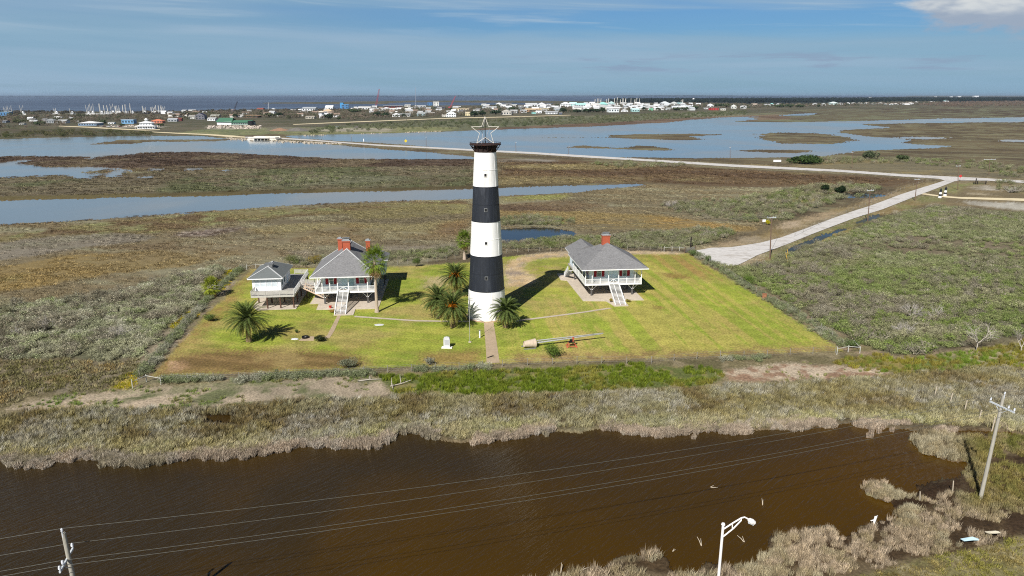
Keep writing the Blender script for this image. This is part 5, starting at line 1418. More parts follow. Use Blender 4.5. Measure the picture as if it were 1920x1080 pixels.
for k in range(90):
    px = rr.choice((580, 600, 690, 706, 772, 790, 800, 815)) + rr.uniform(-12, 12); t = (px - 560) / 340
    q = V3(px, 254.2 - t * 10.2 + rr.uniform(-0.3, 0.5)); s = rr.uniform(0.4, 1.1)
    b.lathe([(s, -0.6), (s * 0.9, s * 0.35), (s * 0.3, s * 0.7)], 5, c=(q.x, q.y))
tag(b.build('rock_riprap', rock_m), 'pale broken rock riprap lining the causeway and bay shore', 'riprap', None, 'stuff')

# ------------------------------------------------------------------ foliage builders
def leaf_cloud(b, c, r, n, size, rng, flat=0.8, m=0, shell=0.55, asp=0.55):
    """n small leaf faces spread through a lobe, denser towards its skin"""
    for _ in range(n):
        d = rng.normal(size=3); d /= np.linalg.norm(d)
        rr = r * (shell + (1 - shell) * rng.random() ** 0.5)
        p = np.array(c) + d * rr * np.array([1, 1, flat])
        nrm = d + rng.normal(size=3) * 0.7; nrm /= np.linalg.norm(nrm)
        t = np.cross(nrm, rng.normal(size=3)); t /= np.linalg.norm(t) + 1e-9
        s = np.cross(nrm, t)
        L = size * rng.uniform(0.6, 1.4); Wd = L * asp
        i = len(b.v)
        b.v += [tuple(p - t * L / 2), tuple(p + s * Wd / 2), tuple(p + t * L / 2), tuple(p - s * Wd / 2)]
        b.f.append((i, i + 1, i + 2, i + 3)); b.m.append(m)

def twig(b, a, c, r, m=0):
    """thin three sided twig"""
    a = Vector(a); c = Vector(c); d = (c - a).normalized()
    up = Vector((0, 0, 1)) if abs(d.z) < 0.9 else Vector((1, 0, 0))
    x = d.cross(up).normalized(); y = x.cross(d)
    i = len(b.v)
    for k in range(3):
        an = 2 * math.pi * k / 3; b.v.append(tuple(a + (x * math.cos(an) + y * math.sin(an)) * r))
    for k in range(3):
        an = 2 * math.pi * k / 3; b.v.append(tuple(c + (x * math.cos(an) + y * math.sin(an)) * r * 0.5))
    for k in range(3):
        b.f.append((i + k, i + (k + 1) % 3, i + 3 + (k + 1) % 3, i + 3 + k)); b.m.append(m)

def branchwork(b, base, h, spread, rng, levels=3, n0=4, r0=0.09, m=0, up=0.55):
    """bare forking branches"""
    todo = []
    for _ in range(n0):
        a = rng.random() * 2 * math.pi
        d = Vector((math.cos(a) * spread, math.sin(a) * spread, up + rng.random() * 0.5)).normalized()
        todo.append((Vector(base), d, h * rng.uniform(0.4, 0.6), r0, 0))
    while todo:
        p, d, L, r, lv = todo.pop()
        q = p + d * L
        twig(b, p, q, r, m)
        if lv < levels:
            for _ in range(3 if lv < 2 else 2):
                nd = (d + Vector(rng.normal(size=3)) * 0.55 + Vector((0, 0, 0.1))).normalized()
                if q.z + nd.z * L * 0.6 < 0.1: nd.z = abs(nd.z)
                todo.append((p.lerp(q, rng.uniform(0.55, 1.0)), nd, L * rng.uniform(0.5, 0.8), r * 0.6, lv + 1))

def tuft(b, n, h, spread, rng, w=0.035, lean=0.5, m=0):
    for _ in range(n):
        a = rng.random() * 2 * math.pi; rad = spread * rng.random() ** 0.7
        p = Vector((math.cos(a) * rad, math.sin(a) * rad, -0.05))
        hh = h * rng.uniform(0.6, 1.15); l = lean * rng.random()
        a2 = a + rng.normal() * 0.7
        t = p + Vector((math.cos(a2) * l * hh, math.sin(a2) * l * hh, hh))
        mid = p.lerp(t, 0.5) + Vector((0, 0, 0.1 * hh))
        s = Vector((-math.sin(a2 + 0.8), math.cos(a2 + 0.8), 0)) * w
        i = len(b.v)
        b.v += [tuple(p - s), tuple(p + s), tuple(mid + s * 0.9), tuple(mid - s * 0.9), tuple(t)]
        b.f += [(i, i + 1, i + 2, i + 3), (i + 3, i + 2, i + 4)]; b.m += [m, m]

LEAF = leaf_mat('scattered_leaf', None, 0.42, 0.22)
TWIG = mat('bare_twig', (150, 144, 134), 0.9, 0.2, 4)
BARK = mat('bark', (92, 80, 66), 0.9, 0.2, 4)

def proto(kind, seed):
    rng = np.random.default_rng(seed); b = MB()
    if kind == 'bush':
        for _ in range(7):
            a = rng.random() * 6.283; rr = 0.75 * rng.random() ** 0.5
            leaf_cloud(b, (rr * math.cos(a), rr * math.sin(a), 0.35 + 0.45 * rng.random()), rng.uniform(0.3, 0.5), 48, 0.14, rng, 0.85)
        for _ in range(7):
            a = rng.random() * 6.283; twig(b, (0.1 * math.cos(a), 0.1 * math.sin(a), 0), (0.95 * math.cos(a), 0.95 * math.sin(a), rng.uniform(0.7, 1.25)), 0.025)
    elif kind == 'greybush':
        branchwork(b, (0, 0, 0), 1.25, 0.8, rng, 3, 7, 0.026)
        for _ in range(5):
            a = rng.random() * 6.283; rr = 0.6 * rng.random() ** 0.5
            leaf_cloud(b, (rr * math.cos(a), rr * math.sin(a), 0.4 + 0.4 * rng.random()), 0.4, 20, 0.15, rng, 0.8)
    elif kind == 'tuft':
        tuft(b, 74, 1.0, 0.55, rng, 0.02, 0.55)
    elif kind == 'meadow':
        tuft(b, 36, 0.55, 1.0, rng, 0.05, 0.8)
    elif kind == 'reed':
        tuft(b, 70, 0.95, 0.45, rng, 0.022, 0.55)
        leaf_cloud(b, (0, 0, 0.4), 0.5, 70, 0.13, rng, 0.95, asp=0.4)
    elif kind == 'tree':
        for _ in range(9):
            a = rng.random() * 6.283; rr = 0.62 * rng.random() ** 0.5
            leaf_cloud(b, (rr * math.cos(a), rr * math.sin(a), 0.62 + 0.42 * rng.random()), rng.uniform(0.24, 0.42), 26, 0.17, rng, 0.85, asp=0.8)
        twig(b, (0, 0, -0.1), (0, 0, 0.7), 0.07)
    elif kind == 'baretree':
        branchwork(b, (0, 0, 0), 1.0, 0.6, rng, 3, 5, 0.035)
        for _ in range(6):
            a = rng.random() * 6.283; rr = 0.5 * rng.random() ** 0.5
            leaf_cloud(b, (rr * math.cos(a), rr * math.sin(a), 0.5 + 0.4 * rng.random()), 0.35, 26, 0.09, rng, 0.8)
    o = bpy.data.objects.new('plant_' + kind, b.mesh('plant_' + kind, LEAF))
    return o

def scatter_poly(poly, density, rng, warp=3.0, excl=()):
    W_ = np.array([G(*p) for p in poly])
    x0, y0 = W_.min(0) - 2; x1, y1 = W_.max(0) + 2
    n = int(min((x1 - x0) * (y1 - y0) * density, 900000))
    x = rng.uniform(x0, x1, n); y = rng.uniform(y0, y1, n)
    wx = x + warp * (fbm(x, y, 7, 91, 2) - 0.5); wy = y + warp * (fbm(x, y, 7, 92, 2) - 0.5)
    px, py = proj(wx, wy)
    ok = inside(px, py, poly)
    for e in excl:
        ok &= ~inside(px, py, e)
    return x[ok], y[ok]

WATER_ALL = [W_CREEK, W_BAYL, W_BAYR, W_POND, W_DARK] + W_DITCH + W_MARSH
def clean(x, y, lawn=True):
    px, py = proj(x, y)
    ok = np.ones(x.shape, bool)
    for e in WATER_ALL + [ROAD_MAIN, ROAD_BRANCH, ROAD_SAND] + ([LAWN] if lawn else []):
        ok &= ~inside(px, py, e)
    for e in ISLANDS + M_ISL:
        ok |= inside(px, py, e)
    return x[ok], y[ok]

def palette(x, y, cols, s1=9.0, seed=50, gain=1.0, jit=0.10, rng=None):
    c = np.array([lin(q) for q in cols]); n = len(cols)
    t = np.clip((fbm(x, y, s1, seed, 4, 0.6) - 0.28) / 0.44, 0, 0.999) * n - 0.5
    t = np.clip(t + (rng.normal(size=x.shape) * 0.35), 0, n - 1.001)
    i = t.astype(int); f = (t - i)[:, None]
    col = c[i] * (1 - f) + c[np.minimum(i + 1, n - 1)] * f
    return col * gain * (1 + jit * rng.normal(size=(x.size, 1)))

STUFF_N = [0]
def plants(name, label, protos, x, y, scale, tint, rng, z=-0.02, zs=None):
    n = x.size
    me = bpy.data.meshes.new(name)
    me.vertices.add(n)
    zz = np.full(n, z) if np.isscalar(z) else z
    me.vertices.foreach_set('co', np.stack([x, y, zz], 1).astype(np.float32).ravel())
    def attr(nm, typ, key, arr):
        a = me.attributes.new(nm, typ, 'POINT'); a.data.foreach_set(key, np.ascontiguousarray(arr, np.float32 if key != 'value' or typ == 'FLOAT' else np.int32).ravel())
    attr('turn', 'FLOAT', 'value', rng.uniform(0, 6.283, n))
    sc3 = np.stack([scale * rng.uniform(0.85, 1.15, n), scale * rng.uniform(0.85, 1.15, n), (scale if zs is None else zs) * rng.uniform(0.8, 1.2, n)], 1)
    attr('size', 'FLOAT_VECTOR', 'vector', sc3)
    attr('tint', 'FLOAT_COLOR', 'color', np.concatenate([np.clip(tint, 0.004, 0.9), np.ones((n, 1))], 1))
    attr('which', 'INT', 'value', rng.integers(0, len(protos), n))
    me.update()
    o = bpy.data.objects.new(name, me); COL.objects.link(o)
    STUFF_N[0] += 1
    pc = bpy.data.collections.new('plant_kinds_%d' % STUFF_N[0])
    for p in protos: pc.objects.link(p)
    ng = bpy.data.node_groups.new('scatter_%d' % STUFF_N[0], 'GeometryNodeTree')
    ng.interface.new_socket('Geometry', in_out='INPUT', socket_type='NodeSocketGeometry')
    ng.interface.new_socket('Geometry', in_out='OUTPUT', socket_type='NodeSocketGeometry')
    N = NT(ng)
    gi = N.n('NodeGroupInput'); gout = N.n('NodeGroupOutput')
    iop = N.n('GeometryNodeInstanceOnPoints')
    ci = N.n('GeometryNodeCollectionInfo'); ci.inputs['Collection'].default_value = pc
    ci.inputs['Separate Children'].default_value = True; ci.inputs['Reset Children'].default_value = True
    iop.inputs['Pick Instance'].default_value = True
    def na(nm, typ):
        a = N.n('GeometryNodeInputNamedAttribute', data_type=typ); a.inputs[0].default_value = nm; return a.outputs[0]
    cx = N.n('ShaderNodeCombineXYZ'); N.l(na('turn', 'FLOAT'), cx.inputs[2])
    N.l(gi.outputs[0], iop.inputs['Points']); N.l(ci.outputs[0], iop.inputs['Instance'])
    N.l(na('which', 'INT'), iop.inputs['Instance Index'])
    N.l(cx.outputs[0], iop.inputs['Rotation']); N.l(na('size', 'FLOAT_VECTOR'), iop.inputs['Scale'])
    N.l(iop.outputs[0], gout.inputs[0])
    md = o.modifiers.new('scatter', 'NODES'); md.node_group = ng
    return tag(o, label, None, None, 'stuff')

RV = np.random.default_rng(21)
BUSH = [proto('bush', s) for s in range(5)]
GREY = [proto('greybush', 10 + s) for s in range(4)]
TUFT = [proto('tuft', 20 + s) for s in range(4)]
MEAD = [proto('meadow', 30 + s) for s in range(4)]
REED = [proto('reed', 40 + s) for s in range(4)]
TREE = [proto('tree', 50 + s) for s in range(5)]
BARE = [proto('baretree', 60 + s) for s in range(4)]

SAGE = [(112, 114, 84), (128, 128, 100), (108, 116, 76), (138, 136, 112), (104, 116, 66), (126, 124, 96)]
GREENY = [(112, 118, 78), (102, 118, 62), (124, 126, 92), (106, 122, 60), (118, 122, 84), (132, 130, 104)]
GREYS = [(142, 136, 118), (130, 124, 104), (150, 144, 128), (126, 124, 98)]
VG = 1.5      # leaves shade one another, so single leaves are lighter than the mass

def join(*a):
    return np.concatenate([q[0] for q in a]), np.concatenate([q[1] for q in a])

# scrub left of the lawn
x, y = scatter_poly(SCRUB_L, 0.75, RV)
k = (fbm(x, y, 14, 71, 3) + 0.18 * RV.normal(size=x.size) > 0.66)
plants('scrub_brush', 'dense grey green scrub covering the ground left of the lawn fence', BUSH, x[~k], y[~k], RV.uniform(0.75, 1.45, (~k).sum()), palette(x[~k], y[~k], [(128, 128, 104), (140, 138, 120), (116, 124, 86), (146, 144, 128), (122, 124, 100)], 12, 51, VG * 1.3, 0.14, RV), RV, zs=RV.uniform(0.55, 1.15, (~k).sum()))
plants('bare_brush', 'bare grey twiggy scrub among the bushes left of the lawn', GREY, x[k], y[k], RV.uniform(1.1, 1.9, k.sum()), palette(x[k], y[k], GREYS, 8, 52, 1.25, 0.12, RV), RV)
# scrub on the right
x, y = scatter_poly(SCRUB_R, 0.62, RV, 4.0)
px, py = proj(x, y)
thin = inside(px, py, [(1560, 455), (1700, 443), (1920, 458), (2300, 470), (2300, 505), (1920, 490), (1740, 480), (1600, 470)]) & (RV.random(x.size) < 0.72)
x, y, py = x[~thin], y[~thin], py[~thin]
k = (fbm(x, y, 18, 73, 3) + 0.18 * RV.normal(size=x.size) > 0.70)
near = sstep(py, 470, 540)[:, None]
tn = palette(x, y, SAGE, 16, 53, VG, 0.14, RV) * (1 - near) + palette(x, y, GREENY, 10, 54, VG, 0.14, RV) * near
plants('scrub_brush', 'wide grey green scrub right of the lawn and the branch road', BUSH, x[~k], y[~k], RV.uniform(0.75, 1.5, (~k).sum()), tn[~k] * 1.08, RV, zs=RV.uniform(0.6, 1.2, (~k).sum()))
plants('bare_brush', 'bare grey twiggy scrub among the bushes right of the lawn', GREY, x[k], y[k], RV.uniform(1.0, 1.8, k.sum()), palette(x[k], y[k], GREYS, 8, 55, 1.2, 0.12, RV), RV)
# scrub behind the houses, along the road and along the fences
pts = []
for q, d in zip(SCRUB_MID, (0.16, 0.6, 0.4, 0.6, 0.04, 0.06, 0.07, 0.06)):
    pts.append(clean(*scatter_poly(q, d, RV, 5.0)))
x, y = join(*pts); k = RV.random(x.size) < 0.25
sz_ = np.clip(np.hypot(x, y) / 260, 0.6, 1.3)
plants('scrub_brush', 'grey green scrub behind the houses and by the roads', BUSH, x[~k], y[~k], RV.uniform(0.9, 1.6, (~k).sum()) * sz_[~k], palette(x[~k], y[~k], SAGE, 20, 56, VG * 0.95, 0.14, RV), RV)
plants('bare_brush', 'bare grey scrub behind the houses and by the roads', GREY, x[k], y[k], RV.uniform(1.0, 1.9, k.sum()) * sz_[k], palette(x[k], y[k], GREYS, 20, 57, 1.2, 0.12, RV), RV)
def along(line, n, w, rng):
    P = np.array([G(*p) for p in line]); sg = np.linalg.norm(np.diff(P, axis=0), axis=1); cum = np.concatenate([[0], np.cumsum(sg)])
    s = rng.random(n) * cum[-1]; i = np.clip(np.searchsorted(cum, s) - 1, 0, len(sg) - 1); f = ((s - cum[i]) / sg[i])[:, None]
    q = P[i] * (1 - f) + P[i + 1] * f + rng.normal(size=(n, 2)) * w
    return q[:, 0], q[:, 1]
pts = [along([(263, 708), (317, 645), (340, 617), (373, 580), (395, 555), (420, 530), (455, 503)], 420, 0.5, RV),
       along([(300, 716), (360, 714), (420, 712)], 60, 0.4, RV), along([(440, 714), (545, 707), (660, 703), (690, 702)], 170, 0.6, RV),
       along([(770, 697), (850, 694), (915, 692)], 50, 0.4, RV), along([(1345, 677), (1440, 672)], 26, 0.5, RV),
       along([(1296, 472), (1320, 486), (1357, 507), (1419, 550), (1517, 604), (1578, 650)], 300, 0.8, RV)]
x, y = join(*pts)
plants('hedge_brush', 'grey green brush grown into the wire fences around the lawn', BUSH[:3] + GREY, x, y, RV.uniform(0.45, 1.0, x.size), palette(x, y, [(120, 124, 98), (112, 122, 82), (138, 138, 120)], 6, 58, VG, 0.14, RV), RV)

pts = [scatter_poly(q, 2.2, RV, 0.6) for q in ([(316, 616), (345, 588), (380, 572), (374, 592), (335, 617)], [(404, 532), (425, 505), (454, 503), (440, 520), (412, 548)], [(206, 728), (230, 704), (253, 695), (252, 729)])]
x, y = join(*pts)
plants('yellow_weeds', 'yellow flowering weeds in patches outside the left lawn fence', MEAD, x, y, RV.uniform(0.35, 0.7, x.size), palette(x, y, [(170, 156, 34), (140, 142, 46), (182, 160, 30)], 4, 86, 1.15, 0.1, RV), RV)
# tall marsh grass band in front of the lawn
x, y = scatter_poly(REED_BAND, 2.6, RV, 2.0, [W_INLET, [(375, 785), (440, 785), (450, 799), (385, 799)]])
px, py = proj(x, y)
lowf = np.interp(px, [0, 500, 800, 1000, 1200, 1500, 1900], [856, 845, 815, 806, 806, 798, 803]) - py
grey = sstep(fbm(x, y, 9, 61, 3), 0.46, 0.64) * sstep(lowf, 2, 12)
c1 = palette(x, y, [(104, 92, 62), (114, 104, 68), (126, 118, 82), (110, 102, 66), (132, 126, 96)], 7, 62, 1.5, 0.12, RV)
c2 = palette(x, y, [(150, 146, 132), (160, 158, 150), (140, 138, 112)], 5, 63, 1.35, 0.10, RV)
c3 = palette(x, y, [(150, 148, 106), (164, 156, 126), (146, 138, 96)], 5, 64, 1.4, 0.10, RV)
lf = sstep(lowf, 34, 12)[:, None] * 0.8
tn = c1 * (1 - lf) + c3 * lf
grey = np.clip(grey * 0.55 + 0.3 * RV.normal(size=x.size), 0, 0.85)
tn = tn * (1 - grey[:, None]) + c2 * grey[:, None]
plants('marsh_reeds', 'tall brown and grey marsh grass band along the far pond bank', TUFT, x, y, RV.uniform(0.8, 1.35, x.size), tn * 1.08, RV, zs=RV.uniform(0.42, 0.9, x.size))
# grey reed fringe on the water edge
pts = []
EDGE = [p for p in W_FRONT if p[1] < 872 and 0 <= p[0] <= 1905 and p[1] > 790 and not (p[0] > 1700 and p[1] > 807)]
FR = [e for e in EDGE]
x, y = along(FR, 4200, 0.45, RV)
gz = fbm(x, y, 8, 66, 3)
y = y + 0.9 - 2.4 * (fbm(x, y, 5, 65, 3) - 0.42) + RV.normal(size=x.size) * 0.3
px, py = proj(x, y)
keep = (gz > 0.36) | (px < 560)
x, y, px = x[keep], y[keep], px[keep]
tn = palette(x, y, [(150, 138, 122), (168, 154, 136), (158, 150, 138), (140, 132, 112)], 5, 67, 1.45, 0.09, RV)
plants('reed_fringe', 'pale grey dead reeds fringing the far edge of the pond', REED, x, y, RV.uniform(0.55, 1.05, x.size), tn, RV, -0.25, zs=RV.uniform(0.5, 0.95, x.size))
# near bank: right and bottom
x, y = scatter_poly(BANK_R, 4.6, RV, 1.2)
xl_, yl_ = along([(1634, 910), (1660, 920), (1690, 940), (1702, 965), (1698, 985)], 120, 0.7, RV)
xs_, ys_ = scatter_poly([(1619, 914), (1632, 899), (1656, 904), (1690, 926), (1712, 934), (1700, 962), (1682, 944), (1655, 937), (1627, 928)], 5.0, RV, 0.5)
x, y = np.concatenate([x, xs_, xl_]), np.concatenate([y, ys_, yl_])
px, py = proj(x, y)
mudp = inside(px, py, [(1724, 910), (1800, 893), (1815, 905), (1765, 930), (1738, 940)]) | (fbm(x, y, 3.5, 68, 3) > 0.63)
x, y, px, py = x[~mudp], y[~mudp], px[~mudp], py[~mudp]
greenish = sstep(px, 1770, 1840) * sstep(py, 985, 930)
c1 = palette(x, y, [(148, 134, 112), (162, 148, 128), (138, 126, 98), (156, 148, 124)], 4, 69, 1.45, 0.12, RV)
c2 = palette(x, y, [(112, 108, 62), (124, 112, 66), (134, 124, 90), (106, 106, 56)], 6, 70, 1.5, 0.12, RV)
tn = c1 * (1 - greenish[:, None]) + c2 * greenish[:, None]
big = np.where((px < 1530) | (py < 900), 1.0, 0.8)
plants('bank_reeds', 'pale dead reeds and marsh grass on the near pond bank', REED + TUFT, x, y, RV.uniform(0.5, 1.0, x.size) * big, tn, RV, -0.1)
# mown grassy verge at the bottom right
x, y = scatter_poly([(1560, 1092), (1700, 1056), (1800, 1034), (1920, 1000), (2300, 930), (2300, 1250), (1300, 1250), (1300, 1120)], 3.5, RV, 1.0)
plants('verge_grass', 'short yellow green grass on the verge at the bottom right', MEAD, x, y, RV.uniform(0.25, 0.5, x.size), palette(x, y, [(138, 130, 70), (122, 122, 58), (150, 138, 90), (112, 100, 58)], 5, 72, 1.25, 0.1, RV), RV)
# green strip and bank between the fence and the marsh
x, y = scatter_poly(GREEN_STRIP, 3.0, RV, 2.5)
k = fbm(x, y, 4, 74, 3) < 0.60
x, y = x[k], y[k]
plants('green_grass', 'bright green tall grass strip between the lawn fence and the marsh', TUFT, x, y, RV.uniform(0.35, 0.85, x.size), palette(x, y, [(104, 120, 40), (118, 128, 46), (92, 110, 40), (134, 130, 62)], 6, 75, 1.25, 0.12, RV), RV)
pts = [scatter_poly([(20, 765), (120, 738), (250, 726), (400, 716), (560, 706), (700, 703), (740, 735), (700, 748), (520, 755), (300, 766)], 1.3, RV, 2.0),
       scatter_poly([(1340, 690), (1500, 676), (1660, 668), (1690, 705), (1560, 716), (1400, 724)], 0.35, RV, 2.0)]
x, y = join(*pts); k = fbm(x, y, 5, 76, 3) > 0.48; x, y = x[k], y[k]
plants('bank_weeds', 'low green weeds on the bare sandy bank below the fence', MEAD + TUFT, x, y, RV.uniform(0.25, 0.6, x.size), palette(x, y, [(112, 124, 70), (126, 120, 80), (100, 120, 56)], 5, 77, 1.4, 0.12, RV), RV)
x, y = scatter_poly([(1560, 680), (1640, 664), (1720, 672), (1800, 660), (1920, 640), (2300, 625), (2300, 690), (1850, 692), (1740, 702), (1640, 700)], 1.8, RV, 2.0)
plants('bank_grass', 'green and rust coloured grass below the right scrub', TUFT, x, y, RV.uniform(0.35, 0.8, x.size), palette(x, y, [(112, 128, 42), (130, 124, 50), (122, 112, 60), (104, 124, 48)], 8, 78, 1.4, 0.1, RV), RV)
# brown marsh meadow, left front and the big field behind
x, y = scatter_poly([(-300, 690), (0, 674), (100, 674), (200, 682), (262, 672), (250, 700), (205, 726), (150, 735), (60, 742), (0, 765), (-300, 790)], 1.3, RV, 2.0)
plants('meadow_grass', 'brown rough grass left of the front lawn corner', MEAD, x, y, RV.uniform(0.5, 1.0, x.size), palette(x, y, [(118, 102, 68), (134, 116, 74), (128, 122, 96), (108, 104, 68)], 7, 79, 1.4, 0.1, RV), RV)
FIELD = [(-200, 455), (0, 421), (300, 402), (640, 379), (885, 373), (1080, 361), (1210, 346), (1400, 352), (1600, 352), (1560, 372), (1440, 420), (1330, 465), (1000, 470), (720, 496), (460, 503), (370, 510), (0, 580), (-200, 620)]
x, y = scatter_poly(FIELD, 0.75, RV, 3.0); x, y = clean(x, y); q = fbm(x, y, 10, 85, 3) + 0.1 * RV.normal(size=x.size) > 0.42; x, y = x[q], y[q]
gi_ = lambda arr, xx, yy: None
ix = np.clip(np.searchsorted(GR, np.hypot(x, y)), 1, nr - 1); ia = np.clip(np.searchsorted(GA, np.arctan2(x, y)), 1, na - 1)
tn = GC.reshape(nr, na, 3)[ix, ia] * 1.35 * (1 + 0.16 * RV.normal(size=(x.size, 1)))
tn = tn * 1.12
plants('field_grass', 'brown and golden marsh grass of the field behind the houses', MEAD, x, y, RV.uniform(0.6, 1.3, x.size), tn, RV, zs=RV.uniform(0.25, 0.65, x.size))
MARSH2 = [(-200, 345), (-200, 302), (0, 293), (233, 291), (300, 285), (400, 285), (640, 298), (885, 299), (1000, 302), (1200, 308), (1500, 326), (1690, 337), (1600, 350), (1210, 342), (885, 348), (300, 362), (0, 368), (-200, 372)]
x, y = scatter_poly(MARSH2, 0.085, RV, 6.0); x, y = clean(x, y)
ix = np.clip(np.searchsorted(GR, np.hypot(x, y)), 1, nr - 1); ia = np.clip(np.searchsorted(GA, np.arctan2(x, y)), 1, na - 1)
tn = GC.reshape(nr, na, 3)[ix, ia] * 1.3 * (1 + 0.18 * RV.normal(size=(x.size, 1)))
plants('marsh_grass', 'dark brown marsh grass between the creek and the bay', MEAD, x, y, RV.uniform(1.2, 2.6, x.size), tn * 1.05, RV, zs=RV.uniform(0.6, 1.2, x.size))
x, y = scatter_poly([(-200, 258), (0, 251), (100, 247), (200, 247), (285, 250), (285, 253), (180, 255), (0, 258), (-200, 264)], 0.008, RV, 10)
plants('shore_brush', 'dark green brush along the far shore in front of the town', BUSH, x, y, RV.uniform(2.0, 4.0, x.size), palette(x, y, [(92, 92, 64), (104, 100, 74), (82, 88, 56)], 60, 80, 1.3, 0.12, RV), RV)
x, y = scatter_poly([(560, 254), (620, 237), (760, 230), (1000, 222), (1150, 217), (1400, 208), (1400, 216), (1250, 224), (1137, 232), (1000, 237), (880, 241), (640, 248)], 0.004, RV, 15)
x, y = x, y
plants('shore_brush', 'grey green low brush between the far bay shore and the town', BUSH, x, y, RV.uniform(1.5, 4.5, x.size), palette(x, y, [(88, 96, 68), (104, 108, 82), (112, 112, 88)], 80, 81, 1.3, 0.12, RV), RV)

# ------------------------------------------------------------------ single bushes and dead trees
def bush(px, w, h, cols, label, seed, cat='bush', name='bush', leafsize=0.15, n=900, group=None):
    p = V3(*px); root = empty(name, p, seed * 1.3, label, cat, group); rng = np.random.default_rng(seed)
    b = MB()
    nl = 9
    for k in range(nl):
        a = rng.random() * 6.283; rr = 0.6 * rng.random() ** 0.5
        leaf_cloud(b, (rr * math.cos(a) * w / 2, rr * math.sin(a) * w / 2, h * (0.38 + 0.3 * rng.random())), 0.28 * w * rng.uniform(0.7, 1.1), int(n * 2.2) // nl, leafsize, rng, min(1.0, h / w * 1.1))
    b.build('crown', leaf_mat('bush_leaf_%d' % cols[0] + '_%d' % cols[1], cols, 0.45, 0.2), root)
    t = MB()
    for k in range(6):
        a = rng.random() * 6.283; twig(t, (0.08 * math.cos(a), 0.08 * math.sin(a), 0), (0.4 * w * math.cos(a), 0.4 * w * math.sin(a), h * 0.75), 0.04)
    t.build('stems', BARK, root)
    return root
bush((1038, 669), 4.1, 2.5, (92, 112, 50), 'round dark green bush below the lying grey pole', 1, n=1300)
bush((652, 689), 3.6, 1.9, (128, 132, 108), 'grey green bush at the brown front lawn edge left of the monument', 2, n=900)
bush((806, 684), 2.2, 1.5, (136, 138, 122), 'small sparse grey bush at the lawn front below the monument', 3, n=350)
bush((395, 602), 2.9, 1.7, (104, 120, 66), 'green rounded bush by the left lawn fence beside the path of shade', 4, n=900)['label'] = 'green rounded bush against the left lawn fence near the feather palm'
bush((600, 639), 2.5, 1.15, (62, 68, 46), 'dark low shrub just right of the fire ring', 5, n=900)
bush((556, 624), 0.7, 0.9, (84, 104, 50), 'tiny green shrub on the grass above the fire ring', 6, n=160)
bush((623, 585), 1.9, 0.6, (156, 128, 68), 'yellow brown low plants left of the blue house stairs', 7, n=260)
bush((1178, 566), 1.2, 0.7, (140, 130, 60), 'yellow green plant right of the white cottage stairs', 8, n=220)
bush((1145.5, 567), 0.8, 1.1, (156, 140, 62), 'yellow green plant left of the white cottage stairs', 9, n=220)
bush((1299, 480), 2.6, 2.0, (104, 122, 76), 'green bush beside the open farm gate', 10, n=800)
bush((1328, 490), 1.8, 1.6, (102, 118, 74), 'small green bush on the fence below the gravel turning area', 11, n=500)
bush((1404, 532), 3.2, 2.0, (96, 118, 54), 'bright green bush on the right lawn fence', 12, n=900)
bush((1598, 652), 2.8, 1.5, (104, 122, 64), 'green bush behind the front right corner brace', 13, n=700)
bush((1545, 362), 4.2, 4.2, (40, 54, 34), 'left of two dark round trees in the scrub by the road', 14, cat='tree', name='round_tree', leafsize=0.5, n=700)
bush((1575, 364), 6.0, 4.4, (42, 56, 36), 'right and larger of two dark round trees in the scrub', 15, cat='tree', name='round_tree', leafsize=0.5, n=900)
bush((1508, 306), 24, 5.5, (64, 82, 46), 'wide green thicket beyond the straight road near the notice board', 16, cat='thicket', name='thicket', leafsize=1.1, n=1400)
bush((1632, 299), 11, 6.5, (92, 102, 76), 'grey green tree clump by the bay shore on the right', 17, cat='thicket', name='thicket', leafsize=1.0, n=700)
bush((1691, 302), 9, 4.5, (84, 96, 66), 'smaller grey green clump right of the shore tree clump', 18, cat='thicket', name='thicket', leafsize=0.9, n=500)
bush((780, 500), 2.6, 2.6, (86, 104, 52), 'dark green bush behind the palms at the lawn back fence', 19, n=700)
bush((545, 494), 4.5, 2.8, (112, 118, 72), 'olive green bush behind the white annex roof', 20, n=700)
bush((590, 494), 5.0, 2.4, (134, 118, 50), 'golden bush behind the annex deck', 21, n=700)
bush((1440, 421), 2.2, 1.8, (186, 178, 40), 'bright yellow green bush behind the head of the road end pole', 22, leafsize=0.25, n=260)
def dead_tree(px, h, label, seed, trunk=True, spread=0.6, n0=4, r0=0.11, levels=4, lean=0.0, col=None):
    p = V3(*px); root = empty('dead_tree', p, seed, label, 'dead tree'); rng = np.random.default_rng(seed)
    m = col or mat('bleached_wood', (178, 170, 158), 0.85, 0.12, 4)
    t = MB(); fk = h * 0.28 if trunk else 0.05
    t.tube([(0, 0, -0.1), (lean * 0.5, 0, fk * 0.5), (lean, 0.05, fk)], [r0 * 1.8, r0 * 1.3, r0 * 1.1], 8); t.build('trunk', m, root)
    b = MB(); branchwork(b, (lean, 0.05, fk * 0.92), h * 0.8, spread, rng, levels, n0, r0); b.build('branches', m, root)
    return root
dead_tree((1831, 656), 4.6, 'tall bleached dead tree in front of the right scrub edge', 31, spread=0.6, n0=5, r0=0.075, levels=5)
dead_tree((1914, 661), 3.6, 'small bleached dead tree at the right picture edge', 32, spread=0.5, n0=3, r0=0.06, levels=5)
gm2 = mat('grey_deadwood', (170, 164, 156), 0.9, 0.15, 4)
dead_tree((1708, 592), 4.2, 'wide dead grey tree inside the right scrub, the larger one', 33, False, 1.1, 9, 0.08, 4, col=gm2)
dead_tree((1748, 594), 3.4, 'dead grey tree beside the widest one in the right scrub', 37, False, 1.1, 7, 0.07, 4, col=gm2)
dead_tree((1697, 628), 3.6, 'dead grey tree low in the right scrub near the lawn corner', 34, False, 1.1, 8, 0.08, 4, col=gm2)
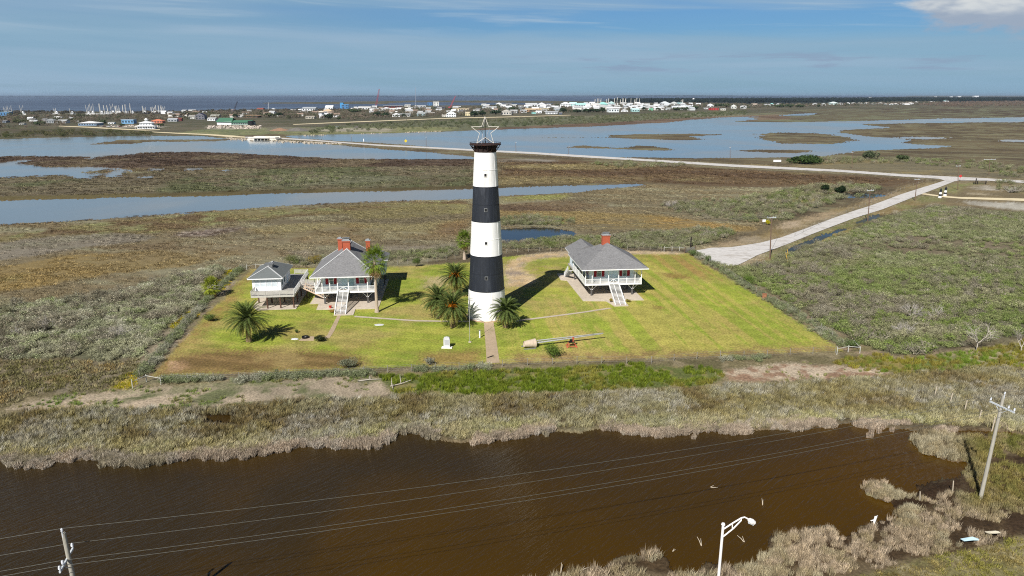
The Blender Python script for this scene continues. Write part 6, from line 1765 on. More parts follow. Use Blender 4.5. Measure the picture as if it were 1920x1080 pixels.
dead_tree((95, 615), 3.4, 'wide dead grey tree in the left scrub near the picture edge', 35, False, 1.2, 10, 0.07, 4, col=gm2)
dead_tree((215, 632), 3.2, 'dead grey tree in the left scrub nearer the lawn fence', 36, False, 1.2, 8, 0.07, 4, col=gm2)
dead_tree((40, 626), 2.6, 'low dead grey tree at the left edge of the scrub', 38, False, 1.2, 6, 0.06, 4, col=gm2)
dead_tree((1258, 388), 3.6, 'bare silver shrub alone in the brown field', 39, False, 0.9, 12, 0.09, 4, col=gm2)
dead_tree((1893, 361), 5.5, 'bare grey thicket right of the sand patch by the junction', 40, False, 1.4, 12, 0.12, 4, col=gm2)
for px, L, a, lab, s in (((752, 722), 3.4, 0.4, 'bleached forked driftwood in the bright green grass', 1), ((736, 729), 1.6, 1.9, 'short leaning driftwood stump at the green strip end', 2), ((694, 714), 4.5, 0.2, 'long bleached driftwood log on the sandy bank', 3)):
    b = MB(); d = Vector((math.cos(a), math.sin(a), 0))
    b.tube([d * -L / 2 + Vector((0, 0, 0.1)), Vector((0, 0, 0.25)), d * L / 2 + Vector((0, 0, 0.6 if s < 3 else 0.15))], [0.09, 0.075, 0.04], 7)
    b.tube([Vector((0, 0, 0.25)), Vector((-0.2, 0.6, 1.1 if s < 3 else 0.4)), Vector((-0.25, 0.9, 1.5 if s < 3 else 0.5))], [0.06, 0.045, 0.02], 6)
    tag(b.build('driftwood', mat('bleached_wood', (196, 190, 180)), loc=V3(*px)), lab, 'driftwood')

# ------------------------------------------------------------------ palms
def frond(b, base, az, pitch, L, rng, droop=1.1, n=26, lw=0.07, ll=0.6, m=0, side=1.0):
    """arching feather frond"""
    p = Vector(base); el_ = pitch; pts = []
    st = L / n
    for k in range(n + 1):
        pts.append((p.copy(), el_))
        p = p + Vector((math.cos(az) * math.cos(el_), math.sin(az) * math.cos(el_), math.sin(el_))) * st
        el_ -= droop / n * (0.5 + 1.2 * k / n)
    sd = Vector((-math.sin(az), math.cos(az), 0))
    for k in range(1, n + 1):
        q, e = pts[k]; t = k / n
        fw = Vector((math.cos(az) * math.cos(e), math.sin(az) * math.cos(e), math.sin(e))); up = sd.cross(fw) * -1
        l = ll * (math.sin(math.pi * min(1, 0.12 + 0.88 * t)) ** 0.5 if t < 1 else 0.4) * rng.uniform(0.85, 1.1)
        for s in (-1, 1):
            tip = q + fw * l * 0.55 + sd * (s * l * 0.75 * side) + up * (l * 0.22) 
            w = fw * lw
            i = len(b.v); b.v += [tuple(q - w), tuple(q + w), tuple(tip)]; b.f.append((i, i + 1, i + 2)); b.m.append(m)
    for k in range(n):
        twig(b, pts[k][0], pts[k + 1][0], 0.035 * (1 - 0.7 * k / n), m)

def date_palm(px, trunk_h, L, label, seed, fruit=0, skirt=True):
    p = V3(*px); root = empty('date_palm', p, 0, label, 'palm tree', 'feather palms on the lawn'); rng = np.random.default_rng(seed)
    t = MB(); prof = []
    for k in range(12):
        z = trunk_h * k / 11; prof.append((0.42 + 0.05 * (k % 2) + (0.18 if k > 8 else 0) - (0 if k > 1 else -0.1), z - (0.1 if k == 0 else 0)))
    t.lathe(prof, 12); t.build('trunk', mat('palm_trunk', (138, 118, 92), 0.95, 0.25, 5, 0.4, 8), root)
    g = MB(); n = 96
    for k in range(n):
        f = k / n
        pitch = math.radians(84 - 114 * f ** 0.9) + rng.normal() * 0.08
        az_ = k * 2.39996 + rng.normal() * 0.15
        frond(g, (0.22 * math.cos(az_), 0.22 * math.sin(az_), trunk_h + 0.15 - 0.35 * f), az_, pitch, L * rng.uniform(0.88, 1.08) * (0.8 + 0.2 * math.sin(math.pi * f)), rng, 0.75 + 0.45 * (1 - f) * 0.6)
    g.build('crown', leaf_mat('date_frond', (92, 106, 58), 0.5, 0.25), root)
    if skirt:
        d = MB()
        for k in range(34):
            az_ = k * 2.39996 + 1; frond(d, (0.3 * math.cos(az_), 0.3 * math.sin(az_), trunk_h - 0.25), az_, math.radians(rng.uniform(-62, -10)), L * rng.uniform(0.6, 0.98), rng, 0.7, 20)
        o = d.build('dead_fronds', leaf_mat('dead_frond', (148, 142, 80), 0.45, 0.2), root)
    for k in range(fruit):
        az_ = -math.pi / 2 + (k - (fruit - 1) / 2) * 0.75; b = MB()
        c = Vector((math.cos(az_) * 0.85, math.sin(az_) * 0.85, trunk_h + 0.35))
        for j in range(60):
            e = rng.normal(size=3) * 0.6; q = c + Vector((e[0] * 0.75, e[1] * 0.75, e[2] * 0.6)); twig(b, c + Vector((0, 0, 0.2)), q, 0.02)
            leaf_cloud(b, q, 0.14, 3, 0.17, rng, 1.0, asp=0.8)
        b.build('fruit_cluster', leaf_mat('date_fruit', (206, 128, 34), 0.3, 0.1), root)
    return root
date_palm((467, 640), 4.5, 4.3, 'large feather palm alone in front of the annex cottage', 1)
date_palm((849, 613), 4.3, 4.3, 'front feather palm of the three left of the lighthouse door', 2, fruit=2)
date_palm((822, 596), 4.0, 3.9, 'feather palm at the left of the three beside the lighthouse', 3)
date_palm((854, 556), 4.9, 4.2, 'rear feather palm with orange fruit left of the lighthouse', 4, fruit=3)
date_palm((948, 613), 3.5, 3.5, 'single feather palm right of the lighthouse door', 5)

def fan(b, base, az, pitch, L, R, rng, n=15, m=0, fold=0.12):
    d = Vector((math.cos(az) * math.cos(pitch), math.sin(az) * math.cos(pitch), math.sin(pitch)))
    c = Vector(base) + d * L
    twig(b, base, c, 0.03, m)
    sd = Vector((-math.sin(az), math.cos(az), 0)); up = sd.cross(d)
    for k in range(n):
        a = (k / (n - 1) - 0.5) * math.radians(230)
        r = R * rng.uniform(0.85, 1.08) * (0.75 + 0.25 * math.cos(a))
        t = c + d * (math.cos(a) * r) + sd * (math.sin(a) * r) + Vector((0, 0, -0.28 * r * abs(math.sin(a)) - 0.16 * r))
        mid = c.lerp(t, 0.6) + Vector((0, 0, 0.08 * r)); s = (sd * math.cos(a) - d * math.sin(a)) * 0.075
        i = len(b.v); b.v += [tuple(c), tuple(mid + s), tuple(t), tuple(mid - s)]; b.f.append((i, i + 1, i + 2, i + 3)); b.m.append(m)

def fan_palm(px, trunk_h, R, label, seed, col=(112, 132, 48), skirt_h=2.4, n=42):
    p = V3(*px); root = empty('fan_palm', p, 0, label, 'palm tree'); rng = np.random.default_rng(seed)
    t = MB(); prof = [(0.55, -0.1), (0.46, 0.5), (0.34, 1.4), (0.27, trunk_h * 0.5), (0.23, trunk_h * 0.8), (0.27, trunk_h)]
    t.lathe(prof, 12); t.build('trunk', mat('pale_palm_trunk', (176, 160, 142), 0.95, 0.18, 4, 0.3, 7, stretch=(1, 1, 3)), root)
    g = MB()
    for k in range(n):
        f = k / n; az_ = k * 2.39996; pitch = math.radians(80 - 125 * f)
        fan(g, (0, 0, trunk_h + 0.25 - 0.5 * f), az_, pitch, R * rng.uniform(0.5, 0.72), R * rng.uniform(0.5, 0.65), rng)
    g.build('crown', leaf_mat('fan_leaf_%d' % col[0], col, 0.4, 0.25), root)
    d = MB()
    for k in range(int(n * 0.8)):
        az_ = k * 2.39996 + 0.7; fan(d, (0.15 * math.cos(az_), 0.15 * math.sin(az_), trunk_h - 0.3 - skirt_h * 0.55 * rng.random()), az_, math.radians(rng.uniform(-84, -62)), R * 0.4, R * 0.48, rng, 9)
    d.build('dead_leaf_skirt', leaf_mat('dead_fan', (196, 168, 128), 0.35, 0.15), root)
    return root
hp = at(702, 488, G(707, 586)[1]).z
fan_palm((707, 585), hp, 3.1, 'tall slender fan palm in front of the blue house', 6)
fan_palm((871, 486), 5.6, 2.5, 'fan palm half hidden behind the lighthouse', 7, (104, 124, 46), 1.5)
fan_palm((398, 556), 2.4, 2.3, 'short yellow green fan palm outside the left lawn fence', 8, (136, 146, 50), 1.2, 34)

# stumps, stakes and wreckage near the pond
stake_m = mat('pale_stake', (188, 176, 156), 0.85, 0.12, 4)
for px, h, lab in (((1752, 744), 1.5, 'wooden stake in the marsh grass, farthest of five in a row'), ((1781, 757), 1.4, 'wooden stake in the marsh grass, second of five in a row'), ((1808, 772), 1.5, 'wooden stake in the marsh grass, third of five in a row'),
                   ((1835.5, 787), 1.2, 'wooden stake in the marsh grass, fourth of five in a row'), ((1860, 806), 1.6, 'wooden stake in the marsh grass, nearest of five in a row')):
    b = MB(); b.tube([(0, 0, -0.2), (0.12, 0, h + 0.3)], 0.08, 7); tag(b.build('stake', stake_m, loc=V3(*px)), lab, 'stake', 'row of wooden stakes in the marsh')
for k, (px, L, a, lift, lab) in enumerate((((1389, 1013), 0.9, 2.3, 0.35, 'pale v-shaped stick poking out of the pond by the lamp head'), ((1311, 1019), 0.9, 1.9, 0.5, 'pale forked stick standing in the pond left of the street lamp'), ((1429, 944), 0.8, 1.4, 0.4, 'curved pale stick in the pond above the lamp head'),
                                         ((1338, 915), 0.9, -0.4, 0.15, 'thin pale stick floating in the middle of the pond'), ((1263, 1033), 0.5, 0.6, 0.08, 'short pale wood scrap floating near the reeds'), ((1052, 1070), 0.8, 1.4, 0.6, 'bent pale stick in the pond at the bottom edge'),
                                         ((1095, 1070), 1.0, 0.3, 0.3, 'pale branch among the reeds at the bottom edge'))):
    b = MB(); p = V3(*px, WZ); d = Vector((math.cos(a), math.sin(a), 0)) * L / 2
    b.tube([-d + Vector((0, 0, -0.1)), Vector((0, 0, lift * 0.6)), d + Vector((0, 0, lift))], [0.04, 0.035, 0.02], 6)
    b.tube([-d + Vector((0, 0, -0.05)), -d * 0.2 + Vector((0.15, 0.3, lift * 0.9))], [0.035, 0.02], 6)
    tag(b.build('water_stick', stake_m, loc=p), lab, 'stick')
for k, px in enumerate(((1615, 800), (1627, 803), (1634, 811), (1648, 812), (1628, 820), (1633, 820), (1672, 809), (1655, 804))):
    rng = np.random.default_rng(90 + k); b = MB(); tuft(b, 40, 0.8, 0.3, rng, 0.04, 0.3); leaf_cloud(b, (0, 0, 0.3), 0.3, 30, 0.15, rng)
    tag(b.build('reed_tussock', leaf_mat('dead_reed', (168, 152, 134), 0.35, 0.2), loc=V3(*px, WZ)), 'small grey reed tussock standing in the pond near its upper right end', 'reed tussock', 'reed tussocks in the pond')
for px, pts, colr, lab in (((1817, 1016), [(-1.3, 0.35), (-1.1, -0.35), (0.2, -0.55), (1.2, -0.6), (1.3, -0.2), (0.6, 0.3)], (196, 226, 236), 'pale blue curved panel lying on the grass bank'),
                           ((1861, 1004), [(-1.1, 0.5), (-0.8, -0.1), (0.2, -0.45), (1.0, -0.35), (0.9, 0.05), (0.5, 0.2)], (216, 208, 186), 'cream torn panel lying on the grass bank')):
    b = MB(); n = len(pts); i = 0
    pts = [(q[0] * 0.6, q[1] * 0.6) for q in pts]; b.prism(pts, 0.18, 0.24); b.v = [(x, y, z + 0.25 * math.sin(x * 1.3 + 1)) for x, y, z in b.v]
    tag(b.build('wreck_panel', mat('panel_%d' % colr[0], colr, 0.45, 0.05, 2, dirt=(200, 206, 196), dscale=1.5), loc=V3(*px, 0.25)), lab, 'panel')
b = MB(); b.tube([(0, 0, 0), (0.15, 0.05, 0.8), (0.3, 0, 1.0)], [0.1, 0.14, 0.05], 8); b.tube([(0.1, 0, 0.5), (-0.3, 0.1, 0.3)], 0.05, 6)
tag(b.build('white_stump', wpaint, loc=V3(1638, 982)), 'white broken stump among the reeds on the near bank', 'stump')
for px, h, lab in (((1786, 925), 1.6, 'thin grey stake on the muddy near bank, the taller one'), ((1725, 938), 1.1, 'thin grey stake on the muddy near bank, the leaning shorter one')):
    b = MB(); b.tube([(0, 0, -0.1), (-0.15, 0, h)], 0.06, 6); tag(b.build('stake', stake_m, loc=V3(*px)), lab, 'stake')

# ------------------------------------------------------------------ town across the bay
def pmat(rgb, rough=0.8):
    return mat('paint_%d_%d_%d' % rgb, rgb, rough, 0.06, 0.5)
PANE = mat('town_window', (62, 72, 80), 0.2, 0.2, 0.3)
def town_house(px, wpx, hpx, wall, roof, label, style='gable', depth=0.8, rot=0.0, floors=1, stilts=False, group=None, cat='house', name='town_house', wins=True, rise=None, d=None):
    """px: foot of the front wall in the photo, size in photo pixels; built in metres where it stands"""
    p = V3(*px)
    ppm = F / (p.y * CP + CAM_H * SP)
    w = wpx / ppm; h = hpx / ppm; dp = d if d else max(6.0, w * depth)
    root = empty(name, p, rot, label, cat, group)
    z0 = h * 0.28 if stilts else 0.0
    rr = (rise if rise is not None else (0.42 if style in ('gable', 'hip', 'gablefront') else 0.1))
    ze = z0 + (h - z0) * (1 - rr)
    wm, rm = pmat(wall), pmat(roof)
    b = MB(); b.box(-w / 2, w / 2, 0, dp, z0 - (0.2 if not stilts else 0), ze); wl = b.build('wall', wm, root)
    ov = 0.03 * w + 0.15
    b = MB()
    x0, x1, y0, y1 = -w / 2 - ov, w / 2 + ov, -ov, dp + ov
    if style == 'gable':
        A, B, C, D = (x0, y0, ze), (x1, y0, ze), (x1, y1, ze), (x0, y1, ze); R0, R1 = (x0, dp / 2, h), (x1, dp / 2, h)
        b.face([A, B, R1, R0]); b.face([C, D, R0, R1]); b.face([A, R0, D]); b.face([B, C, R1]); b.face([A, D, C, B])
    elif style == 'gablefront':
        A, B, C, D = (x0, y0, ze), (x1, y0, ze), (x1, y1, ze), (x0, y1, ze); R0, R1 = (0, y0, h), (0, y1, h)
        b.face([A, R0, R1, D]); b.face([B, C, R1, R0]); b.face([A, D, C, B])
        g = MB(); g.face([(x0 + 0.1, y0 + 0.05, ze), (x1 - 0.1, y0 + 0.05, ze), (0, y0 + 0.05, h - 0.1)]); g.build('gable_end', wm, root)
    elif style == 'hip':
        k = min(w, dp) / 2 * 0.95
        A, B, C, D = (x0, y0, ze), (x1, y0, ze), (x1, y1, ze), (x0, y1, ze); R0, R1 = (x0 + k + ov, dp / 2, h), (x1 - k - ov, dp / 2, h)
        b.face([A, B, R1, R0]); b.face([B, C, R1]); b.face([C, D, R0, R1]); b.face([D, A, R0]); b.face([A, D, C, B])
    elif style == 'flat':
        b.box(x0, x1, y0, y1, ze, h)
    elif style == 'dome':
        b.lathe([(w / 2 * math.cos(t), ze + (h - ze) * math.sin(t)) for t in np.linspace(0, math.pi / 2, 7)], 14, c=(0, dp / 2), cap=False)
    b.build('roof', rm, root)
    if wins and wpx > 7:
        n = max(2, int(wpx / 4.5))
        for fl in range(floors):
            fh = (ze - z0) / floors
            for k in range(n):
                xx = -w / 2 + w * (k + 0.5) / n; ww = w / n * 0.24
                g = MB(); g.box(xx - ww, xx + ww, -0.12, -0.02, z0 + fh * (fl + 0.3), z0 + fh * (fl + 0.75)); g.build('window', PANE, wl)
    if stilts:
        for k in range(4):
            xx = -w / 2 + w * (k + 0.15) / 3.3
            g = MB(); g.box(xx - 0.2, xx + 0.2, 0.1, 0.6, -0.2, z0); g.build('stilt', wm, root)
    return root

WH = (232, 234, 236); OW = (214, 210, 200); LG = (176, 178, 178); DG = (112, 112, 112); BR = (122, 98, 84); TAN = (206, 182, 146); TEAL = (150, 208, 202); SKYB = (120, 168, 208); BLUE = (80, 130, 178)
GH = 'houses of the town across the bay'
H_ = [((9, 217.5), 16, 7.5, BLUE, (150, 186, 214), 'bright blue boxy warehouse at the far left shore', 'flat', 1),
      ((92, 231), 19, 8, (150, 154, 156), (140, 144, 146), 'grey hipped house among dark trees at the far left', 'hip', 1),
      ((115, 231), 17, 6.5, WH, LG, 'white low house right of the grey hipped house, far left', 'gable', 1),
      ((6, 230), 12, 4.5, (120, 130, 146), DG, 'small slate blue house at the left picture edge', 'gable', 1),
      ((40, 234), 9, 3.5, WH, LG, 'small white shed in the trees near the left picture edge', 'gable', 1),
      ((68, 229), 9, 4, WH, (180, 184, 186), 'small white house between two dark trees on the far left', 'gable', 1),
      ((164, 235.5), 33, 7.5, (126, 150, 176), (226, 226, 224), 'long blue grey house with a wide pale roof by the left town road', 'hip', 1),
      ((239.5, 232), 21, 8, SKYB, (160, 176, 190), 'sky blue box shaped house left of the tiered white house', 'flat', 1),
      ((294, 231), 20, 7, (206, 132, 104), (212, 128, 98), 'orange roofed house right behind the tiered white house', 'hip', 1),
      ((208, 232.5), 11, 3.5, WH, LG, 'small white house between long pale roof and sky blue box', 'gable', 1),
      ((323, 228), 16, 6, (170, 174, 178), (176, 180, 184), 'pale grey gabled shed right of the orange roof', 'gable', 1),
      ((334, 227), 12, 6, (124, 56, 50), (110, 62, 54), 'dark red house beside a pale grey shed', 'gable', 1),
      ((360, 223), 14, 7, (206, 206, 202), (150, 148, 142), 'white two storey house left of the navy roofed house', 'gable', 2),
      ((375, 224), 17, 12, (116, 116, 124), (54, 56, 78), 'large house with steep navy blue roof', 'gablefront', 2),
      ((396, 226.5), 15, 6, WH, LG, 'white house right of the navy roofed house', 'gable', 1),
      ((402, 220), 16, 5, (176, 172, 162), (170, 170, 160), 'pale house with light olive roof behind the white one', 'gable', 1),
      ((470, 220.5), 26, 5, (110, 88, 74), (150, 124, 98), 'long low brown roofed hall above the green roof', 'hip', 1),
      ((468, 209.5), 8, 3, WH, WH, 'small white box building behind the brown roofed hall', 'flat', 1),
      ((581, 222.5), 16, 5, (196, 190, 176), (158, 152, 140), 'cream low house left of the white cylinder house', 'gable', 1),
      ((579, 210), 24, 9, WH, (170, 176, 180), 'white raised house with grey roof over the woods', 'gable', 1),
      ((614, 213), 18, 8, (212, 196, 176), (206, 182, 150), 'tan roofed house behind the white cylinder house', 'hip', 1),
      ((617, 207), 14, 9, WH, WH, 'white church like house with a small belfry', 'gable', 1),
      ((630, 219.5), 10, 3.5, WH, (190, 190, 190), 'tiny white house right of dark oaks, mid left town', 'gable', 1),
      ((549, 209), 10, 4, WH, LG, 'small white house left of the raised white house', 'gable', 1),
      ((512, 207.5), 9, 4.5, WH, WH, 'white gabled shed beside the white flag mast', 'gablefront', 1),
      ((487, 206.5), 12, 4, (176, 96, 86), (150, 84, 74), 'red roofed shed left of the white flag mast', 'gable', 1),
      ((536, 208), 10, 3.5, (206, 180, 156), (190, 150, 120), 'tan shed right of the white flag mast', 'gable', 1),
      ((647, 204), 13, 8, BLUE, (104, 160, 206), 'bright blue harbour building left of the tall red crane', 'flat', 2),
      ((641, 203), 6, 10, (70, 150, 206), (86, 162, 214), 'narrow bright blue tower beside the blue harbour building', 'flat', 1),
      ((682, 205), 24, 5, WH, (222, 222, 220), 'long white shed right of the blue harbour building', 'gable', 1),
      ((724, 206.5), 14, 5.5, WH, (206, 204, 196), 'white gabled shed right of the tall red crane', 'gablefront', 1),
      ((706, 206), 14, 3.5, LG, (190, 192, 192), 'grey shed left of the white gabled shed', 'gable', 1),
      ((737, 202), 34, 3.6, (128, 66, 60), (176, 176, 172), 'long dark red dock building in the distance', 'flat', 1),
      ((690, 202), 30, 3, (70, 70, 84), (92, 92, 104), 'long dark moored barge behind the white sheds', 'flat', 1),
      ((743, 219), 15, 7, WH, (150, 152, 150), 'white front gable of the long grey roofed house', 'gablefront', 1),
      ((758, 218.6), 22, 6, (196, 196, 192), (146, 148, 146), 'long grey roofed house above the curved town road', 'gable', 1),
      ((790, 218.5), 17, 7.5, (150, 168, 172), (170, 176, 176), 'grey raised house with dark open ground floor', 'gable', 1),
      ((808, 215), 13, 4.5, (176, 172, 166), (168, 164, 158), 'dull grey house right of the raised grey house', 'gable', 1),
      ((846, 219.5), 18, 10, WH, (216, 220, 220), 'white two storey house with balcony above the town road', 'hip', 2),
      ((833, 219), 9, 4, (214, 210, 200), (196, 192, 184), 'small pale house left of the two storey white one', 'gable', 1),
      ((864, 208.5), 30, 5.5, (222, 204, 172), (212, 196, 168), 'long tan warehouse left of the lighthouse star', 'flat', 1),
      ((877, 217), 9, 7, (226, 212, 168), (190, 178, 150), 'small yellow two storey house by dark oaks', 'gable', 2),
      ((818, 199), 10, 8, (226, 226, 222), (236, 236, 234), 'white harbour block with pale frame in the distance', 'flat', 2),
      ((806, 197.5), 8, 5, BLUE, (90, 130, 200), 'blue box beside the white harbour block', 'flat', 1),
      ((790, 201.5), 16, 4, WH, LG, 'white low harbour shed near the radio mast', 'gable', 1),
      ((764, 200), 11, 4, OW, LG, 'cream harbour shed left of the radio mast', 'gable', 1),
      ((824, 204), 20, 3.6, (74, 80, 106), (92, 100, 130), 'dark blue dock shed below the white harbour block', 'flat', 1),
      ((936, 199), 13, 6.5, WH, (214, 216, 220), 'white peaked house just right of the lighthouse star', 'gablefront', 1),
      ((949, 215.5), 20, 10, (190, 186, 178), (146, 144, 142), 'grey barn shaped house right of the lighthouse star', 'gablefront', 1),
      ((963, 212), 13, 6, WH, LG, 'white house behind the grey barn shaped house', 'gable', 1),
      ((950, 199), 9, 4, (120, 140, 180), (104, 124, 170), 'blue roofed house beside a white peaked one', 'gable', 1),
      ((916, 203), 11, 3.5, OW, LG, 'cream cottage just right of the star tip', 'gable', 1),
      ((982, 211), 11, 5, WH, WH, 'white flat house left of the long tan roof', 'flat', 1),
      ((1001, 209), 28, 5.5, (206, 160, 116), TAN, 'long tan roofed hall in the middle of the town', 'gable', 1),
      ((1022, 208), 14, 4.5, (236, 232, 220), (214, 198, 160), 'white hall at the right end of the tan roof', 'flat', 1),
      ((1001, 213.5), 8, 3.5, TEAL, (180, 220, 214), 'small teal house in front of the tan roofed hall', 'flat', 1),
      ((1010, 212.2), 11, 4.5, WH, (224, 226, 226), 'white house right of the small teal house', 'gable', 1),
      ((1034, 213.8), 22, 5, WH, (176, 178, 180), 'long white house with grey roof at the town edge', 'gable', 1),
      ((1051, 214.5), 6, 4, (90, 100, 120), DG, 'small dark blue shed at the right end of the town road', 'gable', 1),
      ((997, 201), 21, 7.5, WH, (196, 200, 202), 'large white house with roof terrace, upper town', 'gable', 2),
      ((1015, 201.5), 15, 9, WH, (226, 228, 230), 'large white steeply peaked house, upper town', 'gablefront', 2),
      ((1026, 202), 12, 5.5, (196, 220, 222), WH, 'pale blue house at the foot of the steep white one', 'gable', 1),
      ((1060, 201), 20, 9, WH, (226, 230, 230), 'big white and teal house left of the harbour masts', 'hip', 2),
      ((1074, 201), 13, 9, (176, 214, 212), (190, 222, 218), 'teal wing of the big white waterfront house', 'gable', 2),
      ((1089, 201.5), 18, 8, (186, 214, 216), (170, 214, 210), 'pale teal gabled house left of the harbour masts', 'gable', 2),
      ((1104, 200.5), 12, 5, (206, 210, 214), LG, 'light grey house beside the pale teal gabled one', 'gable', 1),
      ((1117, 201.5), 16, 7, OW, (204, 202, 196), 'cream house below the first harbour masts', 'gable', 1),
      ((1131, 200.5), 16, 9, (160, 214, 208), TEAL, 'teal roofed house below the harbour masts', 'hip', 1),
      ((1146, 198), 12, 8, (186, 214, 214), (196, 220, 218), 'narrow pale teal peaked house among the masts', 'gablefront', 1),
      ((1151, 210.5), 20, 7, (226, 234, 236), LG, 'white row house with dark windows below the masts', 'flat', 1),
      ((1171, 209.5), 13, 4, WH, WH, 'small white pale roofed house right of the row house', 'hip', 1),
      ((1192, 209.5), 14, 6.5, (166, 206, 204), (196, 224, 222), 'teal house at the town edge right of the row house', 'gable', 1),
      ((1221, 207), 7, 3.6, (112, 186, 150), (120, 190, 156), 'small green house at the town edge', 'gable', 1),
      ((1248, 198.5), 15, 8, WH, (206, 212, 216), 'white peaked house right of the harbour masts', 'hip', 1),
      ((1264, 198), 12, 7, (214, 216, 210), (188, 192, 190), 'grey green roofed house beside the white peaked house', 'hip', 1),
      ((1274, 197.5), 11, 5, (176, 216, 220), (196, 226, 228), 'pale teal house by the twin masts', 'flat', 1),
      ((1295, 197), 7, 4.5, WH, WH, 'white rounded shed right of the twin masts', 'dome', 1),
      ((1310, 197.5), 8, 4, OW, WH, 'cream cottage right of the white rounded shed', 'gable', 1),
      ((1332, 201.5), 11, 7, WH, (214, 216, 218), 'white peaked house above the red roofed store', 'gablefront', 1),
      ((1340, 206.5), 15, 4, (190, 58, 52), (214, 130, 124), 'red walled store at the right end of the town', 'flat', 1),
      ((1328, 204.5), 14, 2.2, (232, 230, 228), WH, 'white roofed shelter left of the red store', 'flat', 1),
      ((1357, 207), 8, 3.5, (226, 220, 206), WH, 'cream trailer right of the red store', 'flat', 1),
      ((1376, 203.5), 9, 7, (222, 224, 218), WH, 'white steep roofed house right of the red store', 'gablefront', 1),
      ((1395, 203.3), 9, 5, WH, WH, 'white domed building right of the steep roofed house', 'dome', 1),
      ((1415, 198.5), 10, 4, (206, 190, 176), (214, 196, 180), 'pale pink roofed house at the right town end', 'gable', 1),
      ((1439, 198.5), 10, 3.5, WH, LG, 'white house left of the dark tree row, far right town', 'gable', 1),
      ((1565, 197), 14, 6, (206, 226, 222), (212, 230, 226), 'pale teal house at the far right of the dark tree row', 'hip', 1)]
def door_on(root, wpx):
    pass
for e in H_:
    px, w, h, wc, rc, lab, sty, fl = e
    town_house(px, w, h, wc, rc, lab, sty, floors=fl, rot=((hash_ := sum(map(ord, lab))) % 7 - 3) * 0.05, stilts='raised' in lab, group=GH)
# tiered white house with a cupola
p = V3(272, 242); ppm = F / (p.y * CP + CAM_H * SP)
th = empty('tiered_house', p, 0.05, 'white tiered house with verandas and a cupola at the bay shore', 'house', GH)
wm = pmat(WH); rm = pmat((214, 216, 216))
for nm, w, y0, y1, z0, z1 in (('ground_floor', 15, 3, 15, 0, 4.0), ('upper_floor', 11, 4.5, 13.5, 5.2, 9.2), ('cupola', 4, 7, 11, 11.0, 14.0)):
    b = MB(); b.box(-w, w, y0, y1, z0, z1) if nm != 'cupola' else b.box(-w / 2, w / 2, y0, y1, z0, z1); wl = b.build(nm, wm, th)
    n = 8 if nm != 'cupola' else 2
    for k in range(n):
        ww = w if nm != 'cupola' else w / 2
        xx = -ww + 2 * ww * (k + 0.5) / n; g = MB(); g.box(xx - 0.5, xx + 0.5, y0 - 0.1, y0 - 0.02, z0 + 1.0, z0 + 3.0); g.build('window', PANE, wl)
for w0, w1, z0, z1, y0, y1 in ((18, 11, 4.0, 6.0, 0, 17), (13, 4, 9.2, 11.4, 3, 15), (3.2, 0.3, 14.0, 16.5, 6.2, 11.8)):
    b = MB(); ym = (y0 + y1) / 2; f = w1 / w0
    A = [(-w0, y0, z0), (w0, y0, z0), (w0, y1, z0), (-w0, y1, z0)]; B = [(-w1, ym + (y0 - ym) * f, z1), (w1, ym + (y0 - ym) * f, z1), (w1, ym + (y1 - ym) * f, z1), (-w1, ym + (y1 - ym) * f, z1)]
    for k in range(4): b.face([A[k], A[(k + 1) % 4], B[(k + 1) % 4], B[k]])
    b.face(B); b.face(A[::-1]); b.build('roof', rm, th)
for k in range(9):
    b = MB(); xx = -17.4 + 34.8 * k / 8; b.box(xx - 0.25, xx + 0.25, 0.3, 0.8, 0, 4.0); b.build('veranda_post', wm, th)
th.scale = (0.74, 0.8, 0.86)
# green roofed long building
p = V3(407, 234); gb = empty('green_roofed_building', p, -0.03, 'long building with a green metal roof and white gable end', 'building')
gr = pmat((72, 118, 94)); gw = pmat((158, 176, 168))
b = MB(); b.box(0, 22, 0, 26, 0, 4.5); wl = b.build('wall', pmat(WH), gb)
b = MB(); b.face([(-1.5, -1.2, 4.3), (24, -1.2, 3.6), (20, 14, 10.0), (-1.5, 14, 10.0)]); b.face([(-1.5, 27, 4.3), (-1.5, 14, 10.0), (20, 14, 10.0), (24, 27, 3.6)]); b.face([(-1.2, 27, 4.3), (-1.2, -1.2, 4.3), (-1.2, 14, 9.9)]); b.build('roof', gr, gb)
b = MB(); b.box(22.1, 52, 0, 20, 0, 3.4); w2 = b.build('long_wall', gw, gb)
b = MB(); b.face([(22, -1.5, 3.4), (53, -1.5, 3.4), (52, 10, 6.6), (23, 10, 6.6)]); b.face([(22, 21, 3.4), (23, 10, 6.6), (52, 10, 6.6), (53, 21, 3.4)]); b.build('long_roof', gr, gb)
for k in range(10):
    xx = 24 + k * 2.8; g = MB(); g.box(xx - 0.6, xx + 0.6, -0.12, -0.02, 1.0, 2.6); g.build('window', PANE, w2)
b = MB(); b.box(50, 56, -6, 4, 0, 6); b.build('open_shed', mat('dark_opening', (20, 20, 22)), gb)
# white cylinder house
p = V3(604, 221.5); cyh = empty('cylinder_house', p, 0, 'white cylinder shaped house in dark trees', 'house', GH)
b = MB(); b.lathe([(5, 0), (5, 11.5)], 20); wl = b.build('wall', pmat(WH), cyh)
b = MB(); b.lathe([(7.5, 11.5), (6.5, 12.2), (1, 14)], 20); b.build('roof', pmat((222, 206, 186)), cyh)
for k in range(3):
    g = MB(); g.box(-3 + k * 2.4, -2 + k * 2.4, -5.1, -4.4, 7.5, 9.0); g.build('window', PANE, wl)

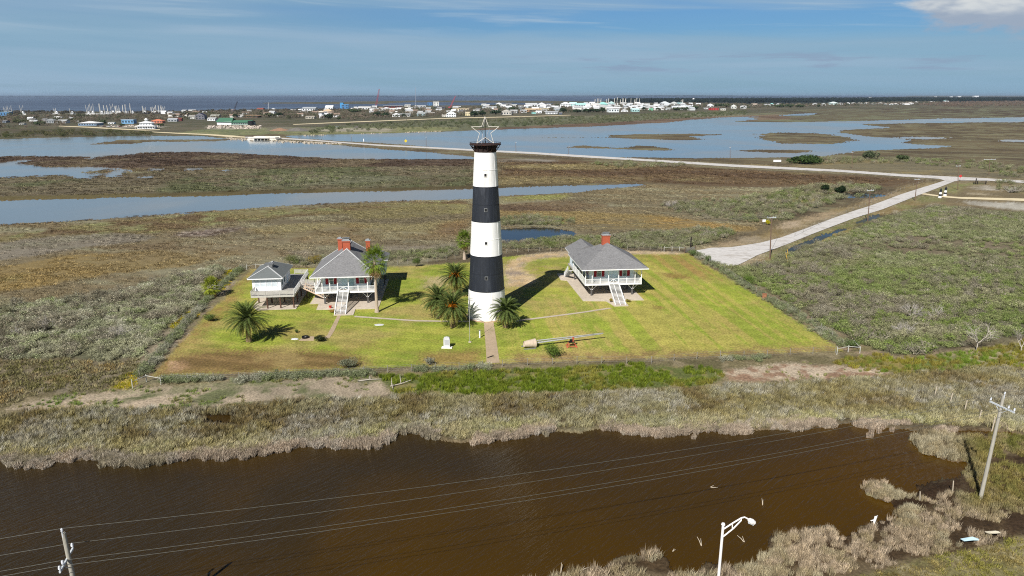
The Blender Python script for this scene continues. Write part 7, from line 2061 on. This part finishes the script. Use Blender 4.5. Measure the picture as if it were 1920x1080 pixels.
# pale small houses that nothing tells apart
rt = random.Random(11)
cols = [WH, (222, 224, 226), (214, 214, 208), (196, 206, 210)]
protoh = None
for px, py in [(rt.uniform(1075, 1300), rt.uniform(196.0, 207.0)) for _ in range(105)]:
    if protoh is None or rt.random() < 0.3:
        protoh = town_house((px, py), rt.uniform(7, 12), rt.uniform(3.4, 5.6), rt.choice(cols), rt.choice([LG, (206, 208, 208), WH, (190, 196, 200)]), 'small pale house in the crowded town right of the lighthouse', 'gable', rot=rt.uniform(-0.4, 0.4), group='small pale houses of the crowded harbour town', wins=False)
    else:
        c = copy_tree(protoh); c.location = V3(px, py); c.rotation_euler.z = rt.uniform(-0.5, 0.5); c['label'] = 'small pale house in the crowded town right of the lighthouse'
protoh = None
for px, py in [(rt.uniform(20, 150), rt.uniform(222, 233)) for _ in range(10)] + [(rt.uniform(660, 900), rt.uniform(203, 214)) for _ in range(44)] + [(rt.uniform(905, 1060), rt.uniform(199, 210)) for _ in range(30)] + [(rt.uniform(300, 640), rt.uniform(207, 221)) for _ in range(34)]:
    if protoh is None or rt.random() < 0.35:
        protoh = town_house((px, py), rt.uniform(7, 12), rt.uniform(4.0, 6.0), rt.choice(cols + [(196, 190, 180)]), rt.choice([LG, DG, (150, 130, 116), (190, 192, 194), (216, 216, 212), WH]), 'small plain house half hidden among the town trees', 'gable', rot=rt.uniform(-0.4, 0.4), group='small plain houses among the town trees', wins=False)
    else:
        c = copy_tree(protoh); c.location = V3(px, py); c.rotation_euler.z = rt.uniform(-0.5, 0.5); c['label'] = 'small plain house half hidden among the town trees'
protoh = None
for px, py in [(1447, 197.5), (1459, 198), (1530, 197), (1545, 197.5), (1578, 196.5), (1590, 195.5), (1602, 195.5), (1613, 195), (1627, 194.8), (1639, 195.5), (1653, 195), (1664, 196.5), (1672, 196.8), (1681, 196.5), (1692, 195.5), (1701, 196.5), (1709, 195.5), (1720, 193), (1750, 192), (1775, 190.5)]:
    if protoh is None or rt.random() < 0.4:
        protoh = town_house((px, py), rt.uniform(6, 10), rt.uniform(2.6, 4.2), rt.choice(cols), rt.choice([LG, WH, (212, 206, 200), TEAL]), 'small white house in the row before the dark far woods', 'hip', rot=rt.uniform(-0.3, 0.3), group='small white houses before the dark far woods', wins=False)
    else:
        c = copy_tree(protoh); c.location = V3(px, py); c.rotation_euler.z = rt.uniform(-0.5, 0.5); c['label'] = 'small white house in the row before the dark far woods'
for px, w, h, lab in (((1613, 185), 9, 2.2, 'white hall amid the dark far woods, the left one'), ((1632, 185.2), 5, 3, 'white tower like building right of the white hall in far woods'), ((1754, 183.2), 4, 2.2, 'white far building on the right horizon, leftmost of four'),
                      ((1784, 182.6), 4, 1.8, 'white far building on the right horizon, second of four'), ((1799, 182.6), 6, 2.4, 'white far building on the right horizon, third of four'), ((1831, 182.5), 8, 3, 'white far tanks like building on the right horizon, last of four')):
    town_house(px, w, h, WH, WH, lab, 'flat', group='far white buildings on the right', wins=False, cat='building', name='far_building')

# shrimp boats in the harbours
hull_m = pmat((206, 206, 204)); cab_m = pmat(WH); mast_m = mat('boat_mast', (226, 222, 212), 0.6, 0.06, 0.3); dkhull = pmat((70, 74, 90))
def shrimp_boat(px, hpx, rot, dark, tilt):
    p = V3(*px); ppm = F / (p.y * CP + CAM_H * SP); H = hpx / ppm; L = 20.0
    root = empty('shrimp_boat', p, rot, 'boat', 'boat', 'shrimp boats')
    b = MB(); pts = [(-L / 2, -2.6), (L * 0.2, -2.9), (L / 2, 0), (L * 0.2, 2.9), (-L / 2, 2.6)]
    b.prism(pts, -0.3, 2.2); b.v = [(x * (1.06 if z > 1 else 1), y * (1.1 if z > 1 else 0.8), z + (0.9 if z > 1 and x > L * 0.4 else 0)) for x, y, z in b.v]; b.build('hull', dkhull if dark else hull_m, root)
    b = MB(); b.box(L * 0.02, L * 0.28, -1.8, 1.8, 2.2, 5.2); b.box(L * 0.06, L * 0.24, -1.4, 1.4, 5.2, 7.2); cb = b.build('cabin', cab_m, root)
    g = MB(); g.box(L * 0.05, L * 0.25, -1.85, -1.8, 3.6, 4.6); g.build('window', PANE, cb)
    b = MB(); k = p.y / 1700; b.tube([(-1, 0, 2), (-1, 0, H * 0.8)], 0.3 * k, 6); b.build('mast', mast_m, root)
    for s in (-1, 1):
        b = MB(); b.tube([(-0.5, s * 2.6, 2.2), (-0.5 + tilt, s * 3.8, H)], [0.42 * k, 0.32 * k], 6); b.build('outrigger', mast_m, root)
    return root
bl = random.Random(3)
def fleet(xs, y, hpx, where, words):
    proto_b = None
    for k, x in enumerate(xs):
        if proto_b is None or k % 4 == 0:
            o = proto_b = shrimp_boat((x, y + bl.uniform(-0.6, 0.6)), hpx * bl.uniform(0.85, 1.05), bl.uniform(-0.7, 0.7), bl.random() < 0.3, bl.uniform(-1.5, 0.5))
        else:
            o = copy_tree(proto_b); o.location = V3(x, y + bl.uniform(-0.6, 0.6)); o.rotation_euler.z = bl.uniform(-0.7, 0.7); s = bl.uniform(0.85, 1.15); o.scale = (1, 1, s)
        o['label'] = where; o['group'] = words
fleet([12, 20, 43], 216, 16, 'white masted shrimp boat at the far left shore', 'shrimp boats at the far left shore')
fleet([105, 133], 214.5, 11, 'small masted shrimp boat between the left shore and main fleet', 'small shrimp boats left of the main fleet')
fleet([166, 174, 189, 197, 204, 212, 219, 224, 232, 237, 246], 214.5, 18, 'white masted shrimp boat packed in the main fleet', 'main shrimp boat fleet')
fleet([269, 272, 285, 290, 294, 299, 304, 309], 213, 15, 'white masted shrimp boat in the row right of the main fleet', 'shrimp boat row right of the main fleet')
fleet([1116, 1121, 1126, 1137, 1141, 1152, 1157, 1163, 1168, 1173, 1183, 1190, 1194, 1199], 197.5, 13, 'white masted shrimp boat in the crowded right harbour', 'shrimp boats in the right harbour')
fleet([1277, 1280], 196.5, 9, 'twin masted shrimp boat right of the crowded harbour', 'twin masted boats right of the harbour')

# cranes, masts, water tower
def tower_crane(foot, tip, rgb, label, wd=1.3):
    p = V3(*foot); t = at(tip[0], tip[1], p.y); root = empty('harbour_crane', p, 0, label, 'crane'); m = pmat(rgb)
    b = MB(); b.box(-4, 4, -3, 3, 0, 3.2); b.box(-5, 5, -3.4, -2.4, -0.2, 1.2); b.box(-5, 5, 2.4, 3.4, -0.2, 1.2); b.build('crawler_base', dkhull, root)
    b = MB(); b.box(-4, 2.4, -2.6, 2.6, 3.2, 6.4); b.build('cab', m, root)
    a = Vector((1.5, 0, 4)); c = t - p
    b = MB()
    for sx, sy in ((-1, -1), (1, -1), (1, 1), (-1, 1)):
        b.beam(a + Vector((sx * wd, sy * wd, 0)), c + Vector((sx * wd * 0.4, sy * wd * 0.4, 0)), 0.45, 0.45)
    for k in range(16):
        q = a.lerp(c, k / 16); r = a.lerp(c, (k + 1) / 16); s = wd * (1 - 0.6 * k / 16)
        b.beam(q + Vector((-s, -s, 0)), r + Vector((s, -s, 0)), 0.3, 0.3); b.beam(q + Vector((s, s, 0)), r + Vector((-s, s, 0)), 0.3, 0.3)
    b.build('lattice_boom', m, root)
    b = MB(); b.tube([c, c + Vector((0, 0, -c.z * 0.35))], 0.15, 5); b.build('hoist_cable', dkhull, root)
tower_crane((437, 212), (445, 190), (62, 66, 82), 'dark leaning crane behind the green roofed building', 1.5)
tower_crane((704, 203), (711, 167), (150, 62, 74), 'tall red lattice crane in the distant harbour', 2.6)
tower_crane((843, 204), (854, 180), (176, 66, 78), 'slanting red lattice crane left of the lighthouse star', 2.2)
def mast(foot, top, r, label, m, name='radio_mast', cat='mast'):
    p = V3(*foot); t = at(top[0], top[1], p.y) - p; root = empty(name, p, 0, label, cat)
    b = MB(); b.tube([(0, 0, 0), t], [r, r * 0.7], 6); b.build('mast', m, root)
    b = MB(); b.box(-2.5, 2.5, -2, 2, -0.1, 2.6); b.build('base', pmat(OW), root)
mast((779, 199), (779, 164), 0.9, 'thin grey radio mast right of the tall red crane', pmat((150, 156, 170)))
mast((503, 209), (503, 192), 0.6, 'white flag mast left of the raised white house', pmat(WH), 'flag_mast')
mast((586, 213), (586, 203), 0.4, 'thin pale mast before the raised white house', pmat(LG), 'flag_mast')
p = V3(1300, 191); wt_ = empty('water_tower', p, 0, 'white round water tower above the right town', 'water tower')
ppm = F / (p.y * CP + CAM_H * SP)
b = MB()
for k in range(6):
    a = k * math.pi / 3; b.beam((5.5 * math.cos(a), 5.5 * math.sin(a), 0), (4.5 * math.cos(a), 4.5 * math.sin(a), 16), 0.7, 0.7)
b.tube([(0, 0, 0), (0, 0, 16)], 1.0, 8); b.build('legs_frame', pmat(WH), wt_)
b = MB(); b.lathe([(1, 14.5), (5.5, 16.5), (6.6, 19), (5.4, 21.8), (2.5, 23.4), (0, 23.8)], 16, cap=False); b.build('tank', pmat(WH), wt_, smooth=True)

# parked cars and rubble by the left town road, truck at the yard
def small_car(px, rgb, rot, label, group=None):
    p = V3(*px); root = empty('parked_car', p, rot, label, 'car', group)
    b = MB(); b.box(-2.2, 2.2, -0.9, 0.9, 0.35, 0.95); b.build('body', pmat(rgb, 0.3), root)
    b = MB(); b.prism([(-1.5, -0.8), (1.1, -0.8), (1.1, 0.8), (-1.5, 0.8)], 0.95, 1.5); b.v = [(x * (0.8 if z > 1 else 1), y * 0.92, z) for x, y, z in b.v]; b.build('cabin', PANE, root)
    for sx in (-1.35, 1.35):
        for sy in (-0.9, 0.9):
            w = MB(); w.tube([(sx, sy - 0.1, 0.34), (sx, sy + 0.1, 0.34)], 0.34, 10); w.build('wheel', dkhull, root)
for k, (x, rgb) in enumerate(((190, (200, 200, 200)), (197, (90, 40, 40)), (203, (230, 230, 230)), (212, (60, 64, 70)), (219, (214, 214, 214)), (226, (150, 60, 50)), (206, (226, 226, 226)))):
    small_car((x, 237.2 + (k % 3) * 0.4), rgb, 0.2 * k, ('pale grey', 'dark red', 'white', 'black', 'light grey', 'faded red', 'bright white')[k] + ' car parked in the row before the sky blue house', 'cars parked before the sky blue house')
small_car((632, 239), (236, 236, 236), 0.3, 'white truck like vehicle in the sandy yard by the bay')
for px, w, h, rgb, lab in (((525, 245), 26, 3.6, (148, 118, 96), 'reddish brown earth heap in the yard by the bridge'), ((557, 245.5), 28, 4.6, (112, 108, 102), 'grey gravel heap beside the reddish earth heap'), ((670, 239.5), 12, 2.4, (96, 92, 88), 'dark gravel heap in the sandy yard'), ((648, 245), 16, 1.8, (134, 128, 116), 'low grey rubble heap at the yard front')):
    p = V3(*px); rng = np.random.default_rng(int(px[0])); b = MB(); n = 22
    b.lathe([(w / 2 * f, h * max(0, 1 - f) ** 0.8) for f in (1.1, 0.85, 0.6, 0.35, 0.1)], n); b.v = [(x * (1 + 0.12 * math.sin(3 * math.atan2(y, x + 1e-6))), y * 0.7, z * (1 + rng.normal() * 0.04) - 0.1) for x, y, z in b.v]
    tag(b.build('earth_heap' if 'earth' in lab else 'gravel_heap', mat('heap_%d' % rgb[0], rgb, 0.95, 0.15, 0.3, 0.3, 2), loc=p), lab, 'heap')
b = MB(); rr = random.Random(8)
for k in range(260):
    x = rr.uniform(392, 490) if k < 180 else rr.uniform(205, 300); y = rr.uniform(236, 241.5) if k < 180 else rr.uniform(235.5, 238)
    q = V3(x, y); s = rr.uniform(0.5, 1.7); i = len(b.v)
    b.box(q.x - s, q.x + s, q.y - s, q.y + s * 0.6, -0.2, s * rr.uniform(0.5, 1.1)); 
    for j in range(i, len(b.v)):
        v = b.v[j]; b.v[j] = (v[0] + rr.uniform(-.4, .4) * s, v[1] + rr.uniform(-.4, .4) * s, v[2])
tag(b.build('rubble', mat('pale_rubble', (196, 184, 172), 0.9, 0.2, 0.4)), 'pale broken concrete rubble strewn before the green roofed building', 'rubble', None, 'stuff')

# trees of the town one can tell apart
def oak(px, wpx, hpx, rgb, label, seed, group='dark trees of the town', bare=False):
    p = V3(*px); ppm = F / (p.y * CP + CAM_H * SP); w = wpx / ppm; h = hpx / ppm
    root = empty('oak_tree', p, seed, label, 'tree', group); rng = np.random.default_rng(seed)
    b = MB()
    for k in range(14):
        a = rng.random() * 6.283; rr = rng.random() ** 0.5
        leaf_cloud(b, (rr * math.cos(a) * w * 0.36, rr * math.sin(a) * w * 0.3, h * (0.42 + 0.30 * rng.random() * (1.15 - rr * 0.5))), w * rng.uniform(0.14, 0.22), 60, w * 0.085, rng, min(1.0, 1.3 * h / w), asp=0.8)
    b.build('crown', leaf_mat('oak_leaf_%d' % rgb[0], rgb, 0.4, 0.15), root)
    t = MB(); t.tube([(0, 0, -0.2), (0.1 * h, 0, h * 0.5)], [w * 0.035, w * 0.02], 7); t.build('trunk', BARK, root)
DK = (58, 72, 52); DK2 = (76, 88, 62); OL = (96, 100, 74)
for k, (px, w, h, c, lab) in enumerate((
        ((35, 232), 22, 9, OL, 'olive tree beside the white shed at the far left'), ((75, 235), 26, 8, DK2, 'broad dark tree before the grey hipped house'), ((143, 228), 18, 8, OL, 'olive tree left of the long pale roofed house'),
        ((194, 234), 15, 10, DK2, 'round dark tree between long pale roof and sky blue house'), ((229, 237.5), 12, 6, DK2, 'low dark tree before the sky blue house'), ((301, 237), 14, 6, DK2, 'dark tree right of the tiered white house'),
        ((348, 218), 20, 8, DK, 'dark oak left of the navy roofed house'), ((440, 221), 15, 8, DK, 'dark oak behind the green roof'), ((505, 220), 24, 9, OL, 'grey olive tree right of the brown roofed hall'),
        ((525, 219), 20, 9, DK, 'dark oak below the white flag mast'), ((555, 220), 22, 7, OL, 'olive tree left of the cream low house'), ((616, 223.5), 20, 11, DK, 'dark oak just right of the white cylinder house'),
        ((635, 225), 10, 6, DK2, 'small dark tree right of the tiny white house'), ((665, 212), 26, 8, DK2, 'wide dark tree below the blue harbour building'), ((709, 219), 20, 10, DK, 'large dark oak left of the white front gable, left half'),
        ((723, 219.5), 20, 10, DK, 'large dark oak left of the white front gable, right half'), ((757, 219), 9, 7, DK, 'small dark oak in front of the long grey roof'), ((757, 210), 8, 6, DK, 'small dark tree behind the long grey roof'),
        ((797, 218), 10, 7, DK, 'dark tree at the right of the raised grey house'), ((783, 208), 12, 5, DK2, 'dark tree between harbour sheds and raised grey house'), ((848, 208), 15, 6, DK, 'dark tree left of the long tan warehouse'),
        ((890, 219.5), 22, 13, DK, 'largest dark oak left of the lighthouse star'), ((905, 218), 18, 12, DK, 'dark oak right behind the lighthouse star'), ((930, 215.5), 22, 11, DK, 'dark oak left of the grey barn shaped house'),
        ((960, 206), 14, 6, DK2, 'dark tree above the white house behind the barn'), ((1037, 207), 16, 6, DK, 'dark tree above the long white house'), ((1056, 212), 16, 11, DK, 'round dark oak right of the long white house'),
        ((1082, 212), 20, 8, DK, 'dark oak in the row below the teal houses, first'), ((1100, 211.5), 20, 8, DK, 'dark oak in the row below the teal houses, second'), ((1116, 211.5), 20, 9, DK, 'dark oak in the row below the teal houses, third'),
        ((1130, 211.5), 16, 12, DK, 'tallest dark oak at the end of the row below teal houses'), ((1207, 207.5), 11, 8, DK, 'dark oak right of the teal house at the town edge'), ((1234, 207), 9, 6, DK, 'small dark tree right of the small green house'),
        ((1268, 207.5), 18, 7, DK2, 'wide dark tree right of the town edge houses'), ((1286, 207), 14, 7, DK2, 'dark tree in the right clump, left one'), ((1300, 206.5), 20, 9, DK2, 'broad dark tree in the right clump, right one'),
        ((1350, 201.5), 22, 8, DK2, 'green tree behind the red walled store'), ((1364, 202), 16, 9, OL, 'olive tree behind the cream trailer'), ((1462, 201.5), 22, 6, DK2, 'dark tree in the far right row, first'),
        ((1482, 201.5), 20, 6.5, DK2, 'dark tree in the far right row, second'), ((1500, 201.5), 20, 6, DK2, 'dark tree in the far right row, third'), ((1534, 201.5), 7, 6, DK, 'small dark tree alone right of the far row'))):
    oak(px, w, h, c, lab, 200 + k)
# woods: masses nobody could count
WOODC = [(112, 104, 90), (124, 114, 100), (96, 98, 78), (132, 118, 106), (86, 90, 68)]
def wood(poly, dens, s0, s1, cols, name, label, protos, warp=20, gain=1.3, sc=60):
    x, y = scatter_poly(poly, dens * 1.4, RV, warp); x, y = clean(x, y, False); q = fbm(x, y, 45, 84, 3) > 0.43; x, y = x[q], y[q]
    plants(name, label, protos, x, y, RV.uniform(s0, s1, x.size), palette(x, y, cols, sc, 83, gain, 0.12, RV), RV)
wood([(-300, 240), (-300, 214), (0, 216), (160, 216), (320, 213), (420, 210), (640, 207), (800, 203), (900, 202), (900, 211), (880, 215), (720, 219), (640, 224), (560, 224), (500, 222), (420, 222), (330, 226), (250, 228), (160, 230), (120, 236), (0, 243)], 0.0042, 3.0, 6.2, WOODC, 'town_woods', 'grey brown bare woods between the houses of the left town', BARE + TREE[:2])
wood([(640, 222), (720, 214), (800, 210), (880, 210), (880, 218), (800, 220), (700, 224), (640, 227)], 0.004, 3, 6, WOODC, 'town_woods', 'grey brown brush before the town left of the lighthouse', BARE + TREE[:2])
wood([(900, 214), (900, 199), (1040, 197), (1300, 194), (1440, 196), (1560, 195), (1760, 190), (1760, 196), (1560, 200), (1420, 203), (1300, 207), (1200, 209), (1060, 213)], 0.0014, 3.5, 7, WOODC + [(70, 80, 58)], 'town_woods', 'mixed dark woods between the houses of the right town', TREE + BARE[:2], 25)
wood([(-300, 216), (-300, 211), (0, 211), (240, 212), (420, 209), (640, 206), (640, 208), (420, 212), (240, 215), (0, 215)], 0.003, 3.5, 6.0, [(88, 84, 76), (76, 76, 66), (100, 94, 84)], 'shore_woods', 'dark low brush along the sea shore behind the left town', TREE)
wood([(1140, 190.5), (1160, 187), (1400, 186.2), (1700, 184.4), (2100, 184), (2100, 190), (1760, 191.5), (1560, 193.5), (1400, 195), (1140, 192.5)], 0.0004, 9, 16, [(44, 54, 50), (52, 62, 54), (40, 48, 48)], 'far_woods', 'dark blue green woods on the far right horizon', TREE, 60, 1.2, 300)
wood([(1720, 197), (1760, 192), (2300, 186), (2300, 196), (1920, 198), (1800, 201)], 0.001, 5, 9, [(126, 108, 96), (112, 100, 86), (134, 118, 104)], 'far_woods', 'pinkish brown bare woods at the right edge', BARE, 40, 1.2, 120)
# far shore on the horizon
def far_shore(x0, x1, D, h, label, seed):
    b = MB(); rr = random.Random(seed); n = 60
    a0, a1 = (x0 - 960) / F * D / CP, (x1 - 960) / F * D / CP
    for k in range(n):
        t0, t1 = a0 + (a1 - a0) * k / n, a0 + (a1 - a0) * (k + 1) / n
        hh = h * rr.uniform(0.5, 1.0) * math.sin(math.pi * (k + 0.5) / n) ** 0.3
        b.box(t0, t1 + (a1 - a0) / n * 0.3, D + rr.uniform(-200, 200), D + 1200 + k, -2, hh)
    tag(b.build('far_hills', mat('far_shore_green', (62, 76, 84), 0.95, 0.1, 0.001)), label, None, None, 'structure')
far_shore(645, 745, 21000, 26, 'low far shore on the sea horizon left of the radio mast', 1)
far_shore(775, 1010, 22000, 34, 'low far shore on the sea horizon around the star', 2)
far_shore(1040, 1420, 22500, 36, 'low far shore on the sea horizon right of the star', 3)
far_shore(0, 330, 21000, 10, 'faint far shore on the sea horizon at the left', 4)

# ------------------------------------------------------------------ haze: even pale air round the whole scene
HZ = MB(); HZ.box(-26000, 30000, -600, 26000, -6.0, 75.0)
hm = bpy.data.materials.new('haze_air'); hm.use_nodes = True; hm.node_tree.nodes.clear(); N = NT(hm.node_tree)
pv = N.n('ShaderNodeVolumePrincipled'); pv.inputs['Color'].default_value = (0.62, 0.78, 1.0, 1); pv.inputs['Density'].default_value = 2.8e-5; pv.inputs['Anisotropy'].default_value = 0.2
ho = N.n('ShaderNodeOutputMaterial'); N.l(pv.outputs[0], ho.inputs['Volume'])
hz = HZ.build('haze', hm); tag(hz, 'thin pale haze over the marsh and sea', None, None, 'stuff')
